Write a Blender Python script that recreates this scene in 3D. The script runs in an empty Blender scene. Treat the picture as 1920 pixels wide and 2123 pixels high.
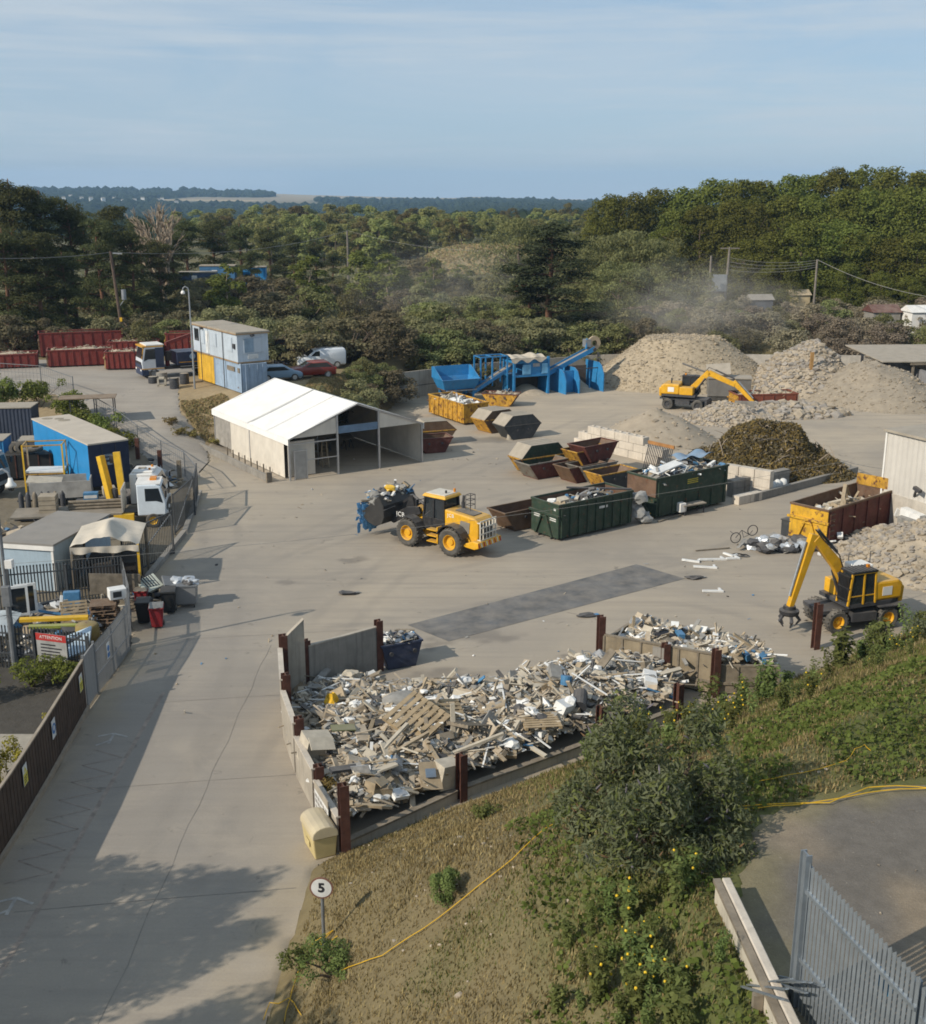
import bpy, math, random
import numpy as np
from mathutils import Vector, Matrix, Euler
R=random.Random(7); NP=np.random.default_rng(7)
S=bpy.context.scene; COL=S.collection
rad=math.radians
# ---------- camera model (photo pixels 1920 x 2123) ----------
F=2370.0; CX,CY=960.0,1061.5; TH=math.atan((CY-405)/F); CAMZ=20.0
def ray(px,py):
    u=(px-CX)/F; v=-(py-CY)/F
    return (u, math.cos(TH)+v*math.sin(TH), -math.sin(TH)+v*math.cos(TH))
def G(px,py,z=0.0):
    d=ray(px,py); t=(z-CAMZ)/d[2]; return Vector((d[0]*t,d[1]*t,z))
def YP(px,py,y):
    d=ray(px,py); t=y/d[1]; return Vector((d[0]*t,y,CAMZ+d[2]*t))
def sst(a,b,x):
    t=np.clip((np.asarray(x,float)-a)/(b-a),0,1); return t*t*(3-2*t)
DECK=8.0
def vnoise(x,y,s,seed=0):
    x=np.asarray(x,float)/s; y=np.asarray(y,float)/s
    xi=np.floor(x); yi=np.floor(y); fx=x-xi; fy=y-yi
    fx=fx*fx*(3-2*fx); fy=fy*fy*(3-2*fy)
    def hsh(a,b):
        v=np.sin(a*127.1+b*311.7+seed*74.7)*43758.5453; return v-np.floor(v)
    return (hsh(xi,yi)*(1-fx)+hsh(xi+1,yi)*fx)*(1-fy)+(hsh(xi,yi+1)*(1-fx)+hsh(xi+1,yi+1)*fx)*fy
def bank_s(x,y):
    s=(x+3.9)*.598-(y-31.85)*.802
    t=x+4.75
    return s,t
def yw(x): return np.interp(x,[-6.4,1.7,15,31,45,80],[113.6,120.2,127,130,129,128])
def hgt(x,y):
    x=np.asarray(x,float); y=np.asarray(y,float)
    # right bank and deck
    s,t=bank_s(x,y)
    a=np.clip(s/13.6,0,1.2); b=np.clip(t/8.9,0,1.2)
    k=.12; m=np.minimum(a,b)-np.maximum(k-np.abs(a-b),0)**2/(4*k)
    m=np.clip(m,0,1)
    bank=DECK*np.where(m>.9,.9+.1*sst(.9,1.0,m),m)+ (vnoise(x,y,2.3,1)-.5)*.5*np.clip(m*8,0,1)*np.clip((1-m)*6,0,1)
    # left plateau and ramp
    w=sst(-25.0,-19.0,x)
    ramp=3.4*sst(81,107,y)
    edge=3.6*sst(93.5,98.5,y+ .35*(x+18.3))
    left=(ramp*(1-w)+edge*w)*(1-sst(-12.5,-7.5,x+ (y-105)*-.18))
    left=left*(1-sst(150,260,y))
    lm=sst(108,128,y); left=left*(1-lm)+lm*(3.4*(1-sst(150,260,y))*(1-sst(-22,6,x)))
    # scrub bank behind the back wall
    back=2.6*sst(1.0,6,y-yw(x))*sst(-14,-6,x)
    up=sst(130,230,y)*(1.2+1.6*sst(0,60,x))*sst(-30,0,x)
    nz=(vnoise(x,y,9,3)-.5)*.7*sst(131,145,y)+4.2*np.exp(-(((x-6)/22)**2+((y-290)/36)**2))
    far=sst(450,1400,y)*(-14)
    ang=x/np.maximum(y,1)
    ridge=(58-95*(ang+.36)*1.05+ 6*vnoise(x,y,900,5))
    hills=sst(1700,4200,y)*ridge*.92+sst(4200,6500,y)*-60+ (vnoise(x,y,420,8)-.5)*9*sst(1300,2200,y)
    near=np.maximum(bank,0)
    return near+left+back+up+nz+far+hills
def hz(x,y): return float(hgt(x,y))
def GT(px,py,dz=0.0):
    d=ray(px,py); t=20.0; st=.5
    while t<6000:
        if CAMZ+d[2]*t<=hz(d[0]*t,d[1]*t)+dz: break
        t+=st; st=max(.5,t*.004)
    lo,hi=t-st,t
    for _ in range(25):
        m=(lo+hi)/2
        if CAMZ+d[2]*m<=hz(d[0]*m,d[1]*m)+dz: hi=m
        else: lo=m
    return Vector((d[0]*hi,d[1]*hi,CAMZ+d[2]*hi))
# ---------- mesh builder ----------
class MB:
    GX=None
    def __init__(s): s.v=[]; s.f=[]; s.mi=[]; s.m=0; s.X=MB.GX
    def add(s,vs,fs):
        o=len(s.v)
        if s.X is not None: vs=[s.X@Vector(p) for p in vs]
        s.v.extend([tuple(p) for p in vs]); s.f.extend([tuple(i+o for i in f) for f in fs]); s.mi.extend([s.m]*len(fs)); return s
    BF=[(0,3,2,1),(4,5,6,7),(0,1,5,4),(1,2,6,5),(2,3,7,6),(3,0,4,7)]
    def b(s,x0,x1,y0,y1,z0,z1):
        return s.add([(x0,y0,z0),(x1,y0,z0),(x1,y1,z0),(x0,y1,z0),(x0,y0,z1),(x1,y0,z1),(x1,y1,z1),(x0,y1,z1)],s.BF)
    def box(s,c,d,e=(0,0,0)):
        M=Euler(e).to_matrix(); c=Vector(c); h=[q/2 for q in d]
        return s.add([c+M@Vector((a*h[0],b*h[1],g*h[2])) for g in(-1,1) for a,b in((-1,-1),(1,-1),(1,1),(-1,1))],s.BF)
    def taper(s,b0,b1,z0,z1):   # two rectangles (x0,x1,y0,y1)
        p=[]
        for (x0,x1,y0,y1),z in((b0,z0),(b1,z1)): p+=[(x0,y0,z),(x1,y0,z),(x1,y1,z),(x0,y1,z)]
        return s.add(p,s.BF)
    def cyl(s,p0,p1,r0,r1=None,n=8,cap=True):
        r1=r0 if r1 is None else r1; p0=Vector(p0); p1=Vector(p1); d=(p1-p0)
        if d.length<1e-6: return s
        d.normalize(); a=d.orthogonal().normalized(); c=d.cross(a); v=[]
        for p,r in((p0,r0),(p1,r1)):
            for i in range(n):
                t=2*math.pi*i/n; v.append(p+a*math.cos(t)*r+c*math.sin(t)*r)
        f=[(i,(i+1)%n,n+(i+1)%n,n+i) for i in range(n)]
        if cap: f+=[tuple(range(n-1,-1,-1)),tuple(range(n,2*n))]
        return s.add(v,f)
    def tube(s,pts,r,n=6):
        pts=[Vector(p) for p in pts]; v=[];f=[]; up=None
        for k,p in enumerate(pts):
            d=(pts[min(k+1,len(pts)-1)]-pts[max(k-1,0)]).normalized()
            a=d.orthogonal().normalized() if up is None else (up-d*up.dot(d)).normalized()
            up=a; c=d.cross(a); rr=r[k] if isinstance(r,(list,tuple)) else r
            for i in range(n):
                t=2*math.pi*i/n; v.append(p+a*math.cos(t)*rr+c*math.sin(t)*rr)
        for k in range(len(pts)-1):
            for i in range(n): f.append((k*n+i,k*n+(i+1)%n,(k+1)*n+(i+1)%n,(k+1)*n+i))
        f.append(tuple(range(n-1,-1,-1))); f.append(tuple((len(pts)-1)*n+i for i in range(n)))
        return s.add(v,f)
    def beam(s,p0,p1,w,h=None,up=(0,0,1)):
        h=w if h is None else h; p0=Vector(p0); p1=Vector(p1); d=(p1-p0).normalized(); u=Vector(up)
        if abs(d.dot(u))>.98: u=Vector((1,0,0))
        a=d.cross(u).normalized()*w/2; c=a.cross(d).normalized()*h/2
        return s.add([p0-a-c,p0+a-c,p0+a+c,p0-a+c,p1-a-c,p1+a-c,p1+a+c,p1-a+c],[(0,1,2,3)[::-1],(4,5,6,7),(0,1,5,4),(1,2,6,5),(2,3,7,6),(3,0,4,7)])
    def prism(s,poly,ax,a,c):   # extrude 2d polygon along axis from a to c
        def P(q,w): return (w,q[0],q[1]) if ax=='x' else (q[0],w,q[1]) if ax=='y' else (q[0],q[1],w)
        n=len(poly); f=[(i,(i+1)%n,n+(i+1)%n,n+i) for i in range(n)]+[tuple(range(n-1,-1,-1)),tuple(range(n,2*n))]
        return s.add([P(q,a) for q in poly]+[P(q,c) for q in poly],f)
    def lathe(s,prof,o,axis='z',n=20):  # prof (r,h)
        v=[];f=[];o=Vector(o)
        for r,h in prof:
            for i in range(n):
                t=2*math.pi*i/n; a,c=math.cos(t)*r,math.sin(t)*r
                v.append(o+Vector((a,c,h) if axis=='z' else (h,a,c) if axis=='x' else (a,h,c)))
        for k in range(len(prof)-1):
            for i in range(n): f.append((k*n+i,k*n+(i+1)%n,(k+1)*n+(i+1)%n,(k+1)*n+i))
        return s.add(v,f)
    def panel(s,q,t):   # quad (4 pts) thickened by t along its normal, both sides
        q=[Vector(p) for p in q]; n=(q[1]-q[0]).cross(q[3]-q[0]).normalized()*t/2
        return s.add([p-n for p in q]+[p+n for p in q],[(3,2,1,0),(4,5,6,7),(0,1,5,4),(1,2,6,5),(2,3,7,6),(3,0,4,7)])
    def blob(s,c,r,sub=1,jit=.25,sq=(1,1,1)):
        v,f=ICO[sub]; c=Vector(c)
        return s.add([c+Vector((p[0]*sq[0],p[1]*sq[1],p[2]*sq[2]))*r*(1+R.uniform(-jit,jit)) for p in v],f)
    def sheet(s,fn,nu,nv):
        v=[fn(i/(nu),j/(nv)) for j in range(nv+1) for i in range(nu+1)]; w=nu+1
        return s.add(v,[(j*w+i,j*w+i+1,(j+1)*w+i+1,(j+1)*w+i) for j in range(nv) for i in range(nu)])
    def out(s,name,mats,parent=None,smooth=False,bev=0,loc=None,rz=0):
        me=bpy.data.meshes.new(name); me.from_pydata(s.v,[],s.f)
        if not isinstance(mats,(list,tuple)): mats=[mats]
        for m in mats: me.materials.append(m)
        if len(mats)>1: me.polygons.foreach_set('material_index',s.mi)
        if smooth: me.polygons.foreach_set('use_smooth',[True]*len(s.f))
        me.update(); return link(name,me,parent,loc,rz,bev)
def link(name,me,parent=None,loc=None,rz=0,bev=0):
    o=bpy.data.objects.new(name,me); COL.objects.link(o)
    if parent: o.parent=parent
    if loc is not None: o.location=loc
    if rz: o.rotation_euler=(0,0,rz)
    if bev:
        b=o.modifiers.new('bevel','BEVEL'); b.width=bev; b.segments=2; b.limit_method='ANGLE'; b.angle_limit=rad(40)
    return o
def mkico():
    import bmesh
    r=[]
    for k in (1,2,3):
        bm=bmesh.new(); bmesh.ops.create_icosphere(bm,subdivisions=k,radius=1)
        bm.verts.index_update()
        r.append(([v.co.copy() for v in bm.verts],[tuple(v.index for v in f.verts) for f in bm.faces])); bm.free()
    return r
ICO=mkico()
def tag(o,label=None,cat=None,group=None,kind=None):
    if label: o['label']=label
    if cat: o['category']=cat
    if group: o['group']=group
    if kind: o['kind']=kind
    return o
def thing(name,label,cat,loc=(0,0,0),rz=0,group=None):
    o=bpy.data.objects.new(name,None); COL.objects.link(o); o.location=loc; o.rotation_euler=(0,0,rz); o.empty_display_size=.3
    return tag(o,label,cat,group)
def dup(root,loc,rz=None,label=None,sc=None,group=None):
    def cp(o,par):
        c=o.copy(); COL.objects.link(c)
        if par: c.parent=par
        for ch in list(o.children): cp(ch,c)
        return c
    c=cp(root,None); c.location=loc
    if rz is not None: c.rotation_euler=(0,0,rz)
    if sc: c.scale=sc if isinstance(sc,(tuple,list)) else (sc,sc,sc)
    if label: c['label']=label
    if group: c['group']=group
    return c
# ---------- materials ----------
MC={}
def nt(name):
    m=bpy.data.materials.new(name); m.use_nodes=True; t=m.node_tree; t.nodes.clear()
    o=t.nodes.new('ShaderNodeOutputMaterial'); return m,t,o
def N(t,typ,**k):
    n=t.nodes.new('ShaderNode'+typ)
    for a,b in k.items():
        if a in n.inputs.keys() if not a.startswith('_') else False: n.inputs[a].default_value=b
        else: setattr(n,a.lstrip('_'),b)
    return n
def noise(t,scale,detail=4,rough=.55,vec=None,dist=0):
    n=t.nodes.new('ShaderNodeTexNoise'); n.inputs['Scale'].default_value=scale; n.inputs['Detail'].default_value=detail; n.inputs['Roughness'].default_value=rough; n.inputs['Distortion'].default_value=dist
    if vec is not None: t.links.new(vec,n.inputs['Vector'])
    return n.outputs['Fac']
def ramp(t,fac,a,b):
    n=t.nodes.new('ShaderNodeMapRange'); n.inputs[1].default_value=a; n.inputs[2].default_value=b; t.links.new(fac,n.inputs[0]); n.clamp=True; return n.outputs[0]
def mix(t,fac,a,b,mode='MIX'):
    n=t.nodes.new('ShaderNodeMix'); n.data_type='RGBA'; n.blend_type=mode
    if isinstance(fac,(int,float)): n.inputs[0].default_value=fac
    else: t.links.new(fac,n.inputs[0])
    for i,c in((6,a),(7,b)):
        if isinstance(c,(tuple,list)): n.inputs[i].default_value=(*c[:3],1)
        else: t.links.new(c,n.inputs[i])
    return n.outputs[2]
def mul(t,a,b,op='MULTIPLY'):
    n=t.nodes.new('ShaderNodeMath'); n.operation=op; n.use_clamp=False
    for i,c in((0,a),(1,b)):
        if isinstance(c,(int,float)): n.inputs[i].default_value=c
        else: t.links.new(c,n.inputs[i])
    return n.outputs[0]
DUST=(.36,.31,.25)
def mat(name,col,rough=.7,metal=0.0,var=.25,scale=1.5,dust=.35,rust=0.0,bump=.0,bscale=25,streak=.0,spec=.3,rustcol=(.12,.05,.025)):
    """painted or plain surface: uneven colour, dust lying on upward faces, optional rust patches and run-off streaks"""
    if name in MC: return MC[name]
    m,t,o=nt(name); p=t.nodes.new('ShaderNodeBsdfPrincipled'); t.links.new(p.outputs[0],o.inputs[0])
    g=t.nodes.new('ShaderNodeNewGeometry'); pos=g.outputs['Position']
    n1=noise(t,scale,5,.6,pos); n2=noise(t,scale*9,3,.6,pos)
    c=mix(t,ramp(t,n1,.3,.7),tuple(q*(1-var) for q in col),tuple(min(1,q*(1+var*.7)) for q in col))
    c=mix(t,mul(t,ramp(t,n2,.45,.75),var*.6),c,tuple(q*.5 for q in col))
    if streak:
        mp=t.nodes.new('ShaderNodeMapping'); mp.inputs['Scale'].default_value=(5,5,.25); t.links.new(pos,mp.inputs[0])
        c=mix(t,mul(t,ramp(t,noise(t,1.2,4,.7,mp.outputs[0]),.5,.75),streak),c,(.07,.06,.05))
    if rust:
        c=mix(t,ramp(t,noise(t,scale*2.2,6,.7,pos),.72-rust*.5,.8-rust*.45),c,rustcol)
    if dust:
        sx=t.nodes.new('ShaderNodeSeparateXYZ'); t.links.new(g.outputs['Normal'],sx.inputs[0])
        d=mul(t,ramp(t,sx.outputs[2],.3,.95),ramp(t,noise(t,1.1,4,.6,pos),.25,.65))
        d=mul(t,d,dust)
        d=mul(t,d,mul(t,ramp(t,noise(t,2.6,5,.7,pos),.5,.9),dust*.5),'ADD')
        c=mix(t,d,c,DUST)
    t.links.new(c,p.inputs['Base Color']); p.inputs['Roughness'].default_value=rough; p.inputs['Metallic'].default_value=metal
    p.inputs['Specular IOR Level'].default_value=spec
    if bump:
        b=t.nodes.new('ShaderNodeBump'); b.inputs['Strength'].default_value=bump; b.inputs['Distance'].default_value=.03
        t.links.new(noise(t,bscale,4,.6,pos),b.inputs['Height']); t.links.new(b.outputs[0],p.inputs['Normal'])
    MC[name]=m; return m
def glass(name,col=(.02,.025,.03),rough=.08):
    if name in MC: return MC[name]
    m,t,o=nt(name); p=t.nodes.new('ShaderNodeBsdfPrincipled'); t.links.new(p.outputs[0],o.inputs[0])
    p.inputs['Base Color'].default_value=(*col,1); p.inputs['Roughness'].default_value=rough; p.inputs['Specular IOR Level'].default_value=.8
    MC[name]=m; return m
def leafmat(name,c1,c2,trans=.35,hv=.25,dust=0):
    """foliage: two tones by clump noise, per-plant tint, light passing through the leaf"""
    if name in MC: return MC[name]
    m,t,o=nt(name); g=t.nodes.new('ShaderNodeNewGeometry'); oi=t.nodes.new('ShaderNodeObjectInfo')
    c=mix(t,ramp(t,noise(t,.9,3,.6,g.outputs['Position']),.35,.65),c1,c2)
    c=mix(t,mul(t,g.outputs['Random Per Island'],.5),c,tuple(q*1.7 for q in c2))
    hs=t.nodes.new('ShaderNodeHueSaturation'); t.links.new(c,hs.inputs['Color'])
    t.links.new(mul(t,mul(t,oi.outputs['Random'],hv*.16),.5-hv*.08,'ADD'),hs.inputs['Hue'])
    t.links.new(mul(t,mul(t,oi.outputs['Random'],hv*1.6),1-hv*.8,'ADD'),hs.inputs['Value'])
    c=hs.outputs[0]
    if dust: c=mix(t,dust,c,DUST)
    d=t.nodes.new('ShaderNodeBsdfDiffuse'); tr=t.nodes.new('ShaderNodeBsdfTranslucent'); ms=t.nodes.new('ShaderNodeMixShader')
    t.links.new(c,d.inputs[0]); t.links.new(c,tr.inputs[0]); ms.inputs[0].default_value=trans
    t.links.new(d.outputs[0],ms.inputs[1]); t.links.new(tr.outputs[0],ms.inputs[2]); t.links.new(ms.outputs[0],o.inputs[0])
    MC[name]=m; return m
def text(s,size,m,parent=None,loc=(0,0,0),rot=(0,0,0),name='lettering',ext=.004,spacing=1.0,bold=0.0,shear=0.0,align='CENTER'):
    cu=bpy.data.curves.new(name,'FONT'); cu.body=s; cu.size=size; cu.align_x=align; cu.align_y='CENTER'; cu.extrude=ext; cu.offset=bold; cu.shear=shear; cu.space_character=spacing; cu.resolution_u=3
    o=bpy.data.objects.new(name,cu); dg=bpy.context.evaluated_depsgraph_get(); COL.objects.link(o); dg.update()
    me=bpy.data.meshes.new_from_object(o.evaluated_get(dg)); bpy.data.objects.remove(o)
    me.materials.clear(); me.materials.append(m); me.name=name
    o=bpy.data.objects.new(name,me); COL.objects.link(o)
    if parent: o.parent=parent
    o.location=loc; o.rotation_euler=rot; return o
ORD=['first','second','third','fourth','fifth','sixth','seventh','eighth','ninth','tenth','eleventh','twelfth','thirteenth','fourteenth','fifteenth','sixteenth','seventeenth','eighteenth','nineteenth','twentieth']
def ordn(k):
    if k<20: return ORD[k]
    d=k+1; tens={2:'twenty',3:'thirty',4:'forty',5:'fifty',6:'sixty',7:'seventy'}[d//10]
    return tens+'-'+ORD[d%10-1] if d%10 else {2:'twentieth',3:'thirtieth',4:'fortieth',5:'fiftieth',6:'sixtieth',7:'seventieth'}[d//10]
# ---------- camera, sky, sun ----------
cam=bpy.data.cameras.new('camera'); co=bpy.data.objects.new('camera',cam); COL.objects.link(co)
co.location=(0,0,CAMZ); co.rotation_euler=(math.pi/2-TH,0,0); cam.sensor_fit='HORIZONTAL'; cam.sensor_width=36; cam.lens=36*F/1920
cam.clip_start=.5; cam.clip_end=30000; S.camera=co
S.view_settings.view_transform='Standard'; S.view_settings.look='None'; S.view_settings.exposure=EXPO=0.36; S.view_settings.gamma=1
S.cycles.use_denoising=True; S.cycles.filter_width=1.75
S.cycles.max_bounces=5; S.cycles.diffuse_bounces=3; S.cycles.glossy_bounces=2; S.cycles.transmission_bounces=3; S.cycles.volume_bounces=0; S.cycles.transparent_max_bounces=6
AZ=rad(33); EL=rad(33)
sd=Vector((-math.cos(AZ)*math.cos(EL),-math.sin(AZ)*math.cos(EL),math.sin(EL)))
sl=bpy.data.lights.new('sun','SUN'); so=bpy.data.objects.new('sun',sl); COL.objects.link(so)
sl.energy=3.5; sl.angle=rad(.55); sl.color=(1,.91,.77); so.rotation_euler=sd.to_track_quat('Z','Y').to_euler()
w=bpy.data.worlds.new('World'); S.world=w; w.use_nodes=True; t=w.node_tree; t.nodes.clear()
wo=t.nodes.new('ShaderNodeOutputWorld'); bg=t.nodes.new('ShaderNodeBackground'); bg.inputs[1].default_value=.11
sk=t.nodes.new('ShaderNodeTexSky'); sk.sky_type='NISHITA'; sk.sun_disc=False; sk.sun_elevation=EL; sk.sun_rotation=math.atan2(sd.x,sd.y); sk.air_density=1.0; sk.dust_density=.25; sk.ozone_density=2.2
tc=t.nodes.new('ShaderNodeTexCoord'); mp=t.nodes.new('ShaderNodeMapping'); mp.inputs['Scale'].default_value=(1.5,1.5,7.5); t.links.new(tc.outputs['Generated'],mp.inputs[0])
n1=noise(t,1.9,8,.66,mp.outputs[0],1.1)
mp2=t.nodes.new('ShaderNodeMapping'); mp2.inputs['Scale'].default_value=(1.1,1.1,20); mp2.inputs['Rotation'].default_value=(.02,.03,0); t.links.new(tc.outputs['Generated'],mp2.inputs[0])
n2=noise(t,2.4,5,.6,mp2.outputs[0],.2)
cl=mul(t,mul(t,ramp(t,n1,.36,.66),.65),mul(t,ramp(t,n2,.44,.62),.75),'ADD')
hs=t.nodes.new('ShaderNodeHueSaturation'); hs.inputs['Saturation'].default_value=.9; hs.inputs['Value'].default_value=1.0; t.links.new(sk.outputs[0],hs.inputs['Color'])
base=mix(t,.72,hs.outputs[0],(2.3,3.25,4.35)); c=mix(t,mul(t,cl,.62),base,(4.3,4.75,5.1)); t.links.new(c,bg.inputs[0]); t.links.new(bg.outputs[0],wo.inputs[0])
# ---------- ground ----------
YARD=[(-14.6,4),(-4.6,4),(-4.9,24),(-4.55,31.2),(-3.9,31.85),(17.6,47.9),(34,60.1),(70,86),(70,128),(45,129.1),(31,130.1),(15,127.1),(1.7,120.3),(-6.4,113.7),(-7.6,107),(-10.5,100),(-14,96.5),(-20.4,93.2),(-21,92),(-19.8,87),(-19.6,80),(-17.6,70.3),(-17.3,63),(-16.8,53),(-15.9,51.2),(-15.25,48.6),(-15.25,43),(-14.7,36)]
ROAD=[(-19.6,80),(-19.8,87),(-21,92),(-24.3,97),(-26,104),(-26,112),(-28,119),(-75,121),(-75,104.5),(-45,104),(-36,100.5),(-29,93.5),(-23,84)]
def inpoly(x,y,poly):
    x=np.asarray(x,float); y=np.asarray(y,float); c=np.zeros(x.shape,bool); n=len(poly)
    for i in range(n):
        (x0,y0),(x1,y1)=poly[i],poly[(i+1)%n]
        if y0==y1: continue
        q=((y0>y)!=(y1>y))&(x<(x1-x0)*(y-y0)/(y1-y0)+x0); c^=q
    return c
def sdist(x,y,poly):
    d=np.full(np.shape(x),1e9); n=len(poly)
    for i in range(n):
        (x0,y0),(x1,y1)=poly[i],poly[(i+1)%n]; ex,ey=x1-x0,y1-y0
        u=np.clip(((x-x0)*ex+(y-y0)*ey)/(ex*ex+ey*ey),0,1)
        d=np.minimum(d,np.hypot(x-x0-u*ex,y-y0-u*ey))
    return np.where(inpoly(x,y,poly),d,-d)
def colmesh(name,V,Fc,C,m,smooth=True):
    me=bpy.data.meshes.new(name); me.from_pydata(V.tolist(),[],Fc); me.materials.append(m)
    a=me.color_attributes.new('tint','FLOAT_COLOR','POINT'); a.data.foreach_set('color',np.c_[C,np.ones(len(C))].astype(np.float32).ravel())
    if smooth: me.polygons.foreach_set('use_smooth',[True]*len(Fc))
    me.update(); return link(name,me)
def groundmat(name,rough=.95,grain=.35,gs=2.2,bump=.5,bs=6,spk=.0):
    m,t,o=nt(name); p=t.nodes.new('ShaderNodeBsdfPrincipled'); t.links.new(p.outputs[0],o.inputs[0])
    a=t.nodes.new('ShaderNodeAttribute'); a.attribute_name='tint'; g=t.nodes.new('ShaderNodeNewGeometry'); pos=g.outputs['Position']
    c=a.outputs['Color']
    n=mul(t,mul(t,noise(t,gs,8,.68,pos),2*grain),1-grain,'ADD'); n2=mul(t,mul(t,noise(t,.23,4,.6,pos),2*grain*.7),1-grain*.7,'ADD')
    n3=mul(t,mul(t,noise(t,gs*12,4,.7,pos),2*grain*.8),1-grain*.8,'ADD')
    nn=mul(t,mul(t,n,n2),n3)
    cc=t.nodes.new('ShaderNodeCombineXYZ')
    for i in range(3): t.links.new(nn,cc.inputs[i])
    c=mix(t,1.0,c,cc.outputs[0],'MULTIPLY')
    if spk: c=mix(t,mul(t,ramp(t,noise(t,9,3,.7,pos),.66,.72),spk),c,(.42,.37,.3))
    t.links.new(c,p.inputs['Base Color']); p.inputs['Roughness'].default_value=rough; p.inputs['Specular IOR Level'].default_value=.15
    b=t.nodes.new('ShaderNodeBump'); b.inputs['Strength'].default_value=bump; b.inputs['Distance'].default_value=.06; t.links.new(noise(t,bs,6,.7,pos),b.inputs['Height']); t.links.new(b.outputs[0],p.inputs['Normal'])
    return m
nr,na=430,520
rr=6.0*np.power(7000/6.0,np.linspace(0,1,nr)); aa=np.radians(np.linspace(-100,100,na))
RR,AA=np.meshgrid(rr,aa,indexing='ij'); X=(RR*np.sin(AA)).ravel(); Y=(RR*np.cos(AA)).ravel(); Y=Y-2
Z=hgt(X,Y)
ins=np.maximum(sdist(X,Y,YARD),sdist(X,Y,ROAD)); Z=Z-.14*np.clip(ins/.25,0,1)
dk=sdist(X,Y,[(4.75,4),(34,4),(34,38),(9.9,22),(7.5,21.3),(6.0,20.6),(5.2,19.2),(4.75,17.5)])-.1; Z=Z-.12*np.clip(dk/.25,0,1)
straw=np.array([.175,.14,.075]); green=np.array([.085,.105,.03]); dirt=np.array([.30,.255,.195]); soil=np.array([.13,.11,.08])
C=np.tile(straw,(len(X),1))
def bl(C,m,c): return C*(1-m[:,None])+np.array(c)*m[:,None]
s_,t_=bank_s(X,Y); onbank=(s_>-1)&(t_>-1)&(Y<75)
g=np.clip((vnoise(X,Y,3.1,11)-.66)*4,0,1)*.22; g=np.maximum(g,sst(5.0,7.5,t_)*sst(4.5,8,t_+ (vnoise(X,Y,2.,12)-.5)*3)*.85*(vnoise(X,Y,1.5,21)*.6+.45))
C=np.where(onbank[:,None],bl(C,np.clip(g,0,1),green),C)
lf=(X<-14)&(Y<110)&(Y>-5); C=np.where(lf[:,None],bl(np.tile(soil*1.3,(len(X),1)),sst(88,93,Y)*.9,dirt*[1,.9,.7]),C)
bk=(Y>100)&~onbank; bk=bk&~((X<-5)&(Y<127)); C=np.where(((X<-5)&(X>-14.5)&(Y<127)&(Y>88))[:,None],np.array([.24,.185,.1]),C); C=np.where(((X<-15.3)&(Y<52)&(Y>0))[:,None],np.array([.075,.068,.058]),C); C=np.where(bk[:,None],bl(np.tile(np.array([.1,.095,.045]),(len(X),1)),np.clip((vnoise(X,Y,14,31)-.5)*3,0,1)*.7,(.2,.16,.085)),C)  # behind the timber fence: dark asphalt, with fence and tree shade in its tint
cl_=sst(235,255,Y)*(1-sst(330,360,Y))*sst(-26,-8,X)*(1-sst(22,34,X)); C=bl(C,cl_*.9*(.5+.5*vnoise(X,Y,6,33)),(.34,.26,.15))
# far valley: tan fields and dark woods
fy=Y>600
fields=np.clip((vnoise(X+Y*.2,Y*.55,330,41)-.52+.2*sst(3000,3600,Y))*14,0,1)*sst(2500,3100,Y)
ft=(.26+.1*vnoise(X,Y*.6,300,44))[:,None]*np.array([1,.82,.55])
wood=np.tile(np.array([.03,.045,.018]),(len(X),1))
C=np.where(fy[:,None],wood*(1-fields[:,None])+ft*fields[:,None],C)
def strip(C,x0,y0,x1,y1,wd,c):
    ex,ey=x1-x0,y1-y0; L=math.hypot(ex,ey); u=np.clip(((X-x0)*ex+(Y-y0)*ey)/L/L,0,1); d=np.hypot(X-x0-u*ex,Y-y0-u*ey)
    return bl(C,1-sst(wd*.8,wd,d),c)
SUBS=[(100,840,215,820,26),(-560,1640,-500,1660,45),(-760,2900,-560,2950,60)]
for q in SUBS: C=strip(C,*q,(.42,.33,.2))
Fc=[]
idx=np.arange(nr*na).reshape(nr,na)
A_=idx[:-1,:-1].ravel(); B_=idx[:-1,1:].ravel(); C_=idx[1:,1:].ravel(); D_=idx[1:,:-1].ravel()
gm=groundmat('ground_mix',grain=.4,spk=.25)
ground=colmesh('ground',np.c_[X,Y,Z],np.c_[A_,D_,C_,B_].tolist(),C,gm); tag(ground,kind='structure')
# draped sheets
def drape(name,poly,step,dz,colf,m):
    xs=[p[0] for p in poly]; ys=[p[1] for p in poly]
    gx=np.arange(min(xs),max(xs)+step,step); gy=np.arange(min(ys),max(ys)+step,step)
    XX,YY=np.meshgrid(gx,gy); x=XX.ravel(); y=YY.ravel(); n=len(gx)
    sdv=sdist(x,y,poly); ok=sdv>-step*.75
    # pull outside vertices onto the outline
    z=hgt(x,y)+dz-np.where(sdv<0,.16,0)
    idx=np.arange(len(x)).reshape(XX.shape); q=np.c_[idx[:-1,:-1].ravel(),idx[:-1,1:].ravel(),idx[1:,1:].ravel(),idx[1:,:-1].ravel()]
    q=q[ok[q].all(1)]; used=np.unique(q); rm=np.full(len(x),-1); rm[used]=np.arange(len(used))
    o=colmesh(name,np.c_[x,y,z][used],rm[q].tolist(),colf(x[used],y[used]),m); return tag(o,kind='structure')
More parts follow.
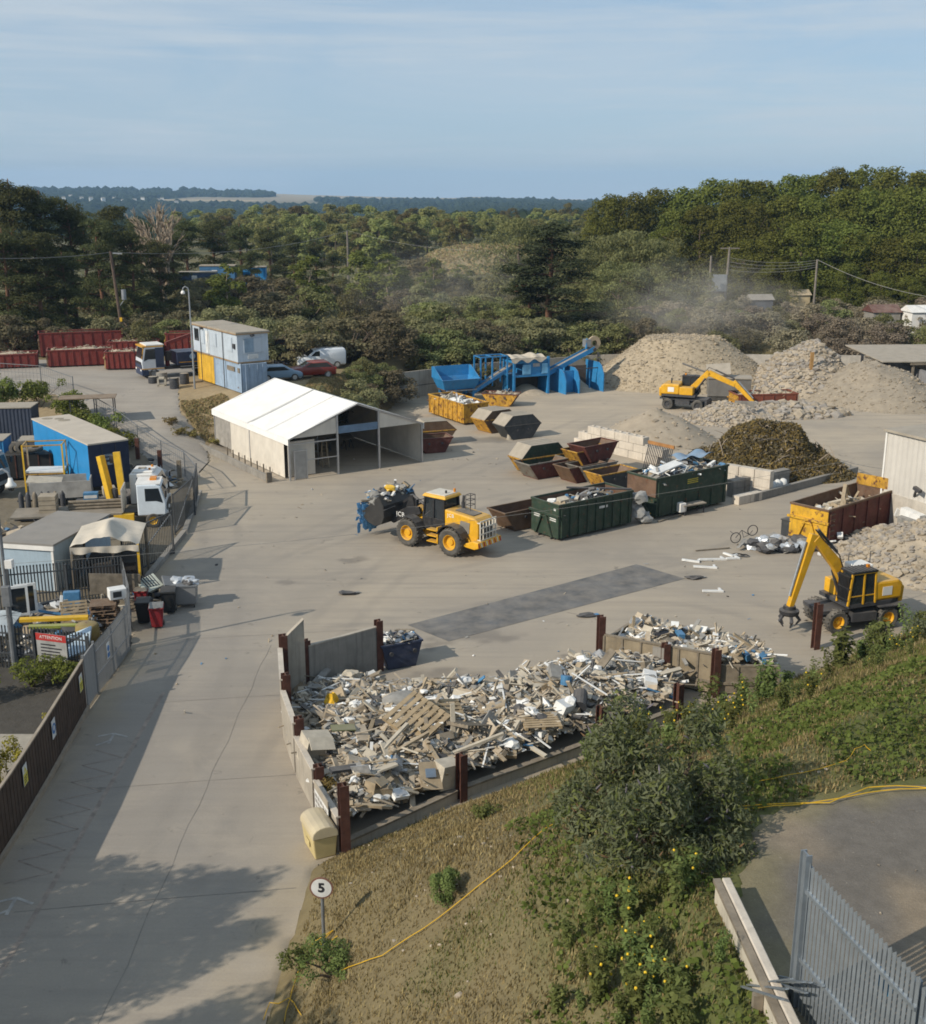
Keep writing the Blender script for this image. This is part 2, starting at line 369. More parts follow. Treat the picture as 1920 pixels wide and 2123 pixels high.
def yardmat():
    m,t,o=nt('worn_concrete'); p=t.nodes.new('ShaderNodeBsdfPrincipled'); t.links.new(p.outputs[0],o.inputs[0])
    a=t.nodes.new('ShaderNodeAttribute'); a.attribute_name='tint'; g=t.nodes.new('ShaderNodeNewGeometry'); pos=g.outputs['Position']
    c=a.outputs['Color']
    def sc(v,x,y,rot=0):
        mp=t.nodes.new('ShaderNodeMapping'); mp.inputs['Scale'].default_value=(x,y,1); mp.inputs['Rotation'].default_value=(0,0,rot); t.links.new(v,mp.inputs[0]); return mp.outputs[0]
    # big worn patches
    c=mix(t,mul(t,ramp(t,noise(t,.09,6,.62,pos,.4),.4,.64),.5),c,(.215,.198,.178))
    c=mix(t,mul(t,ramp(t,noise(t,.35,7,.65,pos,.6),.5,.75),.35),c,(.43,.37,.29))
    # tyre tracks: long streaks in two driving directions
    for rot,k in((rad(-36),.42),(rad(12),.3),(rad(-80),.25)):
        s=sc(pos,.05,1.1,rot); c=mix(t,mul(t,ramp(t,noise(t,1.3,6,.7,s,.5),.5,.78),k),c,(.19,.17,.15))
    # grit and small dark stains
    c=mix(t,mul(t,ramp(t,noise(t,.8,4,.75,pos,.8),.63,.72),.55),c,(.12,.105,.09))
    c=mix(t,mul(t,ramp(t,noise(t,22,3,.7,pos),.62,.7),.3),c,(.5,.46,.4))
    n3=mul(t,mul(t,noise(t,14,6,.7,pos),.3),.85,'ADD'); cc=t.nodes.new('ShaderNodeCombineXYZ')
    for i in range(3): t.links.new(n3,cc.inputs[i])
    c=mix(t,1.0,c,cc.outputs[0],'MULTIPLY')
    t.links.new(c,p.inputs['Base Color']); p.inputs['Roughness'].default_value=.92; p.inputs['Specular IOR Level'].default_value=.2
    b=t.nodes.new('ShaderNodeBump'); b.inputs['Strength'].default_value=.25; b.inputs['Distance'].default_value=.02; t.links.new(noise(t,9,6,.7,pos),b.inputs['Height']); t.links.new(b.outputs[0],p.inputs['Normal'])
    return m
YM=yardmat()
TR=[((-9,30),(-8,60),(4,75),.0),((-11,34),(-10.5,62),(-24,95),0),((-7,50),(10,56),(26,74),0),((-8,58),(12,66),(30,92),0),((-14,58),(-2,80),(14,108),0),((0,52),(10,60),(16,52),0),((-10,64),(6,82),(28,86),0),((4,90),(16,100),(20,108),0),((-4,48),(4,56),(16,62),0),((-12,70),(4,70),(22,80),0)]
def tracks(c,x,y):
    for (a,b,d,_) in TR:
        for off in(-1.05,1.05):
            m=np.full(len(x),1e9); P=None
            for k in range(25):
                u=k/24; q=np.array(a)*(1-u)**2+2*np.array(b)*u*(1-u)+np.array(d)*u*u
                if P is not None:
                    ex,ey=q-P; L=math.hypot(ex,ey); nx,ny=-ey/L*off,ex/L*off; w_=np.clip(((x-P[0]-nx)*ex+(y-P[1]-ny)*ey)/L/L,0,1); m=np.minimum(m,np.hypot(x-P[0]-nx-w_*ex,y-P[1]-ny-w_*ey))
                P=q
            c=bl(c,(1-sst(.15,.42,m))*.3*np.clip(vnoise(x,y,3,71)*1.6-.2,0,1),(.2,.18,.155))
    for (sx,sy,sr) in((-.8,45.6,1.3),(1.2,50.2,1.0),(-1.6,49.2,.8),(8,57,.7),(-3,66,1.1),(2,95,1.8),(-6,62,.6),(14,72,1.2),(-9.4,58,.5),(5,47.5,.7)):
        d=np.hypot((x-sx)*.6,(y-sy))+ (vnoise(x,y,.5,73)-.5)*.9; c=bl(c,(1-sst(sr*.3,sr,d))*.55,(.11,.095,.08))
    return bl(c,np.clip((vnoise(x,y,5,75)-.6)*4,0,1)*.35,(.42,.35,.26))
def ycol(x,y):
    c=np.tile(np.array([.355,.305,.24]),(len(x),1))
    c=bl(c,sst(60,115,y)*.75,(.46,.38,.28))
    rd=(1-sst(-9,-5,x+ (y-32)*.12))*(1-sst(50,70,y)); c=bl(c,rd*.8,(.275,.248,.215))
    c=tracks(c,x,y); e=sdist(x,y,YARD); c=bl(c,(1-sst(.1,1.6,e+(vnoise(x,y,1.1,9)-.5)*1.5))*.6,(.36,.29,.19))
    return c
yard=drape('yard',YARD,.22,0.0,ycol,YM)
road=drape('road',ROAD,.4,.02,lambda x,y: bl(np.tile(np.array([.34,.305,.26]),(len(x),1)),np.clip((vnoise(x*.3+y*.8,y*.3-x*.8,2.,5)-.45)*2,0,1)*.5,(.22,.19,.16)),YM)
# darker weighbridge-like slab set into the yard
SL=[G(*p) for p in((845,1296),(930,1330),(1420,1200),(1320,1170))]
mb=MB(); mb.add([(p.x,p.y,.012) for p in SL],[(0,1,2,3)]); dks=mat('dark_slab',(.095,.1,.106),.85,var=.35,scale=.6,dust=.38,bump=.2)
tag(mb.out('dark_slab',dks),kind='structure')
# painted slab joints and walkway zigzags
def strip_mb(mb,pts,w,z):
    for a,b in zip(pts[:-1],pts[1:]):
        a=Vector((*a[:2],0)); b=Vector((*b[:2],0)); d=(b-a).normalized(); n=Vector((-d.y,d.x,0))*w/2
        mb.add([(*(a-n).xy,z),(*(b-n).xy,z),(*(b+n).xy,z),(*(a+n).xy,z)],[(0,1,2,3)])
jm=mat('joint_filler',(.17,.155,.135),.9,var=.3,dust=.3)
mb=MB()
J=[[(-9.2+math.sin(i*1.7)*.05+ .01*i,12+i*1.2) for i in range(32)]]
for jx in J: strip_mb(mb,jx,.02,.006)
for yy in(22,29.4,36.5,43.5,50.5): strip_mb(mb,[(-13,yy-.6),(-9.2,yy),(-5,yy+.6)],.03,.0055)
tag(mb.out('road',jm),kind='structure').name='road_joints'
om=mat('faded_orange_paint',(.27,.222,.185),.9,var=.4,scale=3,dust=.2); wm=mat('faded_white_paint',(.36,.345,.32),.9,var=.4,scale=3,dust=.2)
mb=MB(); zz=[]
for i in range(15): zz.append((-13.85+(i%2)*1.25-.0*i,30.2+i*.62))
strip_mb(mb,zz,.055,.007); strip_mb(mb,[(-12.35,20),(-12.35,30),(-12.5,44)],.16,.0065)
tag(mb.out('zigzag_marking',om),kind='structure')
mb=MB()
for cx,cy in((-13.2,29.2),(-13.45,39.9)):
    strip_mb(mb,[(cx-.55,cy+.05),(cx,cy+.3),(cx+.6,cy+.0)],.11,.0075); strip_mb(mb,[(cx,cy+.3),(cx+.03,cy-.55)],.11,.0082); strip_mb(mb,[(cx,cy-.3),(cx-.4,cy-.7)],.1,.0088)
tag(mb.out('walkway_marking',wm),kind='structure')
# deck asphalt on top of the bank
DK=[(4.75,4),(34,4),(34,38),(9.9,22),(7.5,21.3),(6.0,20.6),(5.2,19.2),(4.75,17.5)]
asph=groundmat('weathered_asphalt',grain=.4,gs=3,bump=.35,bs=18,spk=.35)
def dcol(x,y):
    c=np.tile(np.array([.15,.134,.115]),(len(x),1)); c=bl(c,np.clip((vnoise(x,y,1.6,61)-.62)*4,0,1)*.7,(.28,.22,.15))
    e=sdist(x,y,DK); return bl(c,(1-sst(0,1.0,e+(vnoise(x,y,.7,62)-.5)))*.6,(.22,.19,.1))
drape('deck',DK,.3,.01,dcol,asph).name='asphalt_deck'
# ---------- foliage ----------
def rnd(n,k=3): return NP.normal(size=(n,k))
def unit(a): return a/np.maximum(np.linalg.norm(a,axis=1,keepdims=True),1e-9)
def cards(P,Nn,size,asp=.6,jit=.6,droop=0):
    """leaf-sized rhombic faces at P, facing roughly Nn"""
    n=len(P); nn=unit(Nn+rnd(n)*jit); a=unit(np.cross(nn,rnd(n))); b=np.cross(nn,a)
    if droop: a=unit(a+np.array([0,0,-droop])); b=unit(np.cross(nn,a))
    s=(size*(.6+.8*NP.random(n)))[:,None] if np.isscalar(size) else size[:,None]
    V=np.stack([P-a*s*.5,P+b*s*asp*.5+nn*s*.06,P+a*s*.5,P-b*s*asp*.5+nn*s*.06],1).reshape(-1,3)
    return V
def fmesh(name,V,mats,mi=None):
    nq=len(V)//4; me=bpy.data.meshes.new(name); me.vertices.add(len(V)); me.vertices.foreach_set('co',V.astype(np.float32).ravel())
    me.loops.add(nq*4); me.loops.foreach_set('vertex_index',np.arange(nq*4,dtype=np.int32)); me.polygons.add(nq); me.polygons.foreach_set('loop_start',np.arange(0,nq*4,4,dtype=np.int32))
    try: me.polygons.foreach_set('loop_total',np.full(nq,4,dtype=np.int32))
    except Exception: pass
    if not isinstance(mats,(list,tuple)): mats=[mats]
    for m in mats: me.materials.append(m)
    if mi is not None: me.polygons.foreach_set('material_index',np.asarray(mi,np.int32))
    me.update(calc_edges=True); return me
def lobes(n,rx,rz,z0,z1,fl=1.0,top=.0):
    """crown lobe centres and radii within a crown outline"""
    out=[]
    for i in range(n):
        h=R.random()**.9; z=z0+(z1-z0)*h; env=math.sin(math.pi*min(1,max(0,(h*.86+.12))))**.6
        a=R.uniform(0,6.283); q=rx*env*math.sqrt(R.uniform(.15,1.0)); out.append((q*math.cos(a),q*math.sin(a),z,rz*R.uniform(.65,1.25)*(1-.35*h)))
    return out
def lobecards(L,n,size,fl=.75,asp=.6,jit=.55,low=-.35,droop=0):
    w=np.array([l[3]**2 for l in L]); k=NP.choice(len(L),size=n,p=w/w.sum()); L=np.array(L)
    d=unit(rnd(n)); d[:,2]=np.where(d[:,2]<low,-d[:,2],d[:,2]); r=(.62+.42*NP.random(n))[:,None]
    P=L[k,:3]+d*r*L[k,3:4]*np.array([1,1,fl]); return cards(P,d+np.array([0,0,.35]),size,asp,jit,droop)
bark=mat('bark',(.12,.09,.065),.95,dust=0,var=.4,scale=3); barkp=mat('pine_bark',(.17,.09,.055),.95,dust=0,var=.4,scale=3); barkg=mat('pale_dead_wood',(.34,.27,.2),.95,dust=0,var=.3,scale=3)
LM=dict(broad=leafmat('broad_leaf',(.09,.102,.022),(.16,.168,.042),.4,.3),pine=leafmat('pine_needle',(.05,.057,.026),(.1,.106,.047),.3,.2),
 scrub=leafmat('scrub_leaf',(.115,.115,.055),(.205,.185,.095),.4,.45,.12),olive=leafmat('olive_leaf',(.11,.12,.042),(.195,.195,.075),.4,.4,.08),dusty=leafmat('dusty_scrub_leaf',(.15,.128,.082),(.25,.21,.135),.35,.35,.28),pale=leafmat('willow_leaf',(.105,.115,.045),(.18,.185,.075),.35,.15,.05),
 wood=leafmat('wood_leaf',(.15,.15,.05),(.25,.235,.095),.45,.5),dpine=leafmat('dark_needle',(.026,.034,.018),(.058,.066,.034),.15,.0),bright=leafmat('birch_leaf',(.09,.115,.028),(.17,.19,.055),.35,.2))
TREES={}
def limbs(mb,h,r,n,spread,z0=.3,wob=.3):
    pts=[(R.uniform(-wob,wob)*.3*k,R.uniform(-wob,wob)*.3*k,h*k/4) for k in range(5)]
    mb.tube(pts,[r,r*.8,r*.6,r*.4,r*.12],7)
    for i in range(n):
        z=h*R.uniform(z0,.85); a=R.uniform(0,6.283); l=spread*R.uniform(.5,1)
        k=min(3,int(z/h*4)); f=z/h*4-k; b=Vector(pts[k]).lerp(Vector(pts[k+1]),f)
        e=b+Vector((math.cos(a)*l,math.sin(a)*l,l*R.uniform(.25,.8))); m=(b+e)/2+Vector((0,0,-l*.06))
        mb.tube([b,m,e],[r*.35,r*.22,r*.06],5)
def mk_tree(kind,var):
    """prototype: trunk with limbs, crown of leaf clumps. returns (trunk mesh, crown mesh, height)"""
    key=(kind,var)
    if key in TREES: return TREES[key]
    mb=MB()
    if kind=='broad': H=16; limbs(mb,13,.32,12,4.5,.25); V=lobecards(lobes(95,4.6,1.75,1.6,15),17000,.34,.95,low=-.7); lm,bk=LM['broad'],bark
    elif kind=='bright': H=8; limbs(mb,7,.12,9,1.6,.2); V=lobecards(lobes(26,1.7,.85,1.4,7.6),3200,.3,1.0); lm,bk=LM['bright'],barkg
    elif kind=='wood': H=13; limbs(mb,10,.25,5,3.5,.4); V=lobecards(lobes(30,3.4,1.45,1.6,12.3),4200,.5,1.0); lm,bk=LM['wood'],bark
    elif kind=='pale': H=11; limbs(mb,8,.35,9,4.6,.2); V=lobecards(lobes(44,4.6,1.6,1.0,10.2),7800,.36,1.05,asp=.35,droop=1.2); lm,bk=LM['pale'],bark
    elif kind in('pine','dpine'):
        H=17; mb.tube([(0,0,0),(.15,0,6),(-.1,.1,12),(0,0,17)],[.32,.25,.16,.04],7); L=[]
        for i in range(34):
            h=R.uniform(.1,.98)**.85; z=17*h; a=R.uniform(0,6.283); rr_=(4.6*(1-h)**.62+.7)*R.uniform(.55,1)
            e=Vector((math.cos(a)*rr_,math.sin(a)*rr_,z+R.uniform(-.3,.6))); mb.tube([(0,0,z-.6),e*.55+Vector((0,0,(z-.4)*.45)),e],[.1,.07,.03],5)
            for j in range(4): L.append((e.x*R.uniform(.3,1.05)+R.uniform(-.9,.9),e.y*R.uniform(.3,1.05)+R.uniform(-.9,.9),z+R.uniform(-.2,.5),R.uniform(.75,1.45)))
        V=lobecards(L,15000,.34,.62,asp=.34,jit=.8); lm,bk=LM[kind],barkp
    elif kind=='fir':
        H=6; mb.cyl((0,0,0),(0,0,5.6),.14,.03); L=[(R.uniform(-1,1)*1.5*(1-h/6),R.uniform(-1,1)*1.5*(1-h/6),h,.6*(1-h/8)) for h in [R.uniform(.3,5.6) for _ in range(40)]]
        V=lobecards(L,2600,.25,.8,asp=.35); lm,bk=LM['pale'],bark
    elif kind=='bare':
        H=9; limbs(mb,7,.28,0,1); V=None
        def br(p,d,l,r,k):
            e=p+d*l; mb.tube([p,p+d*l*.5+Vector((R.uniform(-.1,.1),R.uniform(-.1,.1),.05))*l,e],[r,r*.8,r*.55],4)
            if k:
                for _ in range(3 if k>1 else 4): br(e-d*l*R.uniform(0,.4),(d+Vector((R.uniform(-.7,.7),R.uniform(-.7,.7),R.uniform(.05,.6)))).normalized(),l*R.uniform(.55,.8),r*.5,k-1)
        for i in range(13): br(Vector((0,0,R.uniform(1.5,5))),Vector((math.cos(i*.7)*.75,math.sin(i*.7)*.75,R.uniform(.9,1.9))).normalized(),1.75,.15,3)
        lm,bk=None,barkg
    elif kind in('scrub','dusty','olive'):
        H=3.2; 
        for i in range(7):
            a=R.uniform(0,6.28); mb.tube([(0,0,0),(math.cos(a)*.6,math.sin(a)*.6,1.1),(math.cos(a)*1.3,math.sin(a)*1.3,2.3)],[.06,.05,.02],4)
        V=lobecards(lobes(30,1.75,.7,.3,2.85),4200,.18,.9); lm,bk=LM[kind],bark
    TREES[key]=(link('trunk',bpy.data.meshes.new('x')) if 0 else None,)
    def mesh(m,name,mt):
        me=bpy.data.meshes.new(name); me.from_pydata(m.v,[],m.f); me.materials.append(mt); me.polygons.foreach_set('use_smooth',[True]*len(m.f)); me.update(); return me
    TREES[key]=(mesh(mb,kind+'_trunk',bk),None if V is None else fmesh(kind+'_crown',V,lm),H)
    return TREES[key]
ROWS=[]
def plant(kind,nvar,name,cat,p,h,row,wide=1.0,label=None):
    tm,cm,H=mk_tree(kind,R.randrange(nvar)); s=h/H
    r=thing(name,label,cat,p,R.uniform(0,6.28)); r.scale=(s*wide,s*wide,s)
    link('trunk',tm,r)
    if cm: link('crown' if h>4 else 'foliage',cm,r)
    if row: ROWS.append((row,p[0]/max(p[1],1),r))
    return r
def at(px,y,pytop=None):
    d=ray(px,CY); x=(px-CX)/F*y/ray(px,560)[1]
    b=Vector((x,y,hz(x,y))); 
    return b if pytop is None else (b,max(1.2,YP(px,pytop,y).z-b.z))
def treerow(kind,nvar,name,cat,row,L,wide=1.0):
    for px,y,pt in L:
        b,h=at(px,y,pt); b.z-=.1; plant(kind,nvar,name,cat,b,h,row,wide*R.uniform(.9,1.1))
# dark pines at the left
treerow('pine',3,'pine_tree','pine tree',('dark pine in front row behind the red containers','dark pines behind the red containers'),[(-40,142,372),(35,140,368),(95,143,392),(150,146,418),(10,128,470),(75,130,480),(205,140,455),(130,133,520),(275,142,480),(330,150,495)],1.15)
treerow('pine',3,'pine_tree','pine tree',('dark pine deeper in the wood left of thin pole','dark pines deeper in the left wood'),[(235,165,430),(180,170,440),(295,172,455),(390,190,452),(445,195,458),(500,205,462),(560,215,470),(610,225,482),(655,230,500),(690,225,520),(360,175,480),(520,188,520),(590,200,535)],1.2)
b,h=at(338,160,402); plant('bare',1,'bare_tree','tree',b,h,None,1.1,label='pale leafless dead tree rising above the dark pines')
# tall broadleaved wood at the right
SK=[(1262,402),(1300,392),(1362,388),(1420,386),(1478,368),(1525,372),(1572,374),(1622,360),(1672,362),(1728,346),(1785,334),(1850,338),(1905,340),(1960,338)]
treerow('broad',4,'broadleaf_tree','tree',('tall green tree on the right skyline, in its back row','trees of the tall right wood'),[(px,206+R.uniform(-6,6),pt) for px,pt in SK],1.2)
treerow('broad',4,'broadleaf_tree','tree',('rounded tree in middle row of tall right wood','trees of the tall right wood'),[(1395,196,432),(1450,193,425),(1510,190,415),(1560,188,420),(1620,186,405),(1680,184,400),(1740,183,392),(1800,182,380),(1865,180,385),(1930,178,380)],1.2)
treerow('broad',4,'broadleaf_tree','tree',('bushy green tree at the front edge of the tall right wood','trees of the tall right wood'),[(1545,172,495),(1600,170,478),(1660,168,455),(1725,168,448),(1785,166,470),(1845,164,490),(1900,163,480),(1620,165,530),(1760,162,545),(1830,160,560),(1890,158,570)],1.25)
# pale willows, the lone pine, fir and birches in the middle
treerow('pale',2,'willow_tree','tree',('pale rounded willow beside the lone dark pine','pale willows by the lone pine'),[(1080,190,448),(1130,195,462),(1255,172,482),(1318,170,474),(1375,168,490),(1285,160,540),(1225,178,520),(1345,160,545)],1.35)
b,h=at(1142,138,470); plant('dpine',2,'pine_tree','pine tree',b,h,None,1.9,label='lone dark pine in the middle behind the blue screening plant')
b,h=at(1100,141,535); plant('dpine',2,'pine_tree','pine tree',b,h,None,1.5,label='shorter dark pine leaning against the lone middle pine')
b,h=at(1475,158,560); plant('fir',1,'fir_tree','fir tree',b,h,None,1.1,label='small pointed grey green fir in front of the twin pole')
treerow('bright',3,'birch_tree','birch',('slender bright green birch in the scrub left of the middle','birches in the scrub'),[(640,175,530),(615,178,548),(745,172,520),(770,170,545),(805,168,520),(830,172,552),(880,176,560),(470,150,545),(900,190,535),(960,195,545)],1.5)
# wood in the middle distance
n=0
for row,(y,p0,p1,tp,m) in enumerate([(335,690,960,455,9),(360,560,1230,446,18),(395,470,1260,440,20),(450,380,1290,433,20),(520,420,1330,428,18)]):
    nm=['nearest','second','third','fourth','farthest'][row]
    treerow('wood',4,'woodland_tree','tree',('olive green tree of the middle wood, in its %s row'%nm,'trees of the middle wood'),[(p0+(p1-p0)*i/(m-1)+R.uniform(-9,9),y+R.uniform(-15,15),tp+R.uniform(-9,10)) for i in range(m)],1.35)
# dusty scrub between the yard and the woods
def scatter(kind,nvar,row,boxs,n,h0,h1,dmin,wide=1.2,ok=None):
    P=[];tr=0
    while len(P)<n and tr<n*60:
        tr+=1; x=R.uniform(boxs[0],boxs[1]); y=R.uniform(boxs[2],boxs[3])
        if ok and not ok(x,y): continue
        if any((x-a)**2+(y-b)**2<dmin*dmin for a,b in P): continue
        P.append((x,y)); plant(kind if R.random()<.62 else R.choice(('scrub','olive','olive','olive')),nvar,'scrub_bush','bush',(x,y,hz(x,y)-.12),R.uniform(h0,h1),row,wide*R.uniform(.85,1.3))
for k,(y0,y1) in enumerate([(130.5,137),(137,145),(145,156)]):
    nm=['touching the back wall','in second belt behind wall','in third belt behind wall'][k]
    scatter('scrub',4,('scrub bush %s, left half'%nm,'scrub behind the back wall'),(-6,22,y0,y1),15,2.6,4.6,2.6)
    scatter('dusty',4,('dusty bush %s, right half'%nm,'scrub behind the back wall'),(22,66,y0,y1),19,2.4,4.2,2.8)
scatter('scrub',4,('grey green bush in the scrub behind the car','scrub behind the parked cars'),(-26,-2,113,130),20,3.0,5.0,3.0,ok=lambda x,y: y>113+max(0,(x+12))*1.3 or x<-13)
scatter('scrub',4,('scrub bush close behind the low wall left of the screening plant','scrub behind the back wall'),(-5,14,113,134),24,2.6,4.4,2.2,ok=lambda x,y: 1.2<y-yw(x)<9)
scatter('scrub',4,('bush on the slope between the car and the blue hopper','bushes on the slope left of the hopper'),(-14.5,-6.2,97.5,113),15,1.8,3.4,1.7,ok=lambda x,y: x>-10.3 and x<-7.4-(111-y)*.18)
scatter('scrub',4,('bush in the deep scrub left of the middle','deep scrub left of the middle'),(-52,-4,152,200),26,3.5,6,5)
scatter('scrub',4,('bush in the deep scrub around the birches','deep scrub around the birches'),(-26,18,155,232),26,2.2,4,5,ok=lambda x,y: y<205 or x<-10)
scatter('dusty',4,('bush in the deep scrub under the right wood','deep scrub under the right wood'),(22,74,150,166),20,3,4.4,3.6)
scatter('scrub',4,('bush at the roadside left of the utility pole','bushes by the utility pole'),(-62,-28,122.5,134),20,2.6,4.6,3.0)
# undergrowth no one could count
n=60000; yy=124+ (NP.random(n)**1.5)*230; xx=(NP.random(n)*2-1)*.47*yy+2
k=(yy>126.5)|(xx<-14)&(yy>121.5); k=k&~((yy>236)&(yy<330)&(xx>-14)&(xx<28)&(NP.random(len(xx))<.85)); xx,yy=xx[k],yy[k]
V=cards(np.c_[xx,yy,hgt(xx,yy)+NP.random(len(xx))*.8],np.tile([0,0,1.],(len(xx),1)),.55,.7,.9)
tag(link('undergrowth',fmesh('undergrowth',V,LM['scrub'])),'low tangled undergrowth between the bushes behind the yard','undergrowth',kind='stuff')
# far forest on the hills
L=[]
for _ in range(15000):
    y=600+ (R.random()**1.3)*3300; x=R.uniform(-.5,.5)*y
    fx=np.array([x]); f=float(np.clip((vnoise(fx+y*.2,np.array([y*.55]),330,41)-.52+.2*float(sst(3000,3600,y)))*14,0,1)[0]) if y>2600 else 0
    if f>.4: continue
    skip=False
    for (x0,y0,x1,y1,wd) in SUBS:
        ex,ey=x1-x0,y1-y0; u=min(1,max(0,((x-x0)*ex+(y-y0)*ey)/(ex*ex+ey*ey))); skip|=math.hypot(x-x0-u*ex,y-y0-u*ey)<wd*1.1
    if not skip: L.append((x,y))
mb=MB()
for x,y in L:
    r=R.uniform(3.4,5.6)*(1+y/3200); mb.blob((x,y,hz(x,y)+R.uniform(.1,.5)*r),r,0,.25,(1.25,1.25,.95))
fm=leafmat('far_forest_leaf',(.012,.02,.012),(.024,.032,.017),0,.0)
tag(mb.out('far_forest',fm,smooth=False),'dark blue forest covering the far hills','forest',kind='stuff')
def finish_rows():
    from collections import defaultdict
    D=defaultdict(list)
    for row,a,o in ROWS: D[row].append((a,o))
    for (lab,grp),L in D.items():
        L.sort(key=lambda q:q[0])
        for i,(a,o) in enumerate(L):
            o['group']=grp; o['label']=lab+', '+('leftmost' if i==0 else 'rightmost' if i==len(L)-1 else ordn(i)+' from left')
# ---------- shared materials ----------
A36=rad(36.5); D36=Vector((math.cos(A36),math.sin(A36),0)); P36=Vector((-math.sin(A36),math.cos(A36),0))
steel=mat('galvanised_steel',(.33,.35,.37),.5,.55,.2,3,.15); dsteel=mat('dark_steel',(.07,.07,.075),.6,.3,.3,3,.25); rubber=mat('tyre_rubber',(.085,.08,.072),.95,dust=.5,var=.4,scale=3)
rustm=mat('rusty_beam',(.095,.04,.028),.85,.1,.35,4,.2,rust=.2); conc=mat('cast_concrete',(.38,.34,.28),.9,var=.22,scale=.8,dust=.4,streak=.35,bump=.25); concd=mat('grey_concrete',(.25,.235,.21),.9,var=.25,scale=.8,dust=.3,streak=.45,bump=.25)
lblock=mat('pale_block',(.56,.5,.42),.92,var=.18,scale=1.2,dust=.3,streak=.25,bump=.3)
yel=mat('machine_yellow',(.68,.36,.014),.5,0,.2,2,.42,spec=.4,streak=.12); blk=mat('black_paint',(.025,.025,.027),.45,0,.3,2,.3,spec=.4); gl=glass('tinted_glass')
syel=mat('skip_yellow',(.5,.27,.03),.75,0,.35,1.4,.35,rust=.42,streak=.35); sred=mat('skip_maroon',(.12,.036,.026),.8,0,.4,1.5,.4,rust=.3,streak=.3); sgrey=mat('skip_grey',(.18,.165,.14),.75,0,.3,1.5,.5,rust=.35); sbrown=mat('skip_brown',(.14,.085,.05),.8,0,.3,1.5,.4,rust=.3); sdark=mat('skip_black',(.045,.048,.05),.7,0,.3,1.5,.35,rust=.15); sgreen=mat('skip_green',(.028,.05,.032),.65,0,.3,1.2,.35,rust=.25,streak=.3); rred=mat('container_red',(.19,.035,.028),.7,0,.25,1.2,.25,rust=.3); roof=mat('dusty_lid',(.34,.3,.24),.85,0,.2,1.5,.6); rustin=mat('rusty_inside',(.14,.085,.055),.85,0,.35,1.2,.5,rust=.3)
white=mat('white_paint',(.74,.72,.68),.55,0,.1,1.5,.2,spec=.4); wood=mat('timber',(.33,.26,.17),.85,0,.3,3,.25); woodd=mat('weathered_timber',(.21,.175,.13),.9,0,.35,3,.25,streak=.3); pale=mat('plaster_board',(.47,.42,.335),.9,0,.2,3,.25); card=mat('cardboard',(.34,.27,.18),.9,0,.25,3,.2); plas=mat('white_plastic',(.72,.72,.7),.5,0,.12,3,.2); dpl=mat('dark_plastic',(.05,.052,.058),.6,0,.3,3,.3); bpl=mat('blue_plastic',(.07,.2,.36),.5,0,.25,3,.15); metal=mat('scrap_metal',(.4,.41,.42),.45,.5,.35,4,.25); brick=mat('rubble_stone',(.42,.35,.26),.95,0,.28,2.5,.3); ypl=mat('yellow_plastic',(.7,.42,.03),.5,0,.15,3,.1); greyr=mat('grey_rag',(.25,.245,.23),.95,0,.3,4,.2)
MIX=[wood,pale,woodd,plas,card,dpl,metal,bpl,greyr,brick]
def debris(mb,fn,n,smin,smax,wts,flat=.5):
    """mixed broken boards, boxes, sheets, bags and sticks; fn(u,v) gives a surface point or None"""
    idx=list(range(len(MIX)))
    for _ in range(n):
        p=fn()
        if p is None: continue
        mb.m=R.choices(idx,wts)[0]; q=R.random(); s=R.uniform(smin,smax)*(1 if R.random()<.85 else 1.7)
        e=(R.gauss(0,.45),R.gauss(0,.45),R.uniform(0,6.28))
        if q<.30: mb.box(p,(s*2.6,s*R.uniform(.18,.4),s*.12),e)
        elif q<.55: mb.box(p,(s*R.uniform(.9,1.6),s*R.uniform(.6,1.1),s*.07),e)
        elif q<.8: mb.box(p,(s*R.uniform(.6,1.1),s*R.uniform(.5,.8),s*R.uniform(.3,.6)),e)
        elif q<.92: mb.blob(p,s*.45,0,.35,(1.2,.9,.65))
        else:
            a=R.uniform(0,6.28); d=Vector((math.cos(a),math.sin(a),R.uniform(-.2,.35)))*s*1.6; mb.cyl(Vector(p)-d,Vector(p)+d,s*.05,n=5)
def load(name,label,cat,loc,rz,L,W,z,h,n,smin,smax,wts,base=None,kind=None):
    mb=MB(); mb.m=(base if base is not None else 5)
    bump=lambda x,y: z+h*(max(0,1-(2*x/L)**4)*max(0,1-(2*y/W)**4))*(.6+.4*math.sin(x*1.9+y)*math.cos(y*2.1))
    mb.sheet(lambda u,v:(-L/2+L*u,-W/2+W*v,bump(-L/2+L*u,-W/2+W*v)-.06),14,8)
    def fn():
        x=R.uniform(-.46,.46)*L; y=R.uniform(-.44,.44)*W; return Vector((x,y,bump(x,y)+R.uniform(-.05,.12)))
    debris(mb,fn,n,smin,smax,wts)
    o=mb.out(name,MIX,None,loc=loc,rz=rz); return tag(o,label,cat,kind=kind)
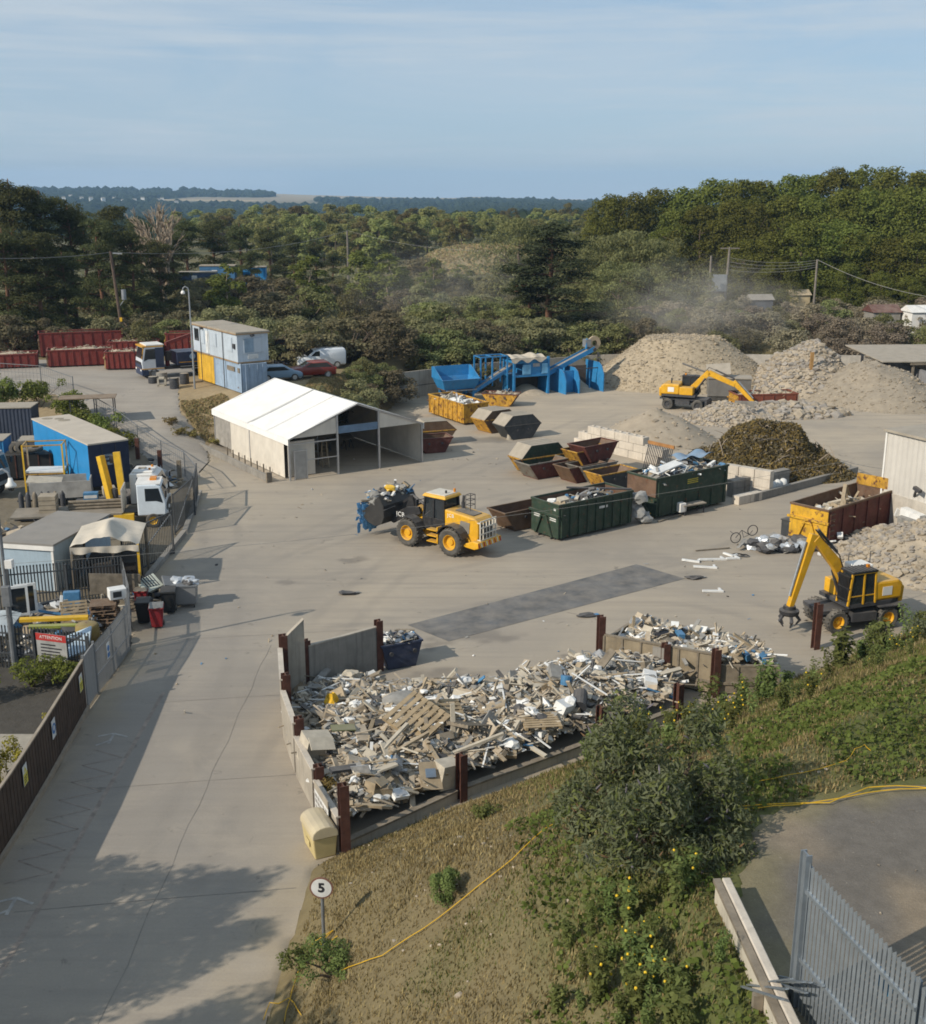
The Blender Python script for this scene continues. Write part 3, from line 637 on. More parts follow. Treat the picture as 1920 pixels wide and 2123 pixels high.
def roro(label,loc,rz,mb_,me_,L=6.1,W=2.45,H=2.2,ribs=9,inside=rustin,cat='container',group=None,frame=True,rail=None):
    r=thing('roll_off_container',label,cat,loc,rz,group); z0=.18; t=.05; mb=MB()
    mb.b(-L/2,L/2,-W/2,W/2,z0,z0+.08)
    mb.b(-L/2,L/2,-W/2,-W/2+t,z0+.08,H); mb.b(-L/2,L/2,W/2-t,W/2,z0+.08,H)
    mb.b(L/2-t,L/2,-W/2+t,W/2-t,z0+.08,H)
    mb.out('body',mb_,r,bev=.01)
    mb=MB(); mb.b(-L/2-.002,-L/2+t,-W/2-.002,W/2+.002,z0-.002,H+.01); mb.out('end_panel',me_,r)
    mb=MB(); i=t+.004; mb.add([(-L/2+i,-W/2+i,z0+.09),(L/2-i,-W/2+i,z0+.09),(L/2-i,W/2-i,z0+.09),(-L/2+i,W/2-i,z0+.09),(-L/2+i,-W/2+i,H-.01),(L/2-i,-W/2+i,H-.01),(L/2-i,W/2-i,H-.01),(-L/2+i,W/2-i,H-.01)],[(0,1,2,3),(0,4,5,1),(1,5,6,2),(2,6,7,3),(3,7,4,0)]); mb.out('lining',inside,r)
    for k in range(ribs):
        x=-L/2+.25+(L-.5)*k/(ribs-1)
        for s in(-1,1):
            mb=MB(); mb.taper((x-.06,x+.06,s*W/2-.01 if s>0 else -W/2-.09,s*W/2+.09 if s>0 else -W/2+.01),(x-.045,x+.045,s*W/2-.01 if s>0 else -W/2-.06,s*W/2+.06 if s>0 else -W/2+.01),z0+.02,H-.12); mb.out('rib',mb_,r)
    rm=rail or mb_; mb=MB(); q=.055
    for s in(-1,1): mb.b(-L/2-q,L/2+q,s*W/2-q,s*W/2+q,H-.09,H+.04)
    for s in(-1,1): mb.b(s*L/2-q,s*L/2+q,-W/2+q,W/2-q,H-.088,H+.038)
    mb.out('top_rail',rm,r,bev=.012)
    if frame:
        mb=MB(); x=-L/2-.08; mb.b(x-.06,x+.08,-W/2-.12,W/2+.12,H*.66,H*.66+.13)
        mb.beam((x,-.75,z0),(x,-.16,H*.68),.11,.11); mb.beam((x,.75,z0),(x,.16,H*.68),.11,.11); mb.b(x-.04,x+.06,-.2,.2,H*.58,H*.6+.05)
        mb.out('hook_frame',me_,r)
    for s in(-1,1):
        mb=MB(); mb.cyl((L/2-.4,s*.75-.1,.14),(L/2-.4,s*.75+.1,.14),.14,n=12); mb.out('roller',dsteel,r)
        mb=MB(); mb.b(-L/2,L/2,s*.55-.05,s*.55+.05,0.02,z0); mb.out('skid',dsteel,r)
    return r
def skip(label,loc,rz,m_side,m_end,L=3.5,Lb=2.0,W=1.75,H=1.2,lid=None,lidm=None,inside=rustin,tilt=0,group=None):
    r=thing('skip',label,'skip',loc,rz,group); t=.04
    for s in(-1,1):
        mb=MB(); y=s*W/2; mb.prism([(-Lb/2,.06),(Lb/2,.06),(L/2,H),(-L/2,H)],'y',y-t/2,y+t/2); mb.out('side_panel',m_side,r)
        mb=MB(); mb.panel([(s*Lb/2,-W/2+.02,.06),(s*Lb/2,W/2-.02,.06),(s*L/2,W/2-.02,H),(s*L/2,-W/2+.02,H)],t); mb.out('end_panel',m_end,r)
        for k in(-.55,.55):
            mb=MB(); mb.cyl((k,s*W/2,H*.68),(k,s*(W/2+.16),H*.68),.06,n=8); mb.cyl((k,s*(W/2+.13),H*.68),(k,s*(W/2+.17),H*.68),.1,n=8); mb.out('lifting_lug',dsteel,r)
    mb=MB(); mb.b(-Lb/2,Lb/2,-W/2+.02,W/2-.02,.0,.07); mb.out('floor',m_side,r)
    mb=MB(); i=.03; mb.add([(-Lb/2+.02,-W/2+i,.08),(Lb/2-.02,-W/2+i,.08),(Lb/2-.02,W/2-i,.08),(-Lb/2+.02,W/2-i,.08),(-L/2+.05,-W/2+i,H-.02),(L/2-.05,-W/2+i,H-.02),(L/2-.05,W/2-i,H-.02),(-L/2+.05,W/2-i,H-.02)],[(0,1,2,3),(0,4,5,1),(1,5,6,2),(2,6,7,3),(3,7,4,0)]); mb.out('lining',inside,r)
    mb=MB(); q=.045
    for s in(-1,1): mb.b(-L/2-q,L/2+q,s*W/2-q,s*W/2+q,H-.04,H+.05); mb.b(s*L/2-q,s*L/2+q,-W/2+q,W/2-q,H-.038,H+.048)
    mb.out('rim',m_end,r,bev=.01)
    if lid:
        h=lid; a=L/2-.85
        for s in(-1,1):
            mb=MB(); y=s*(W/2-.03); mb.prism([(-L/2,H+.05),(L/2,H+.05),(a,H+h),(-a,H+h)],'y',y-.02,y+.02); mb.out('upper_panel',m_side,r)
        mb=MB(); mb.panel([(-L/2,-W/2,H+.06),(-L/2,W/2,H+.06),(-a,W/2,H+h+.01),(-a,-W/2,H+h+.01)],.03); mb.b(-a,a,-W/2,W/2,H+h,H+h+.03); mb.panel([(L/2,-W/2,H+.06),(L/2,W/2,H+.06),(a,W/2,H+h+.01),(a,-W/2,H+h+.01)],.03)
        mb.out('lid',lidm or roof,r); mb=MB()
        for y in(-W/4,0,W/4): mb.b(-a,a,y-.02,y+.02,H+h+.03,H+h+.05)
        mb.out('lid_rib',lidm or roof,r)
    return r
def corner(px,py,rz,L,W,z=0.0,side=1):
    """centre of a box whose near left bottom corner shows at (px,py)"""
    c=G(px,py,z); d=Vector((math.cos(rz),math.sin(rz),0)); p=Vector((-d.y,d.x,0)); return c+d*L/2+p*W/2*side
# ---------- green roll-offs ----------
c=corner(1158,1124,A36,6.1,2.6); gr=roro('dark green open container with ribbed sides behind the wheel loader',c,A36,sgreen,sgreen,6.1,2.5,2.25)
mk=mat('faded_white_mark',(.55,.55,.52),.8,var=.3,dust=0)
for y in(-.75,.72):
    for k in range(2): mb=MB(); mb.b(-3.062,-3.055,y-.28,y+.28,1.3-k*.12,1.37-k*.12); mb.out('painted_marking',mk,gr)
mb=MB(); mb.b(-3.062,-3.055,-1.0,-.82,1.85,1.98); mb.out('number_plate',mk,gr)
mb=MB(); mb.b(.2,.9,-1.31,-1.305,1.55,1.7); mb.out('painted_marking',mk,gr)
load('scrap_load','silver foil and wiring scrap heaped in the front green container','scrap',c,A36,5.8,2.3,1.5,.8,150,.14,.4,[1,3,2,4,3,2,8,4,3,0])
mb=MB(); mb.tube([(3.0,-1.2,2.34),(-.2,1.3,2.42)],.07,8); tag(mb.out('steel_pipe',dsteel,loc=c,rz=A36),'dark steel pole lying across the rim of the front green container','pole')
c=corner(1363,1078,A36,6.4,2.5); g1=roro('lower dark green container carrying another at the block wall',c,A36,sgreen,sgreen,6.6,2.4,1.45,6)
c2=Vector((c.x,c.y,1.33))-D36*.1; g2=roro('upper dark green container stacked on another, piled with white scrap',c2,A36,sgreen,rustin,6.8,2.55,1.4,2,frame=False)
yt=mat('yellow_lettering',(.5,.42,.06),.8,var=.3,dust=0)
for k in range(3): mb=MB(); mb.b(-.5,.5,-1.284,-1.28,.9-k*.12,.96-k*.12); mb.out('painted_marking',yt,g2)
load('scrap_load','white panels and bags heaped on the upper green container','scrap',c2,A36,6.4,2.3,1.05,.75,190,.18,.5,[1,3,1,8,2,3,6,3,2,0])
mb=MB(); mb.box((-1.6,-.4,1.75),(2.6,.75,.1),(.1,-.1,.12)); tag(mb.out('discarded_board',plas,loc=c2,rz=A36),'long white panel lying on the scrap in the upper green container','panel')
mb=MB(); mb.sheet(lambda u,v:(.3+2.8*u,-.3+1.3*v,1.95+.14*math.sin(u*9)+.1*math.cos(v*7)),16,8); tag(mb.out('blue_tarpaulin',mat('blue_tarp',(.16,.28,.42),.6,dust=.35),loc=c2,rz=A36,smooth=True),'crumpled blue sheet on the scrap in the upper green container','tarpaulin')
# things standing by the two green containers
p=G(1320,1085); mb=MB(); 
for k in range(5): mb.blob(p+Vector((R.uniform(-.5,.6),R.uniform(-.2,.7),.35+k*.35)),.55,1,.2,(1,.9,.75))
tag(mb.out('rubbish_bags',[mat('grey_bag',(.3,.3,.29),.6,0,.3,3,.3)],smooth=False),'grey bulging rubbish bags piled between the two green containers','bags')
p=G(1348,1072); r=thing('yellow_crate','small yellow crate at the foot of the stacked green containers','crate',p,A36); mb=MB(); mb.taper((-.25,.25,-.2,.2),(-.3,.3,-.24,.24),0,.32); mb.out('body',ypl,r); mb=MB(); mb.b(-.32,.32,-.26,.26,.3,.36); mb.out('rim',ypl,r)
p=G(1418,1066); r=thing('fridge_freezer','white appliance lying on a low grey table by the stacked green containers','appliance',p,rad(28)); mb=MB(); mb.b(-.35,1.5,-.4,.4,.62,.7); mb.out('table_top',roof,r)
for x in(-.2,1.35):
    for y in(-.32,.32): mb=MB(); mb.b(x-.03,x+.03,y-.03,y+.03,0,.62); mb.out('leg',dsteel,r)
mb=MB(); mb.b(-.6,-.1,-.35,.35,.25,.85); mb.out('body',white,r,bev=.04)
mb=MB(); mb.beam(G(1365,1083)+Vector((0,0,.05)),G(1412,1068)+Vector((0,0,.05)),.14,.06); tag(mb.out('loose_plank',woodd),'weathered plank lying in front of the stacked green containers','plank')
# ---------- skips in the middle ----------
def sk(px,py,label,ms,me,dz=0,rz=A36,**k):
    c=corner(px,py,rz,k.get('Lb',2.0),k.get('W',1.75)); c.z=dz; return skip(label,c,rz,ms,me,**k)
sk(1100,984,'green lidded skip with sloping dusty lid, behind an open skip',sgreen,syel,0,lid=.95,rz=rad(33),L=4.2,Lb=2.6); 
sk(1116,995,'open maroon skip with grey end before the green lidded skip',sred,sgrey,L=3.7)
sk(1196,1003,'open black skip with brown end at the centre of the skip row',sred,sbrown)
sk(1222,1001,'grey skip underneath two stacked yellow ended skips',sgrey,sgrey); c=corner(1214,991,A36,2.0,1.75)
skip('yellow ended maroon skip stacked on the grey skip',c+Vector((-.1,.1,.75)),A36,sred,syel)
skip('topmost maroon skip nested in the yellow ended stack',c+Vector((.35,.1,1.15)),A36+.05,sred,sred)
sk(1262,1018,'open dark skip with a yellow rim beside the green container',sdark,syel)
sk(1068,1102,'low rusty brown skip behind the rear of the wheel loader',sbrown,sbrown,L=4.2,Lb=2.6,H=1.25)
# skips near the tent and the screening plant
sk(882,941,'maroon open skip at the right wall of the white tent',sred,sred,rz=rad(20),L=3.0,Lb=1.7)
sk(880,925,'yellow lidded skip with a dusty white lid behind the tent wall',sbrown,syel,rz=rad(20),lid=.8,L=3.6)
c=corner(1014,900,A36,2.6,2.0); skip('brown lidded skip open at its left end, beside the grey lidded skip',c,A36,sbrown,syel,L=3.6,lid=.75,W=2.0)
c=corner(1060,913,rad(30),2.3,1.9); skip('black lidded skip with a pale sloping lid in mid yard',c,rad(30),sdark,sdark,L=3.7,lid=.85,W=1.9)
r=thing('traffic_cone','small pale cone standing at the black lidded skip','cone',G(1056,912)); mb=MB(); mb.cyl((0,0,.04),(0,0,1.1),.25,.06,10); mb.out('body',roof,r); mb=MB(); mb.b(-.28,.28,-.28,.28,0,.05); mb.out('base',roof,r)
c=G(1036,843)+Vector((.2,.9,0)); skip('small rusty yellow skip heaped with soil below the screening plant',c,rad(-14),syel,sred,L=3.6); load('soil_load','grey brown soil heaped in the small yellow skip','soil',c,rad(-14),3.2,1.6,.95,.45,50,.1,.3,[0,1,0,0,1,1,0,0,3,8],9)
c=G(922,876)+Vector((1.2,2.1,0)); rz=rad(-60); roro('mustard yellow open container full of white waste below the blue hopper',c,rz,syel,sbrown,6.6,2.6,1.9,8)
load('white_waste','white plaster waste filling the mustard yellow container','waste',c,rz,6.0,2.3,1.45,.5,90,.2,.5,[0,5,0,9,0,1,1,0,1,0],3)
# ---------- yellow container at the right with broken timber ----------
rz=rad(41); c=corner(1718,1143,rz,6.6,2.6); yr=roro('bright yellow fronted maroon container of broken timber by the white shed',c,rz,sred,mat('bright_container_yellow',(.62,.35,.025),.7,0,.3,1.5,.3,rust=.36,streak=.35),7.2,2.5,2.5,6,rail=sbrown)
for k in range(6): mb=MB(); mb.b(-3.4,-2.9,-1.335,-1.25,.5+k*.33,.56+k*.33); mb.out('ladder_rung',sbrown,yr)
mb=MB(); mb.b(3.5,3.56,-1.2,1.2,2.5,3.2); mb.out('tailboard',syel,yr)
load('timber_load','broken timber and boards filling the yellow fronted container','timber',c,rz,6.6,2.2,1.6,.5,80,.25,.6,[9,3,3,2,2,0,0,0,0,0],0)
r=thing('roof_truss','pale broken roof truss sticking out of the yellow fronted container','truss',c+Vector((.2,.1,1.9)),rz+.4)
for a,b_ in(((-1.7,0,.1),(0,.1,1.3)),((1.7,0,.1),(0,.1,1.3)),((-1.7,0,.1),(1.7,0,.1)),((-.6,0,.1),(0,.1,1.2)),((.6,0,.1),(0,.1,1.2))): mb=MB(); mb.beam(a,b_,.2,.08); mb.out('rafter',wood,r)
r=thing('gas_bottle_cage','dark rusty cage box beside the yellow fronted container','cage',G(1634,1120),rz); mb=MB(); mb.b(-.4,.4,-.3,.3,0,1.3); mb.out('body',sdark,r,bev=.03); mb=MB(); mb.b(-.44,.44,-.34,.34,1.3,1.36); mb.out('lid',sdark,r)
# ---------- tent ----------
A=G(602,997); U=Vector((.835,.55,0)); V_=Vector((-.55,.835,0)); WW,LL,HE,HR=11.2,14.4,3.05,5.15
tent=thing('marquee_tent','large white frame tent with an open front at the yard junction','tent',A,math.atan2(U.y,U.x))
canv=mat('white_canvas',(.8,.785,.75),.8,0,.07,.6,.12,streak=.12); wall=mat('tent_wall_canvas',(.62,.57,.49),.85,0,.12,.9,.0,streak=.12); alu=mat('aluminium',(.5,.5,.5),.4,.6,.1,3,.1)
for s in(0,1):
    mb=MB(); x0=-.12 if s==0 else WW+.12
    mb.sheet(lambda u,v:(x0+(WW/2-x0)*v,-.15+(LL+.3)*u,HE-.0+(HR-HE)*v+.04-.05*math.sin(math.pi*v)*abs(math.sin(u*math.pi*3))),24,8); mb.out('roof_sheet',canv,tent,smooth=True)
    mb=MB(); x=x0; mb.b(x-.012,x+.012,-.15,LL+.15,HE-.42,HE+.03); mb.out('eave_valance',canv,tent)
mb=MB()
for q in(0,1): mb.beam((-.13+(WW+.26)*q,LL*.5,HE+.075),(WW/2,LL*.5,HR+.075),.06,.02); mb.beam((-.13+(WW+.26)*q,LL*.25,HE+.07),(WW/2,LL*.25,HR+.07),.03,.015)
mb.out('roof_seam',mat('canvas_seam',(.55,.53,.48),.8,dust=0),tent)
for x,y0,y1,m in((0,.9,LL-3.4,wall),(WW,0,LL,wall)):
    mb=MB(); mb.sheet(lambda u,v:(x+.035*math.sin(u*38)*math.sin(v*3.1),y0+(y1-y0)*u,.05+(HE-.1)*v),50,6); mb.out('side_wall',m,tent,smooth=True)
mb=MB(); mb.sheet(lambda u,v:(.0,LL-3.4+3.4*u,.3+(HE-.4)*v),4,2); mb.out('side_wall',mat('mesh_sheet',(.3,.28,.25),.9,dust=0),tent)
mb=MB(); mb.prism([(0,.05),(WW,.05),(WW,HE),(WW/2,HR),(0,HE)],'y',LL-.03,LL); mb.out('back_wall',wall,tent)
mb=MB(); mb.b(.15,2.3,.55,.6,.15,2.75); mb.out('front_panel',wall,tent)
for y in(0,LL/2-.1,LL-.1):
    for x in(0,WW):
        mb=MB(); mb.b(x-.06,x+.06,y-.06,y+.06,0,HE); mb.out('post',alu,tent)
    mb=MB(); mb.beam((0,y,HE),(WW/2,y,HR-.03),.1,.14); mb.beam((WW,y,HE),(WW/2,y,HR-.03),.1,.14); mb.out('rafter',alu,tent)
for x in(3.9,7.4): mb=MB(); mb.b(x-.07,x+.07,-.08,.06,0,HE+(HR-HE)*(1-abs(x-WW/2)/(WW/2))); mb.out('post',alu,tent)
mb=MB(); mb.b(0,3.9,-.04,.04,2.62,2.7); mb.b(1.3,3.9,-.04,.04,1.35,1.42); mb.out('cross_rail',alu,tent)
mb=MB(); mb.b(3.97,7.33,-.03,.03,HE+.0,HE+.55); mb.out('door_header',mat('blue_grey_sheet',(.14,.21,.3),.7,dust=.2),tent)
for q in([(.3,HE+.05),(3.9,HE+.05),(3.9,HE+1.3)],[(7.4,HE+.05),(WW-.3,HE+.05),(7.4,HE+1.3)]): mb=MB(); mb.prism(q,'y',.0,.03); mb.out('gable_panel',wall,tent)
mb=MB(); mb.b(.42,1.32,-.06,.0,.05,2.1); d_=mb.out('door',mat('grey_door',(.36,.34,.31),.7,dust=.1),tent)
mb=MB(); mb.b(.34,.42,-.08,.02,0,2.2); mb.b(1.32,1.4,-.08,.02,0,2.2); mb.b(.42,1.32,-.08,.02,2.1,2.2); mb.out('door_frame',alu,d_)
mb=MB(); mb.beam((7.6,LL-.2,.2),(WW-.1,LL*.55,2.8),.03); mb.beam((WW-.1,LL*.95,.2),(WW-.1,LL*.55,2.8),.03); mb.out('brace_cable',alu,tent)
# inside the tent: tower scaffold, steps, trestles
T=lambda x,y,z=0: A+U*x+V_*y+Vector((0,0,z))
r=thing('scaffold_tower','grey tubular scaffold tower standing inside the white tent','scaffold',T(3.3,4),math.atan2(U.y,U.x))
for x in(-.7,.7):
    for y in(-.5,.5): mb=MB(); mb.cyl((x,y,0),(x,y,2.8),.035,n=6); mb.out('upright',steel,r)
mb=MB()
for z in(.5,1.1,1.7,2.3):
    for y in(-.5,.5): mb.cyl((-.7,y,z),(.7,y,z),.025,n=5)
    for x in(-.7,.7): mb.cyl((x,-.5,z+.2),(x,.5,z+.2),.025,n=5)
mb.cyl((-.7,-.5,.3),(.7,-.5,2.2),.025,n=5); mb.out('rungs',steel,r)
r=thing('step_ladder','wooden step ladder leaning open inside the white tent','ladder',T(4.2,2.8),.3)
for s in(-1,1): mb=MB(); mb.beam((s*.25,-.5,0),(s*.18,0,1.9),.07,.04); mb.out('rail',wood,r); mb=MB(); mb.beam((s*.25,.5,0),(s*.18,0,1.9),.05,.03); mb.out('rear_leg',wood,r)
mb=MB()
for k in range(6): mb.box((0,-.5+.075*(k+1)*1.0,.28*(k+1)),(.45,.1,.03))
mb.out('treads',wood,r)
for i,(x,y) in enumerate(((6.6,7.5),(7.8,8.6),(8.6,7.4))):
    r=thing('trestle','%s folding work trestle on the tent floor'%('left','farthest','right')[i],'trestle',T(x,y),.4*i,'trestles in the tent'); mb=MB(); mb.b(-.5,.5,-.05,.05,.75,.85); mb.out('top_bar',woodd,r)
    for a in(-.4,.4):
        for b_ in(-.3,.3): mb=MB(); mb.beam((a,b_,0),(a*.8,b_*.1,.76),.05); mb.out('leg',dsteel,r)
# kerb wall and stub posts along the tent
r=thing('low_wall','low concrete wall with short posts along the tent side','wall',G(558,1000),math.atan2(V_.y,V_.x)); mb=MB(); mb.b(0,16,-.12,.12,0,.5); mb.out('base_wall',concd,r,bev=.02)
for k in range(8): mb=MB(); mb.b(.3+k*1.15,.38+k*1.15,-.3,-.22,0,1.05); mb.out('stub_post',woodd,r)
mb=MB(); mb.b(-.12,.08,-.2,.2,0,.75); mb.out('end_post',woodd,r)
# ---------- office block on the mound ----------
OD=Vector((-.56,.829,0)); oa=math.atan2(OD.y,OD.x); ob=G(490,690,8.7)
obl=mat('pale_blue_cabin',(.44,.5,.56),.6,0,.12,.8,.3,streak=.25); cblue=mat('container_blue',(.3,.39,.5),.65,0,.2,1,.2,rust=.15,streak=.3); cyel=mat('container_yellow',(.62,.37,.04),.65,0,.2,1.4,.1,rust=.1)
off=thing('site_office','pale blue portable site office stacked above containers','cabin',(ob.x,ob.y,6.15),oa)
mb=MB(); mb.b(0,10.2,-2.9,0,.0,2.45); mb.out('wall',obl,off,bev=.03)
mb=MB(); mb.b(-.12,10.32,-3.02,.12,2.45,2.58); mb.out('roof',roof,off); mb=MB(); mb.b(-.14,10.34,-3.04,.14,2.36,2.447); mb.b(-.03,10.23,-2.93,.03,-.1,.0); mb.out('edge_trim',mat('rusty_trim',(.3,.2,.11),.85,rust=.2,dust=.1),off)
def win(x,w,z,h,open_=False):
    mb=MB(); mb.b(x,x+w,.0,.05,z,z+h); f=mb.out('window',obl if not open_ else dsteel,off); mb=MB(); mb.b(x+.07,x+w-.07,.04,.07,z+.07,z+h-.07); mb.out('pane' if open_ else 'shutter',gl if open_ else obl,f)
win(8.7,1.0,1.0,1.1,True); win(7.3,.9,.85,1.2); win(4.5,1.4,.85,1.2); win(1.0,1.4,.8,1.25)
mb=MB(); mb.b(6.2,7.0,.0,.05,.1,2.1); d_=mb.out('door',mat('cabin_door',(.66,.68,.68),.5,dust=0),off); mb=MB(); mb.b(6.35,6.75,.05,.07,1.2,1.9); mb.out('pane',white,d_)
mb=MB(); mb.b(.35,.75,.0,.14,1.15,1.55); mb.out('meter_box',dsteel,off)
for x in(3.0,8.2): mb=MB(); mb.cyl((x,.08,-2.6),(x,.08,2.4),.04,n=6); mb.out('downpipe',dsteel,off)
mb=MB(); mb.b(-.05,0,-2.5,-.6,.75,2.05); f=mb.out('window',obl,off); mb=MB(); mb.b(-.07,-.04,-1.5,-.65,.8,2.0); mb.out('shutter',mat('blue_shutter',(.22,.3,.38),.7,dust=0),f); mb=MB(); mb.b(-.07,-.04,-2.44,-1.55,.8,2.0); mb.out('shutter',obl,f)
mb=MB(); mb.b(-.06,0,-1.9,-.95,.25,.65); mb.out('notice_board',mat('notice_white',(.6,.6,.58),.7,dust=0),off)
for x,y in((7.6,.15),(-.12,-1.4)): mb=MB(); mb.box((x,y,2.25),(.25,.25,.18),(0,.3,.2)); mb.out('floodlight',dsteel,off)
def corr(mb,x0,x1,y0,y1,z0,z1,p=.28,d=.035):
    """shipping container shell with corrugated sides"""
    n=int((x1-x0)/p); pts=[]
    for k in range(n):
        a=x0+(x1-x0)*k/n; s=(x1-x0)/n; pts+=[(a,0),(a+s*.3,0),(a+s*.5,1),(a+s*.8,1)]
    pts.append((x1,0))
    for yy,sg in((y0,1),(y1,-1)):
        v=[(a,yy+sg*b*d,z) for z in(z0,z1) for a,b in pts]; m=len(pts); f=[(i,i+1,m+i+1,m+i) for i in range(m-1)]; mb.add(v,f if sg>0 else [q[::-1] for q in f])
    mb.b(x0,x1,y0+.05,y1-.05,z0,z1)
lo=ob-OD*.0; gz=3.55
for lab,nm,x0,x1,m,dy in(('blue shipping container under the right end of the site office','shipping_container',-.35,5.6,cblue,0),('yellow shipping container under the left end of the site office','shipping_container',5.7,9.6,cyel,0)):
    r=thing(nm,lab,'container',(lo.x,lo.y,gz),oa); mb=MB(); corr(mb,x0,x1,-2.5,-.1,.0,2.45); mb.out('body',m,r)
    mb=MB()
    for x in(x0,x1-.12):
        for y in(-2.52,-.2): mb.b(x,x+.12,y,y+.12,0,2.5)
    mb.b(x0+.12,x1-.12,-.2,-.08,2.38,2.5); mb.b(x0+.12,x1-.12,-.2,-.08,0,.12); mb.out('corner_frame',m,r)
    if m is cblue:
        mb=MB(); mb.b(1.0,2.6,-.1,-.05,1.7,2.1); mb.b(-.1,.3,-.1,-.05,1.7,2.1); mb.out('vent_panel',woodd,r)
        mb=MB(); 
        for y in(-2.1,-1.6,-.9,-.5): mb.cyl((x0-.06,y,.1),(x0-.06,y,2.4),.03,n=6)
        mb.out('door_bar',cblue,r)
p=GT(404,806); r=thing('lamp_post','tall thin grey lamp post with curved head beside the site office','lamp post',p); mb=MB(); mb.cyl((0,0,0),(0,0,8.6),.09,.06,8); mb.out('pole',steel,r); mb=MB(); mb.tube([(0,0,8.6),(-.05,0,8.95),(-.3,0,9.1),(-.5,0,8.95),(-.52,0,8.75)],.05,8); a_=mb.out('bracket_arm',steel,r); mb=MB(); mb.lathe([(.0,0),(.16,.02),(.2,.15),(.12,.3),(.0,.34)],(-.52,0,8.42)); mb.out('camera_dome',white,r,smooth=True)
# drums and concrete rings by the yellow container
for i,(px,py,h,rr_,m) in enumerate(((362,805,.95,.42,dpl),(383,795,.95,.42,dpl),(336,790,.8,.5,concd),(318,794,.6,.45,dpl))):
    p=GT(px,py); r=thing(('oil_drum','oil_drum','concrete_ring','bucket')[i],('dark drum standing front right of the grey ring by the lorry','dark blue drum nearest the yellow container','grey concrete ring by the lorry wheel','black tub left of the grey concrete ring')[i],('drum','drum','pipe','tub')[i],p); mb=MB(); mb.lathe([(rr_,0),(rr_,h*.33),(rr_*1.04,h*.35),(rr_,h*.37),(rr_,h*.66),(rr_*1.04,h*.68),(rr_,h*.7),(rr_,h),(rr_*.9,h),(0,h-.03)],(0,0,0)); mb.out('body',m,r,smooth=False); mb=MB(); mb.cyl((0,0,h-.02),(0,0,h+.01),rr_*.85,n=14); mb.out('lid',roof,r)
mb=MB(); 
for i in range(4):
    a=i*math.pi/2; mb.box((math.cos(a)*.32,0,.4+math.sin(a)*.32),(.16 if i%2==0 else .8,.5,.8 if i%2==0 else .16))
tag(mb.out('culvert_block',pale,loc=GT(336,800),rz=.2),'small pale square culvert block in front of the lorry','block')
# dark container behind, van and car
r=thing('shipping_container','dark grey container with rusty roof half hidden behind the office','container',GT(566,756),rad(12)); mb=MB(); corr(mb,0,4.6,0,2.4,0,2.5); mb.out('body',mat('container_dark',(.05,.055,.07),.7,rust=.35,dust=.1),r); mb=MB(); mb.b(-.02,.08,-.04,2.44,0,2.52); mb.out('end_frame',mat('container_end',(.3,.28,.25),.7,dust=0),r); mb=MB(); mb.b(-.05,4.65,-.05,2.45,2.52,2.57); mb.out('roof',mat('rusty_roof',(.36,.24,.12),.8),r)
def car(label,cat,p,rz,m,L,W,prof,glassprof,wheelx,name='parked_car',wr=.33):
    r=thing(name,label,cat,p,rz); mb=MB(); mb.prism(prof,'y',-W/2,W/2); mb.out('body',m,r,bev=.12,smooth=True)
    for s in(-1,1):
        for q in glassprof: mb=MB(); mb.prism(q,'y',s*(W/2-.01),s*(W/2+.004)); mb.out('side_window',gl,r)
        for x in wheelx:
            mb=MB(); mb.cyl((x,s*(W/2-.2),wr),(x,s*(W/2+.02),wr),wr,n=18); w_=mb.out('wheel',rubber,r); mb=MB(); mb.cyl((x,s*(W/2),wr),(x,s*(W/2+.03),wr),wr*.6,n=14); mb.out('rim',alu,w_)
    return r
cr=mat('car_red',(.2,.025,.015),.3,.0,.1,2,.15,spec=.6); vw=mat('van_white',(.66,.7,.74),.35,0,.06,2,.15,spec=.5)
p=GT(648,782); r=car('dark red hatchback with tinted windows parked behind the white tent','car',p,rad(200),cr,4.3,1.75,[(-2.1,.3),(2.1,.3),(2.15,.75),(1.95,.95),(1.1,1.05),(.35,1.5),(-1.3,1.53),(-1.95,1.05),(-2.12,.8)],[[(-1.75,1.02),(.85,1.06),(.25,1.42),(-1.2,1.44)]],(-1.3,1.35))
mb=MB(); mb.panel([(.42,-.7,1.46),(1.05,-.75,1.1),(1.05,.75,1.1),(.42,.7,1.46)],.03); mb.out('windscreen',gl,r); mb=MB(); mb.panel([(-1.4,-.68,1.48),(-1.93,-.7,1.1),(-1.93,.7,1.1),(-1.4,.68,1.48)],.03); mb.out('rear_window',gl,r)
for s in(-1,1): mb=MB(); mb.box((-2.05,s*.72,.88),(.1,.28,.2)); mb.out('tail_light',mat('lamp_red',(.4,.02,.02),.3,dust=0),r); mb=MB(); mb.box((2.05,s*.65,.72),(.15,.35,.16)); mb.out('headlight',plas,r)
p=GT(655,768)+Vector((.2,2.3,0)); r=car('white panel van parked behind the dark red hatchback','van',p,rad(197),vw,4.8,1.85,[(-2.4,.3),(2.4,.3),(2.4,.85),(2.2,1.05),(1.4,1.2),(.75,1.75),(-.1,1.92),(-2.3,1.92),(-2.42,1.6)],[[(.2,1.2),(1.1,1.22),(.62,1.66),(.2,1.72)]],(-1.5,1.5),'parked_van')
mb=MB(); mb.panel([(.8,-.75,1.74),(1.42,-.8,1.22),(1.42,.8,1.22),(.8,.75,1.74)],.03); mb.out('windscreen',gl,r)
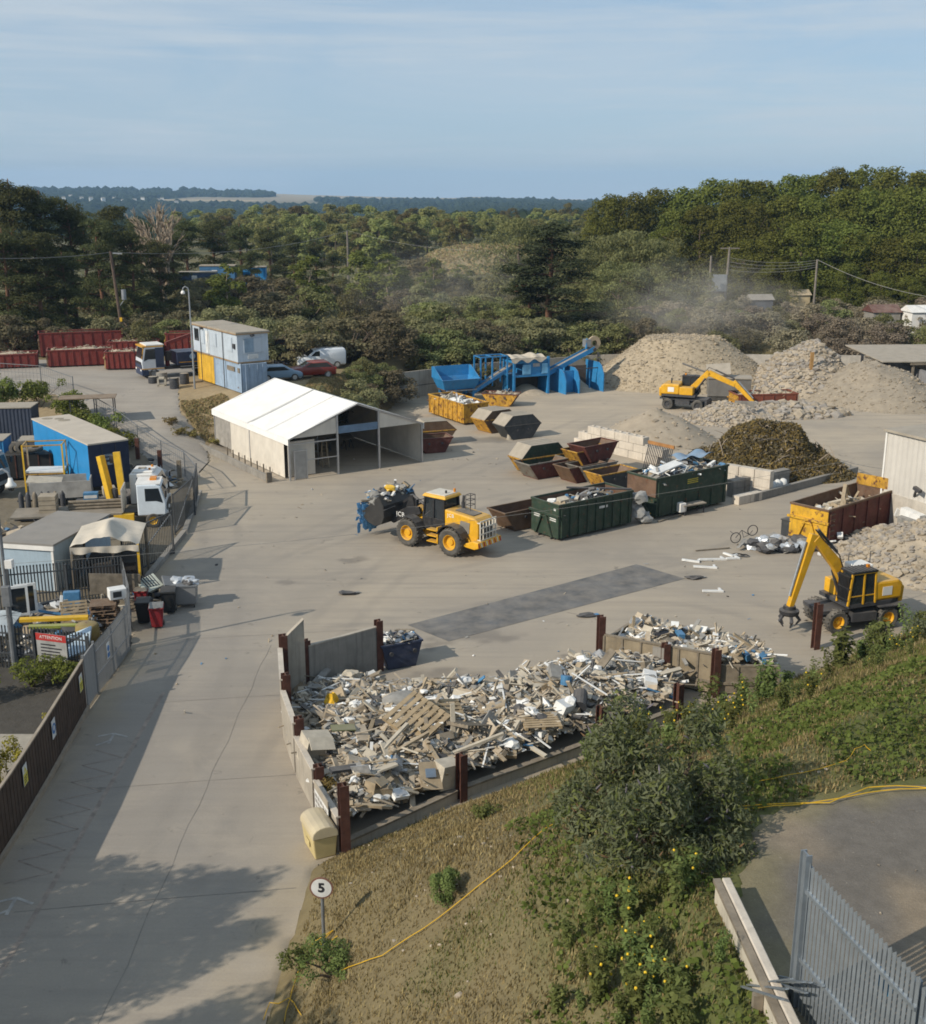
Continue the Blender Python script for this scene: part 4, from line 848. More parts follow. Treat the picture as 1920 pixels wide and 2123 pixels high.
p=GT(580,788); r=car('light blue car mostly hidden by bushes behind the site office','car',p,rad(20),mat('car_blue',(.2,.3,.4),.35,0,.1,2,.2,spec=.5),4,1.7,[(-2,.3),(2,.3),(2,.75),(1.2,.95),(.4,1.4),(-1.2,1.42),(-1.95,.95)],[[(-1.5,.98),(.8,1.0),(.3,1.33),(-1.1,1.34)]],(-1.25,1.25))
# ---------- red containers on the plateau ----------
def rr(px,py,label,L,H,me,rz=rad(17),rub=None,W=2.4,m=None):
    b=GT(px,py); d=Vector((math.cos(rz),math.sin(rz),0)); c=b+d*L/2+Vector((-d.y,d.x,0))*W/2; c.z=b.z-.03
    roro(label,c,rz,m or rred,me,L,W,H,9)
    if rub: load('rubble_load',rub,'rubble',c,rz,L-.2,W-.2,H-.22,.42,110,.07,.2,[0,1,0,0,0,0,0,0,1,9],9)
rr(100,763,'red ribbed container filled with pale rubble, middle of the front row',6.3,1.75,sbrown,rub='pale rubble heaped in the middle red container')
rr(-62,768,'red container filled with pale rubble at the left picture edge',6.3,1.45,sbrown,rub='pale rubble heaped in the leftmost red container')
rr(219,768,'short red container with a tan front, left of the grab lorry',4.6,1.8,mat('tan_end',(.4,.26,.12),.8,rust=.15),rz=rad(10),rub='dark soil heaped in the short red container')
rr(84,742,'tall red container standing behind the rubble filled one',8.6,2.6,sbrown,rz=rad(19))
rr(-70,735,'long red container with a yellow rim behind the leftmost one',7.2,1.8,syel,rz=rad(14))
rr(225,742,'red container topped with boards behind the short one',5.2,1.7,sbrown,rz=rad(10),rub='grey boards and soil topping the rear red container')
rr(345,738,'red container behind the grab lorry crane',6,2.4,syel,rz=rad(10))
r=thing('shipping_container','dark green container at the far left under the pines','container',GT(-45,728),rad(15)); mb=MB(); corr(mb,0,4.4,0,2.4,0,2.6); mb.out('body',sgreen,r); mb=MB(); mb.b(-.04,4.44,-.04,2.44,2.6,2.68); mb.out('roof',sbrown,r)
# ---------- grab lorry ----------
def wheel(par,x,y,r,w,tm,rm,s,dish=.5,name='wheel',lug=0):
    mb=MB(); mb.lathe([(r*.55,-w*.42),(r*.86,-w/2),(r*.97,-w*.42),(r,-w*.2),(r,w*.2),(r*.97,w*.42),(r*.86,w/2),(r*.55,w*.42)],(x,y,r),'y',28)
    for k in range(lug):
        a=k*2*math.pi/lug
        for q in(-1,1): mb.box((x+math.cos(a+q*.06)*r,y+q*w*.26,r+math.sin(a+q*.06)*r),(.05,w*.42,.09),(0,-a,q*.35))
    t_=mb.out(name,tm,par,smooth=not lug)
    mb=MB(); mb.lathe([(r*.56,s*w*.46),(r*.52,s*w*.44),(r*.46,s*w*.15),(r*.22,s*w*.12),(r*.2,s*w*.26),(0,s*w*.27)],(x,y,r),'y',20); mb.out('rim',rm,t_); return t_
def lorry_cab(r,mc,x0,L,W,z0,H,mg=gl,slant=.18):
    mb=MB(); mb.prism([(x0-L,z0),(x0-.05,z0),(x0,z0+H*.35),(x0-.05,z0+H*.48),(x0-slant-.1,z0+H*.93),(x0-slant-.4,z0+H),(x0-L,z0+H)],'y',-W/2,W/2); cb=mb.out('cab',mc,r,bev=.07)
    mb=MB(); mb.panel([(x0-.055,-W/2+.14,z0+H*.5),(x0-.055,W/2-.14,z0+H*.5),(x0-slant-.1,W/2-.18,z0+H*.9),(x0-slant-.1,-W/2+.18,z0+H*.9)],.05); mb.out('windscreen',mg,cb)
    for s in(-1,1):
        mb=MB(); y=s*W/2; mb.prism([(x0-L+.5,z0+H*.47),(x0-.6,z0+H*.47),(x0-.2,z0+H*.4),(x0-.42,z0+H*.88),(x0-L+.5,z0+H*.88)],'y',y-.01*s,y+.012*s); mb.out('side_window',mg,cb)
        mb=MB(); mb.box((x0+.02,s*(W/2+.17),z0+H*.72),(.1,.14,.4)); mb.out('mirror',blk,cb)
        mb=MB(); mb.box((x0-.0,s*(W/2-.32),z0+.1),(.12,.4,.16)); mb.out('headlight',plas,cb)
    mb=MB(); mb.b(x0-.04,x0+.02,-W/2+.2,W/2-.2,z0+.32,z0+H*.36); mb.out('grille',blk,cb); return cb
p=GT(322,784); r=thing('grab_lorry','blue and white grab lorry with a folded red crane by the office','lorry',p+Vector((2.2,2.1,0)),rad(209))
navy=mat('lorry_navy',(.03,.045,.09),.45,0,.2,2,.25,spec=.4); cw=mat('lorry_white',(.55,.58,.62),.4,0,.08,2,.2,spec=.4)
cb=lorry_cab(r,cw,4.2,2.1,2.4,.75,2.35); mb=MB(); mb.b(3.6,4.24,-1.2,1.2,.35,.95); mb.out('bumper',navy,r,bev=.05); mb=MB(); mb.b(2.05,3.7,-1.19,1.19,3.1,3.2); mb.out('roof_cap',white,cb); mb=MB(); mb.b(2.1,2.9,-1.213,1.213,1.05,2.9); mb.out('rear_quarter',MC['lorry_navy'],cb); mb=MB(); mb.b(3.7,4.25,-1.1,1.1,1.0,1.35); mb.out('front_band',MC['lorry_navy'],cb); mb=MB(); mb.b(2.1,4.19,-1.215,1.215,.92,1.0); mb.out('stripe',mat('amber_stripe',(.6,.3,.03),.5,dust=0),cb); mb=MB(); mb.b(2.1,4.1,-1.212,1.212,2.98,3.08); mb.out('stripe',MC['amber_stripe'],cb); mb=MB(); mb.beam((4.17,1.17,1.9),(3.95,1.15,2.95),.07); mb.out('pillar_trim',MC['amber_stripe'],cb)
mb=MB(); mb.b(-4.2,4,-.45,.45,.7,1.0); mb.out('chassis',dsteel,r)
mb=MB(); mb.prism([(-4.2,1.15),(.9,1.15),(.9,2.35),(-4.3,2.35)],'y',-1.22,1.22); bd=mb.out('tipper_body',navy,r,bev=.03)
for s in(-1,1):
    for k in range(2): mb=MB(); mb.b(-4.0,.6,s*1.25-.03,s*1.25+.03,.75+k*.22,.82+k*.22); mb.out('side_guard',steel,r)
    mb=MB(); mb.cyl((-.6,s*1.225,1.9),(-.6,s*1.235,1.9),.28,n=20); mb.out('emblem',mat('emblem_blue',(.3,.42,.55),.5,dust=0),bd); mb=MB(); mb.b(-2.8,.7,s*1.225,s*1.235,1.35,1.42); mb.out('stripe',MC['amber_stripe'],bd)
for x in(3.1,-1.6,-3.0):
    for s in(-1,1): wheel(r,x,s*1.05,.5,.32,rubber,steel,s)
mb=MB(); mb.cyl((1.5,0,1),(1.5,0,3.2),.22,.18,10); mb.out('crane_column',rred,r); mb=MB(); mb.beam((1.5,0,3.1),(-1.2,.1,3.9),.26,.3); mb.beam((-1.2,.1,3.9),(-3.6,.1,2.9),.22,.25); mb.out('crane_boom',rred,r); mb=MB(); mb.box((-3.6,.1,2.5),(.7,.9,.6)); mb.out('grab_bucket',rred,r); mb=MB(); mb.box((1.5,.6,2.0),(.5,.4,.9)); mb.out('crane_valve_box',blk,r)
# ---------- poles ----------
def pole(label,px,y,pt,r0=.17,m=None,lean=0,bits=()):
    b,h=at(px,y,pt); r=thing('utility_pole',label,'pole',b); mb=MB(); mb.cyl((0,0,0),(lean,0,h),r0,r0*.75,8); mb.out('pole',m or MC['pole_wood'],r); return r,b,h
pw=mat('pole_wood',(.12,.085,.065),.9,dust=0,var=.3); pg=mat('pole_grey',(.2,.175,.15),.9,dust=0,var=.25)
r,b,h=pole('brown utility pole with a grey transformer behind the red containers',246,127,521,.2,pw,-.75)
mb=MB(); mb.cyl((.35,0,h*.52),(.35,0,h*.62),.26,n=12); mb.out('transformer',steel,r); mb=MB(); mb.beam((-.15,0,h*.46),(.45,0,h*.53),.08); mb.beam((-.5,0,h-.2),(.5,0,h-.25),.1); mb.out('crossarm',steel,r); mb=MB(); mb.b(-.25,.0,-.2,-.1,h*.3,h*.34); mb.out('warning_plate',ypl,r)
T1=b+Vector((-.7,0,h-.1))
r,b,h=pole('thin pale utility pole standing alone in the middle scrub',722,205,478,.2,pg); T2=b+Vector((0,0,h))
r,b,h=pole('short thin pole among the dark pines left of the middle',565,215,520,.14,pg)
r,b,h=pole('taller pole of the twin pole at the right wood, with crossarm',1505,160,512,.2,pg,.35); mb=MB(); mb.b(-.9,1.7,-.08,.08,h-.25,h-.1); mb.out('crossarm',pg,r); T3=b+Vector((.3,0,h-.9))
mb=MB(); mb.b(-1.9,.1,-.5,-.1,h*.42,h*.64); mb.out('transformer',steel,r); mb=MB(); mb.b(-2.3,.3,-.12,.12,h*.39,h*.42); mb.out('platform',dsteel,r)
r,b,h=pole('shorter pole of the twin pole at the right wood',1473,160,530,.19,pg)
r,b,h=pole('single pole before the tall right wood',1693,160,538,.18,pg); T4=b+Vector((0,0,h))
def wire(label,a,b,sag,n=14,rr_=.022):
    mb=MB(); mb.tube([a.lerp(b,k/n)-Vector((0,0,sag*4*(k/n)*(1-k/n))) for k in range(n+1)],rr_,4); tag(mb.out('overhead_wire',mat('wire',(.25,.24,.22),.6,dust=0)),label,'wire')
wire('overhead wire running left from the brown pole',YP(-60,534,118),T1,.3,rr_=.04); wire('overhead wire from the brown pole to the thin middle pole',T1,T2,1.4,rr_=.04); wire('overhead wire from the thin middle pole towards the lone pine',T2,YP(1180,508,195),2.0,rr_=.03)
for k in range(4): wire('%s of four wires between the twin pole and single pole'%ORD[k].replace('first','topmost').replace('fourth','lowest'),T3+Vector((0,0,-.5-k*.55)),T4+Vector((0,0,-.1-k*.3)),.5,rr_=.028)
wire('wire sloping down to the right from the single pole',T4,YP(1960,620,140),.8,rr_=.035)
# blue cabins glimpsed among the pines
for lab,px,y,pb,pt,w_,m in(('bright blue cabin glimpsed between the trees',505,190,588,555,3.6,mat('bright_blue',(.03,.22,.5),.5,dust=0)),('dark blue cabin with pale roof glimpsed under the pines',372,178,592,566,5.5,mat('dull_blue',(.08,.12,.2),.6,dust=0)),('blue cabin top showing behind the pale roofed one',415,186,580,552,5.5,mat('mid_blue',(.06,.16,.3),.6,dust=0))):
    a=YP(px,pb,y); b=YP(px,pt,y); r=thing('portable_cabin',lab,'cabin',a,rad(4)); mb=MB(); mb.b(0,w_,0,2.5,-1,b.z-a.z); mb.out('wall',m,r); mb=MB(); mb.b(-.1,w_+.1,-.1,2.6,b.z-a.z,b.z-a.z+.15); mb.out('roof',roof,r); mb=MB(); mb.b(w_*.35,w_*.5,-.02,.0,.9,1.5); mb.out('window',plas,r)

wire('thin dark cable crossing high over the yard from the compound',YP(-30,1172,50),YP(1760,955,62),.75,22,.009)
# ---------- wheel loader ----------
a=math.atan2(1.99,-2.51); fw=Vector((math.cos(a),math.sin(a),0)); lf=Vector((-fw.y,fw.x,0))
LP=(G(850,1130)+G(937,1151))/2-lf*1.12
ld=thing('wheel_loader','yellow and black wheel loader carrying waste in its raised bucket','loader',LP,a)
wt=mat('lettering_white',(.75,.75,.73),.6,dust=0,var=.05); am=mat('amber_lens',(.6,.22,.02),.3,dust=0)
for x in(-1.62,1.62):
    for s in(-1,1): wheel(ld,x,s*1.1,.82,.66,rubber,yel,s,lug=22)
mb=MB(); mb.prism([(-3.1,.95),(-3.2,1.25),(-3.2,2.1),(-2.95,2.3),(-.72,2.52),(-.72,.95),(-1.0,.75),(-2.6,.75)],'y',-.72,.72); hood=mb.out('engine_hood',yel,ld,bev=.09,smooth=False)
mb=MB(); mb.panel([(-2.6,-.4,2.36),(-1.3,-.4,2.49),(-1.3,.4,2.49),(-2.6,.4,2.36)],.05); mb.out('hood_vent',mat('dusty_black',(.09,.085,.075),.8,dust=.5),hood)
mb=MB(); mb.panel([(-2.55,.74,1.35),(-1.75,.74,1.35),(-1.95,.74,2.05),(-2.6,.74,2.0)],.03); mb.out('side_vent',mat('dusty_black2',(.22,.2,.17),.8,dust=.2),hood)
mb=MB(); mb.cyl((-1.35,-.25,2.45),(-1.35,-.25,2.85),.11,n=10); mb.cyl((-1.35,-.25,2.85),(-1.4,-.25,3.25),.08,n=10); mb.out('exhaust',dsteel,ld)
mb=MB()
for x in(-1.95,-1.62):
    for y in(-.6,-.15): mb.cyl((x,y,2.45),(x,y,3.35),.022,n=5)
for z in(2.75,3.05,3.34): mb.tube([(-1.95,-.6,z),(-1.62,-.6,z),(-1.62,-.15,z),(-1.95,-.15,z),(-1.95,-.6,z)],.02,5)
mb.out('hand_rail',dsteel,ld)
mb=MB(); mb.b(-3.24,-3.2,-.6,.6,1.15,2.0); mb.out('radiator_grille',mat('grille_dark',(.03,.03,.03),.7,dust=.1),ld)
gm_=mat('dusty_white_guard',(.62,.58,.5),.7,dust=.3); mb=MB()
for y in(-.72,-.43,-.14,.14,.43,.72): mb.b(-3.38,-3.32,y-.03,y+.03,1.1,2.2)
for z in(1.08,1.45,1.82,2.2): mb.b(-3.4,-3.34,-.75,.75,z-.035,z+.035)
for s in(-1,1): mb.beam((-3.36,s*.7,2.1),(-3.15,s*.7,2.1),.06); mb.beam((-3.36,s*.7,1.1),(-3.15,s*.7,1.1),.06)
mb.out('rear_guard',gm_,ld)
mb=MB(); mb.prism([(-3.5,.72),(-3.5,1.05),(-3.1,1.1),(-2.4,.8),(-2.4,.65),(-3.2,.6)],'y',-1.1,1.1); mb.out('counterweight',yel,ld,bev=.05)
chr_=mat('chevron_red',(.4,.04,.03),.6,dust=.1)
for k in range(9): mb=MB(); y=-1.0+k*.25; mb.add([(-3.507,y-.08,.74),(-3.507,y+.04,.74),(-3.507,y+.14,1.03),(-3.507,y+.02,1.03)],[(0,1,2,3)]); mb.out('chevron_marking',chr_ if k%2==0 else gm_,ld)
for s in(-1,1):
    mb=MB(); L_=[(-1.62+math.cos(t)*1.0,.82+math.sin(t)*1.0) for t in [rad(20+20*k) for k in range(8)]]
    for p,q in zip(L_[:-1],L_[1:]): mb.panel([(p[0],s*.75,p[1]),(p[0],s*1.42,p[1]),(q[0],s*1.42,q[1]),(q[0],s*.75,q[1])],.05)
    mb.out('rear_mudguard',blk,ld)
    mb=MB(); L_=[(1.62+math.cos(t)*.98,.82+math.sin(t)*.98) for t in [rad(75+20*k) for k in range(5)]]
    for p,q in zip(L_[:-1],L_[1:]): mb.panel([(p[0],s*.75,p[1]),(p[0],s*1.4,p[1]),(q[0],s*1.4,q[1]),(q[0],s*.75,q[1])],.05)
    mb.out('front_mudguard',blk,ld)
    mb=MB(); 
    for k in range(3): mb.b(-.55,.2,s*.8 if s>0 else -1.25,1.25 if s>0 else -.8,.55+k*.35,.6+k*.35)
    mb.b(-.6,-.52,s*1.0-.2,s*1.0+.2,.5,1.5); mb.out('cab_steps',yel,ld)
    mb=MB(); mb.tube([(.35,s*1.15,1.3),(.35,s*1.2,2.1),(.2,s*.9,2.3)],.025,5); mb.out('hand_rail',dsteel,ld)
mb=MB(); mb.b(-.72,.95,-.74,.74,1.05,1.75); mb.out('cab_base',blk,ld)
mb=MB(); mb.taper((-.66,.85,-.68,.68),(-.6,.72,-.66,.66),1.75,3.05); cab=mb.out('cab_glass',gl,ld)
mb=MB()
for x0,x1,y in((-.7,-.64,.7),(.88,.75,.7),(.1,.1,.7)):
    for s in(-1,1): mb.beam((x0,s*y,1.7),(x1,s*(y-.03),3.08),.1)
for s in(-1,1): mb.beam((-.7,s*.7,3.05),(.76,s*.68,3.05),.1); mb.beam((-.7,s*.7,1.78),(.9,s*.71,1.78),.1)
mb.out('cab_frame',blk,cab)
mb=MB(); mb.taper((-.85,.95,-.8,.8),(-.75,.8,-.7,.7),3.07,3.25); rf=mb.out('cab_roof',yel,ld,bev=.05); mb=MB(); mb.b(-.68,.72,-.62,.62,3.25,3.29); mb.out('roof_top',gm_,rf)
mb=MB(); mb.cyl((-.55,-.45,3.28),(-.55,-.45,3.5),.07,n=10); mb.out('beacon',am,rf); mb=MB(); mb.cyl((-.35,.1,3.28),(-.35,.1,3.45),.06,n=8); mb.out('aerial_base',blk,rf)
for s in(-1,1): mb=MB(); mb.beam((.8,s*.7,2.9),(1.0,s*1.1,2.85),.04); mb.box((1.0,s*1.12,2.7),(.08,.22,.4)); mb.out('mirror',blk,ld)
mb=MB(); mb.box((-.1,0,2.0),(.5,.5,.5)); mb.box((-.32,0,2.4),(.12,.45,.7)); mb.out('seat',mat('seat_cloth',(.2,.22,.06),.9,dust=0),cab)
mb=MB(); mb.prism([(.9,.6),(.9,1.3),(1.15,2.15),(1.6,2.3),(2.2,1.7),(2.5,1.0),(2.3,.6)],'y',-.42,.42); mb.out('front_frame',yel,ld,bev=.06)
for s in(-1,1):
    mb=MB(); mb.prism([(1.15,1.9),(1.3,2.3),(2.2,2.15),(3.35,1.55),(3.6,1.05),(3.3,.95),(2.6,1.35),(1.7,1.65)],'y',s*.58-.08,s*.58+.08); arm=mb.out('lift_arm',blk,ld,bev=.02)
    text('JCB',.4,wt,arm,(2.72,s*.675,1.6),(math.pi/2,0,math.pi if s>0 else 0),spacing=1.1)
    mb=MB(); mb.cyl((1.2,s*.35,1.0),(2.4,s*.35,1.4),.09,n=10); mb.out('lift_cylinder',steel,ld)
    text('JCB',.3,wt,hood,(-1.2,s*.732,2.2),(math.pi/2,0,math.pi if s>0 else 0),spacing=1.1)
mb=MB(); mb.prism([(2.05,1.9),(2.25,2.75),(2.45,2.75),(2.75,1.95)],'y',-.12,.12); mb.out('bell_crank',blk,ld); mb=MB(); mb.cyl((1.2,0,2.2),(2.25,0,2.7),.085,n=10); mb.out('tilt_cylinder',dsteel,ld); mb=MB(); mb.beam((2.4,0,2.65),(3.4,0,1.9),.1,.14); mb.out('tilt_link',blk,ld)
BP=[(3.5,1.05),(3.3,1.5),(3.35,2.15),(3.7,2.7)]; BL=[(3.5,1.05),(4.0,.85),(4.6,1.0),(5.25,1.5)]
mb=MB()
for L_ in(BP,BL):
    for p,q in zip(L_[:-1],L_[1:]): mb.panel([(p[0],-1.5,p[1]),(p[0],1.5,p[1]),(q[0],1.5,q[1]),(q[0],-1.5,q[1])],.05)
for s in(-1,1): mb.prism(BP[::-1]+BL[1:]+[(4.5,2.0)],'y',s*1.5-.02,s*1.5+.02)
mb.out('bucket',mat('bucket_black',(.035,.034,.033),.6,dust=.25,rust=.15),ld)
mb=MB()
def lf_(): 
    return Vector((R.uniform(3.5,4.8),R.uniform(-1.4,1.4),R.uniform(1.6,2.6) if R.random()<.5 else R.uniform(2.4,2.95)))
mb.m=8
for _ in range(16): mb.m=R.choice((5,7,8,8,6)); mb.blob((R.uniform(3.8,4.7),R.uniform(-1.3,1.3),R.uniform(2.1,2.65)),R.uniform(.3,.5),1,.3,(1,1.1,.8))
debris(mb,lf_,120,.16,.42,[1,3,1,4,2,6,3,6,8,1]); tag(mb.out('bucket_load',MIX,loc=LP,rz=a),'grey rags, foil and plastic waste heaped in the loader bucket','waste')
mb=MB(); bn=mat('blue_netting',(.13,.32,.55),.8,0,.5,9,0)
for k in range(210):
    p=Vector((5.0+R.uniform(-.25,.3),R.uniform(.1,1.5),2.1-1.5*R.random()**1.4)); d=Vector((R.gauss(0,.08),R.gauss(0,.1),-R.uniform(.2,.5))); mb.panel([p,p+Vector((.06,.24,0)),p+d+Vector((.03,.2,0)),p+d],.012)
tag(mb.out('blue_netting',bn,loc=LP,rz=a),'torn blue netting hanging from the loader bucket lip','netting')
mb=MB(); mb.blob((3.9,.3,2.95),.35,1,.3,(1.3,1,.6)); tag(mb.out('yellow_sack',ypl,loc=LP,rz=a),'yellow plastic sack on top of the waste in the loader bucket','sack')
# ---------- wheeled excavators ----------
def excavator(label,p,rz,urz,boom,stick,tip,att,twin=False,tank=False,bm=.34):
    r=thing('wheeled_excavator',label,'excavator',p,rz)
    MB.GX=Matrix.Rotation(urz-rz,4,'Z')
    mb=MB(); mb.b(-2.1,2.1,-.5,.5,.65,1.05); mb.b(-2.3,2.3,-.9,.9,.95,1.12); mb.out('chassis',dsteel,r)
    for x in(-1.45,1.45):
        for s in(-1,1):
            if twin:
                for q in(.72,1.1): wheel(r,x,s*q,.54,.3,rubber,dsteel,s)
            else: wheel(r,x,s*1.0,.58,.5,rubber,yel,s,lug=18)
    for s in(-1,1):
        mb=MB(); mb.b(-.7,.7,s*.95-.3,s*.95+.3,.55,1.0); mb.out('tool_box',dsteel,r)
        if not twin: mb=MB(); mb.b(.75,2.2,s*1.0-.35,s*1.0+.35,1.22,1.28); mb.out('mudguard',dsteel,r)
    mb=MB(); mb.b(2.15,2.35,-1.2,1.2,.3,.95); mb.out('dozer_blade',dsteel,r)
    MB.GX=None
    mb=MB(); mb.cyl((0,0,1.05),(0,0,1.3),.62,n=20); mb.out('slew_ring',dsteel,r)
    mb=MB(); mb.prism([(-2.1,-1.0),(-1.5,-1.22),(1.15,-1.22),(1.15,.1),(1.15,1.22),(-1.5,1.22),(-2.1,1.0)],'z',1.3,1.5); mb.out('deck_plate',dsteel,r)
    mb=MB(); mb.prism([(-2.15,1.5),(-2.2,2.3),(-1.9,2.5),(-.4,2.5),(-.4,1.5)],'y',-1.2,1.2); eb=mb.out('engine_cover',yel,r,bev=.12)
    mb=MB(); mb.prism([(-2.35,1.25),(-2.4,2.1),(-2.1,2.2),(-2.1,1.25)],'y',-1.1,1.1); mb.out('counterweight',yel,r,bev=.1)
    mb=MB(); mb.b(-.4,.9,-1.2,-.3,1.5,2.25); mb.out('side_box',yel,r,bev=.05)
    for s in(-1,1): mb=MB(); mb.b(-1.5,-.9,s*1.205-.01,s*1.205+.01,1.75,2.2); mb.out('vent_panel',white,eb)
    mb=MB(); mb.taper((-.45,1.2,.32,1.2),(-.4,1.0,.34,1.16),1.5,3.05); cb=mb.out('cab',gl,r)
    mb=MB()
    for x0,x1 in((-.45,-.4),(1.22,1.02),(.3,.3)):
        for y0,y1 in((.32,.34),(1.2,1.16)): mb.beam((x0,y0,1.45),(x1,y1,3.08),.09)
    for y in(.33,1.18): mb.beam((-.45,y,1.9),(1.15,y,1.9),.06); mb.beam((-.42,y,3.06),(1.02,y,3.06),.09)
    mb.out('cab_frame',yel if tank else blk,cb)
    mb=MB(); mb.b(-.48,1.1,.28,1.24,3.06,3.16)
    for k in range(7): mb.b(-.4+k*.21,-.33+k*.21,.3,1.22,3.16,3.19)
    mb.out('cab_roof',blk,cb,)
    if tank:
        mb=MB()
        for k in range(8): mb.b(1.2,1.26,.35+k*.11,.39+k*.11,1.6,3.0)
        for z in(1.7,2.3,2.9): mb.b(1.19,1.25,.3,1.22,z,z+.05)
        mb.out('window_guard',blk,cb)
        mb=MB(); mb.b(-1.0,.1,-.75,.25,2.5,3.1); mb.out('water_tank',white,r,bev=.08)
        mb=MB()
        for x in(-1.9,-.5): mb.tube([(x,-1.15,2.5),(x,-1.15,3.3),(x,-.7,3.3)],.025,5)
        mb.out('hand_rail',dsteel,r)
    mb=MB(); mb.cyl((-1.3,-.5,2.45),(-1.3,-.5,3.0),.07,n=8); mb.out('exhaust',dsteel,r)
    mb=MB(); mb.box((-.2,.75,3.25),(.14,.14,.18)); mb.out('beacon',am,r)
    yb=-.02; b0,b1,b2=[Vector((q[0],yb,q[1])) for q in boom]
    def limb(nm,a_,b_,h0,h1,w=.36):
        mb=MB(); d=(b_-a_).normalized(); n=Vector((-d.z,0,d.x)); mb.v=[]; pts=[a_-n*h0/2,b_-n*h1/2,b_+n*h1/2,a_+n*h0/2]
        mb.prism([(q.x,q.z) for q in pts],'y',yb-w/2,yb+w/2); return mb.out(nm,yel,r,bev=.03)
    limb('boom',b0,b1,.5,.55); limb('boom_tip',b1-(b1-b0).normalized()*.1,b2,.56,.42)
    s0=Vector((stick[0],yb,stick[1])); tp=Vector((tip[0],yb,tip[1])); limb('stick',s0,tp,.5,.28,.3)
    for y in(-.28,.24): mb=MB(); mb.cyl(b0+Vector((.4,y,-.3)),b0.lerp(b1,.75)+Vector((.15,y,-.1)),.075,n=8); mb.out('boom_cylinder',dsteel,r)
    mb=MB(); u=(b2-b1).normalized(); n=Vector((-u.z,0,u.x)); n=n if n.z>0 else -n; mb.cyl(b1.lerp(b2,.15)+n*.42,s0+n*.3,.08,n=8); mb.out('stick_cylinder',dsteel,r)
    mb=MB(); u=(tp-s0).normalized(); n=Vector((-u.z,0,u.x)); n=n if n.x>0 else -n; mb.cyl(s0.lerp(tp,.12)+n*.36,s0.lerp(tp,.85)+n*.24,.07,n=8); mb.out('bucket_cylinder',steel,r)
    mb=MB(); mb.tube([b0+Vector((.2,.2,.3)),b1+Vector((-.1,.2,.4)),b1.lerp(b2,.6)+Vector((.1,.2,.42)),s0+Vector((.1,.2,.3))],.035,5); mb.out('hydraulic_hose',blk,r)
    if att=='grab':
        mb=MB(); mb.lathe([(0,.1),(.3,.1),(.34,-.05),(.5,-.12),(.5,-.28),(.42,-.36),(0,-.36)],tp,n=20); mb.out('rotator',blk,r)
        for k in range(5):
            q=k*1.2566; mb=MB(); e=Vector((math.cos(q),math.sin(q),0)); mb.tube([tp+e*.3+Vector((0,0,-.3)),tp+e*.55+Vector((0,0,-.6)),tp+e*.3+Vector((0,0,-.95))],[.1,.09,.03],6); mb.out('grab_tine',dsteel,r)
    else:
        mb=MB(); pr=[(0,.15),(.35,.05),(.5,-.35),(.35,-.75),(-.1,-.9)]
        for p_,q_ in zip(pr[:-1],pr[1:]): mb.panel([(tp.x+p_[0],yb-.6,tp.z+p_[1]),(tp.x+p_[0],yb+.6,tp.z+p_[1]),(tp.x+q_[0],yb+.6,tp.z+q_[1]),(tp.x+q_[0],yb-.6,tp.z+q_[1])],.05)
        for s in(-.6,.6): mb.prism([(tp.x+p_[0],tp.z+p_[1]) for p_ in pr],'y',yb+s-.02,yb+s+.02)
        mb.out('bucket',mat('worn_steel',(.3,.28,.25),.5,.3,.2,3,.4),r)
    return r
ex2=excavator('yellow wheeled excavator with a sorting grab behind the weeds at right',Vector((18.75,52.0,0)),rad(200),rad(14),((.2,1.7),(1.3,3.4),(2.65,4.75)),(2.7,4.95),(3.85,1.3),'grab',tank=True)
ex2.scale=(.92,.92,.96)
excavator('yellow wheeled excavator with twin tyres digging below the gravel heap',Vector((21.6,110.0,0)),rad(-22),rad(-24),((.3,1.7),(2.2,3.7),(4.7,2.6)),(4.5,2.9),(6.6,.95),'bucket',twin=True)
# ---------- blue screening plant ----------
pb=mat('plant_blue',(.025,.2,.44),.55,0,.18,1.2,.3,spec=.4); belt=mat('conveyor_belt',(.2,.18,.155),.9,dust=.7)
O=G(1064,822); O.y+=.2; pr_=rad(24)
sp=thing('feed_hopper','blue steel feed hopper on legs at the left of the screening plant','hopper',O+Vector((1.3,-1.5,0)),pr_); sp.scale=(1,1,.86)
mb=MB(); T_=[(-9.4,-5.4,-.4,2.4),(-9.0,-5.8,.1,1.9)]
def frus(mb,top,bot,z1,z0,t=.06):
    (x0,x1,y0,y1),(a0,a1,c0,c1)=top,bot
    for q in([(a0,c0,z0),(a1,c0,z0),(x1,y0,z1),(x0,y0,z1)],[(a1,c1,z0),(a0,c1,z0),(x0,y1,z1),(x1,y1,z1)],[(a0,c1,z0),(a0,c0,z0),(x0,y0,z1),(x0,y1,z1)],[(a1,c0,z0),(a1,c1,z0),(x1,y1,z1),(x1,y0,z1)]): mb.panel(q,t)
frus(mb,T_[0],T_[1],2.9,1.7); mb.out('bin',pb,sp)
mb=MB(); mb.prism([(-.4,2.85),(2.4,2.85),(2.4,4.1),(1.9,4.2)],'x',-9.46,-9.4); mb.out('end_plate',pb,sp); mb=MB(); mb.prism([(-.4,2.85),(2.4,2.85),(2.4,4.1),(1.9,4.1)],'x',-5.4,-5.34); mb.out('end_plate',pb,sp); mb=MB(); mb.panel([(-9.4,2.4,2.85),(-5.4,2.4,2.85),(-5.4,2.5,4.1),(-9.4,2.5,4.1)],.06); mb.out('back_plate',pb,sp)
mb=MB(); mb.b(-9.0,-5.8,.1,1.9,1.55,1.75); mb.out('bin_floor',rustin,sp); mb=MB(); mb.b(-8.9,-5.6,-.1,.02,1.5,1.62); mb.out('side_bar',steel,sp)
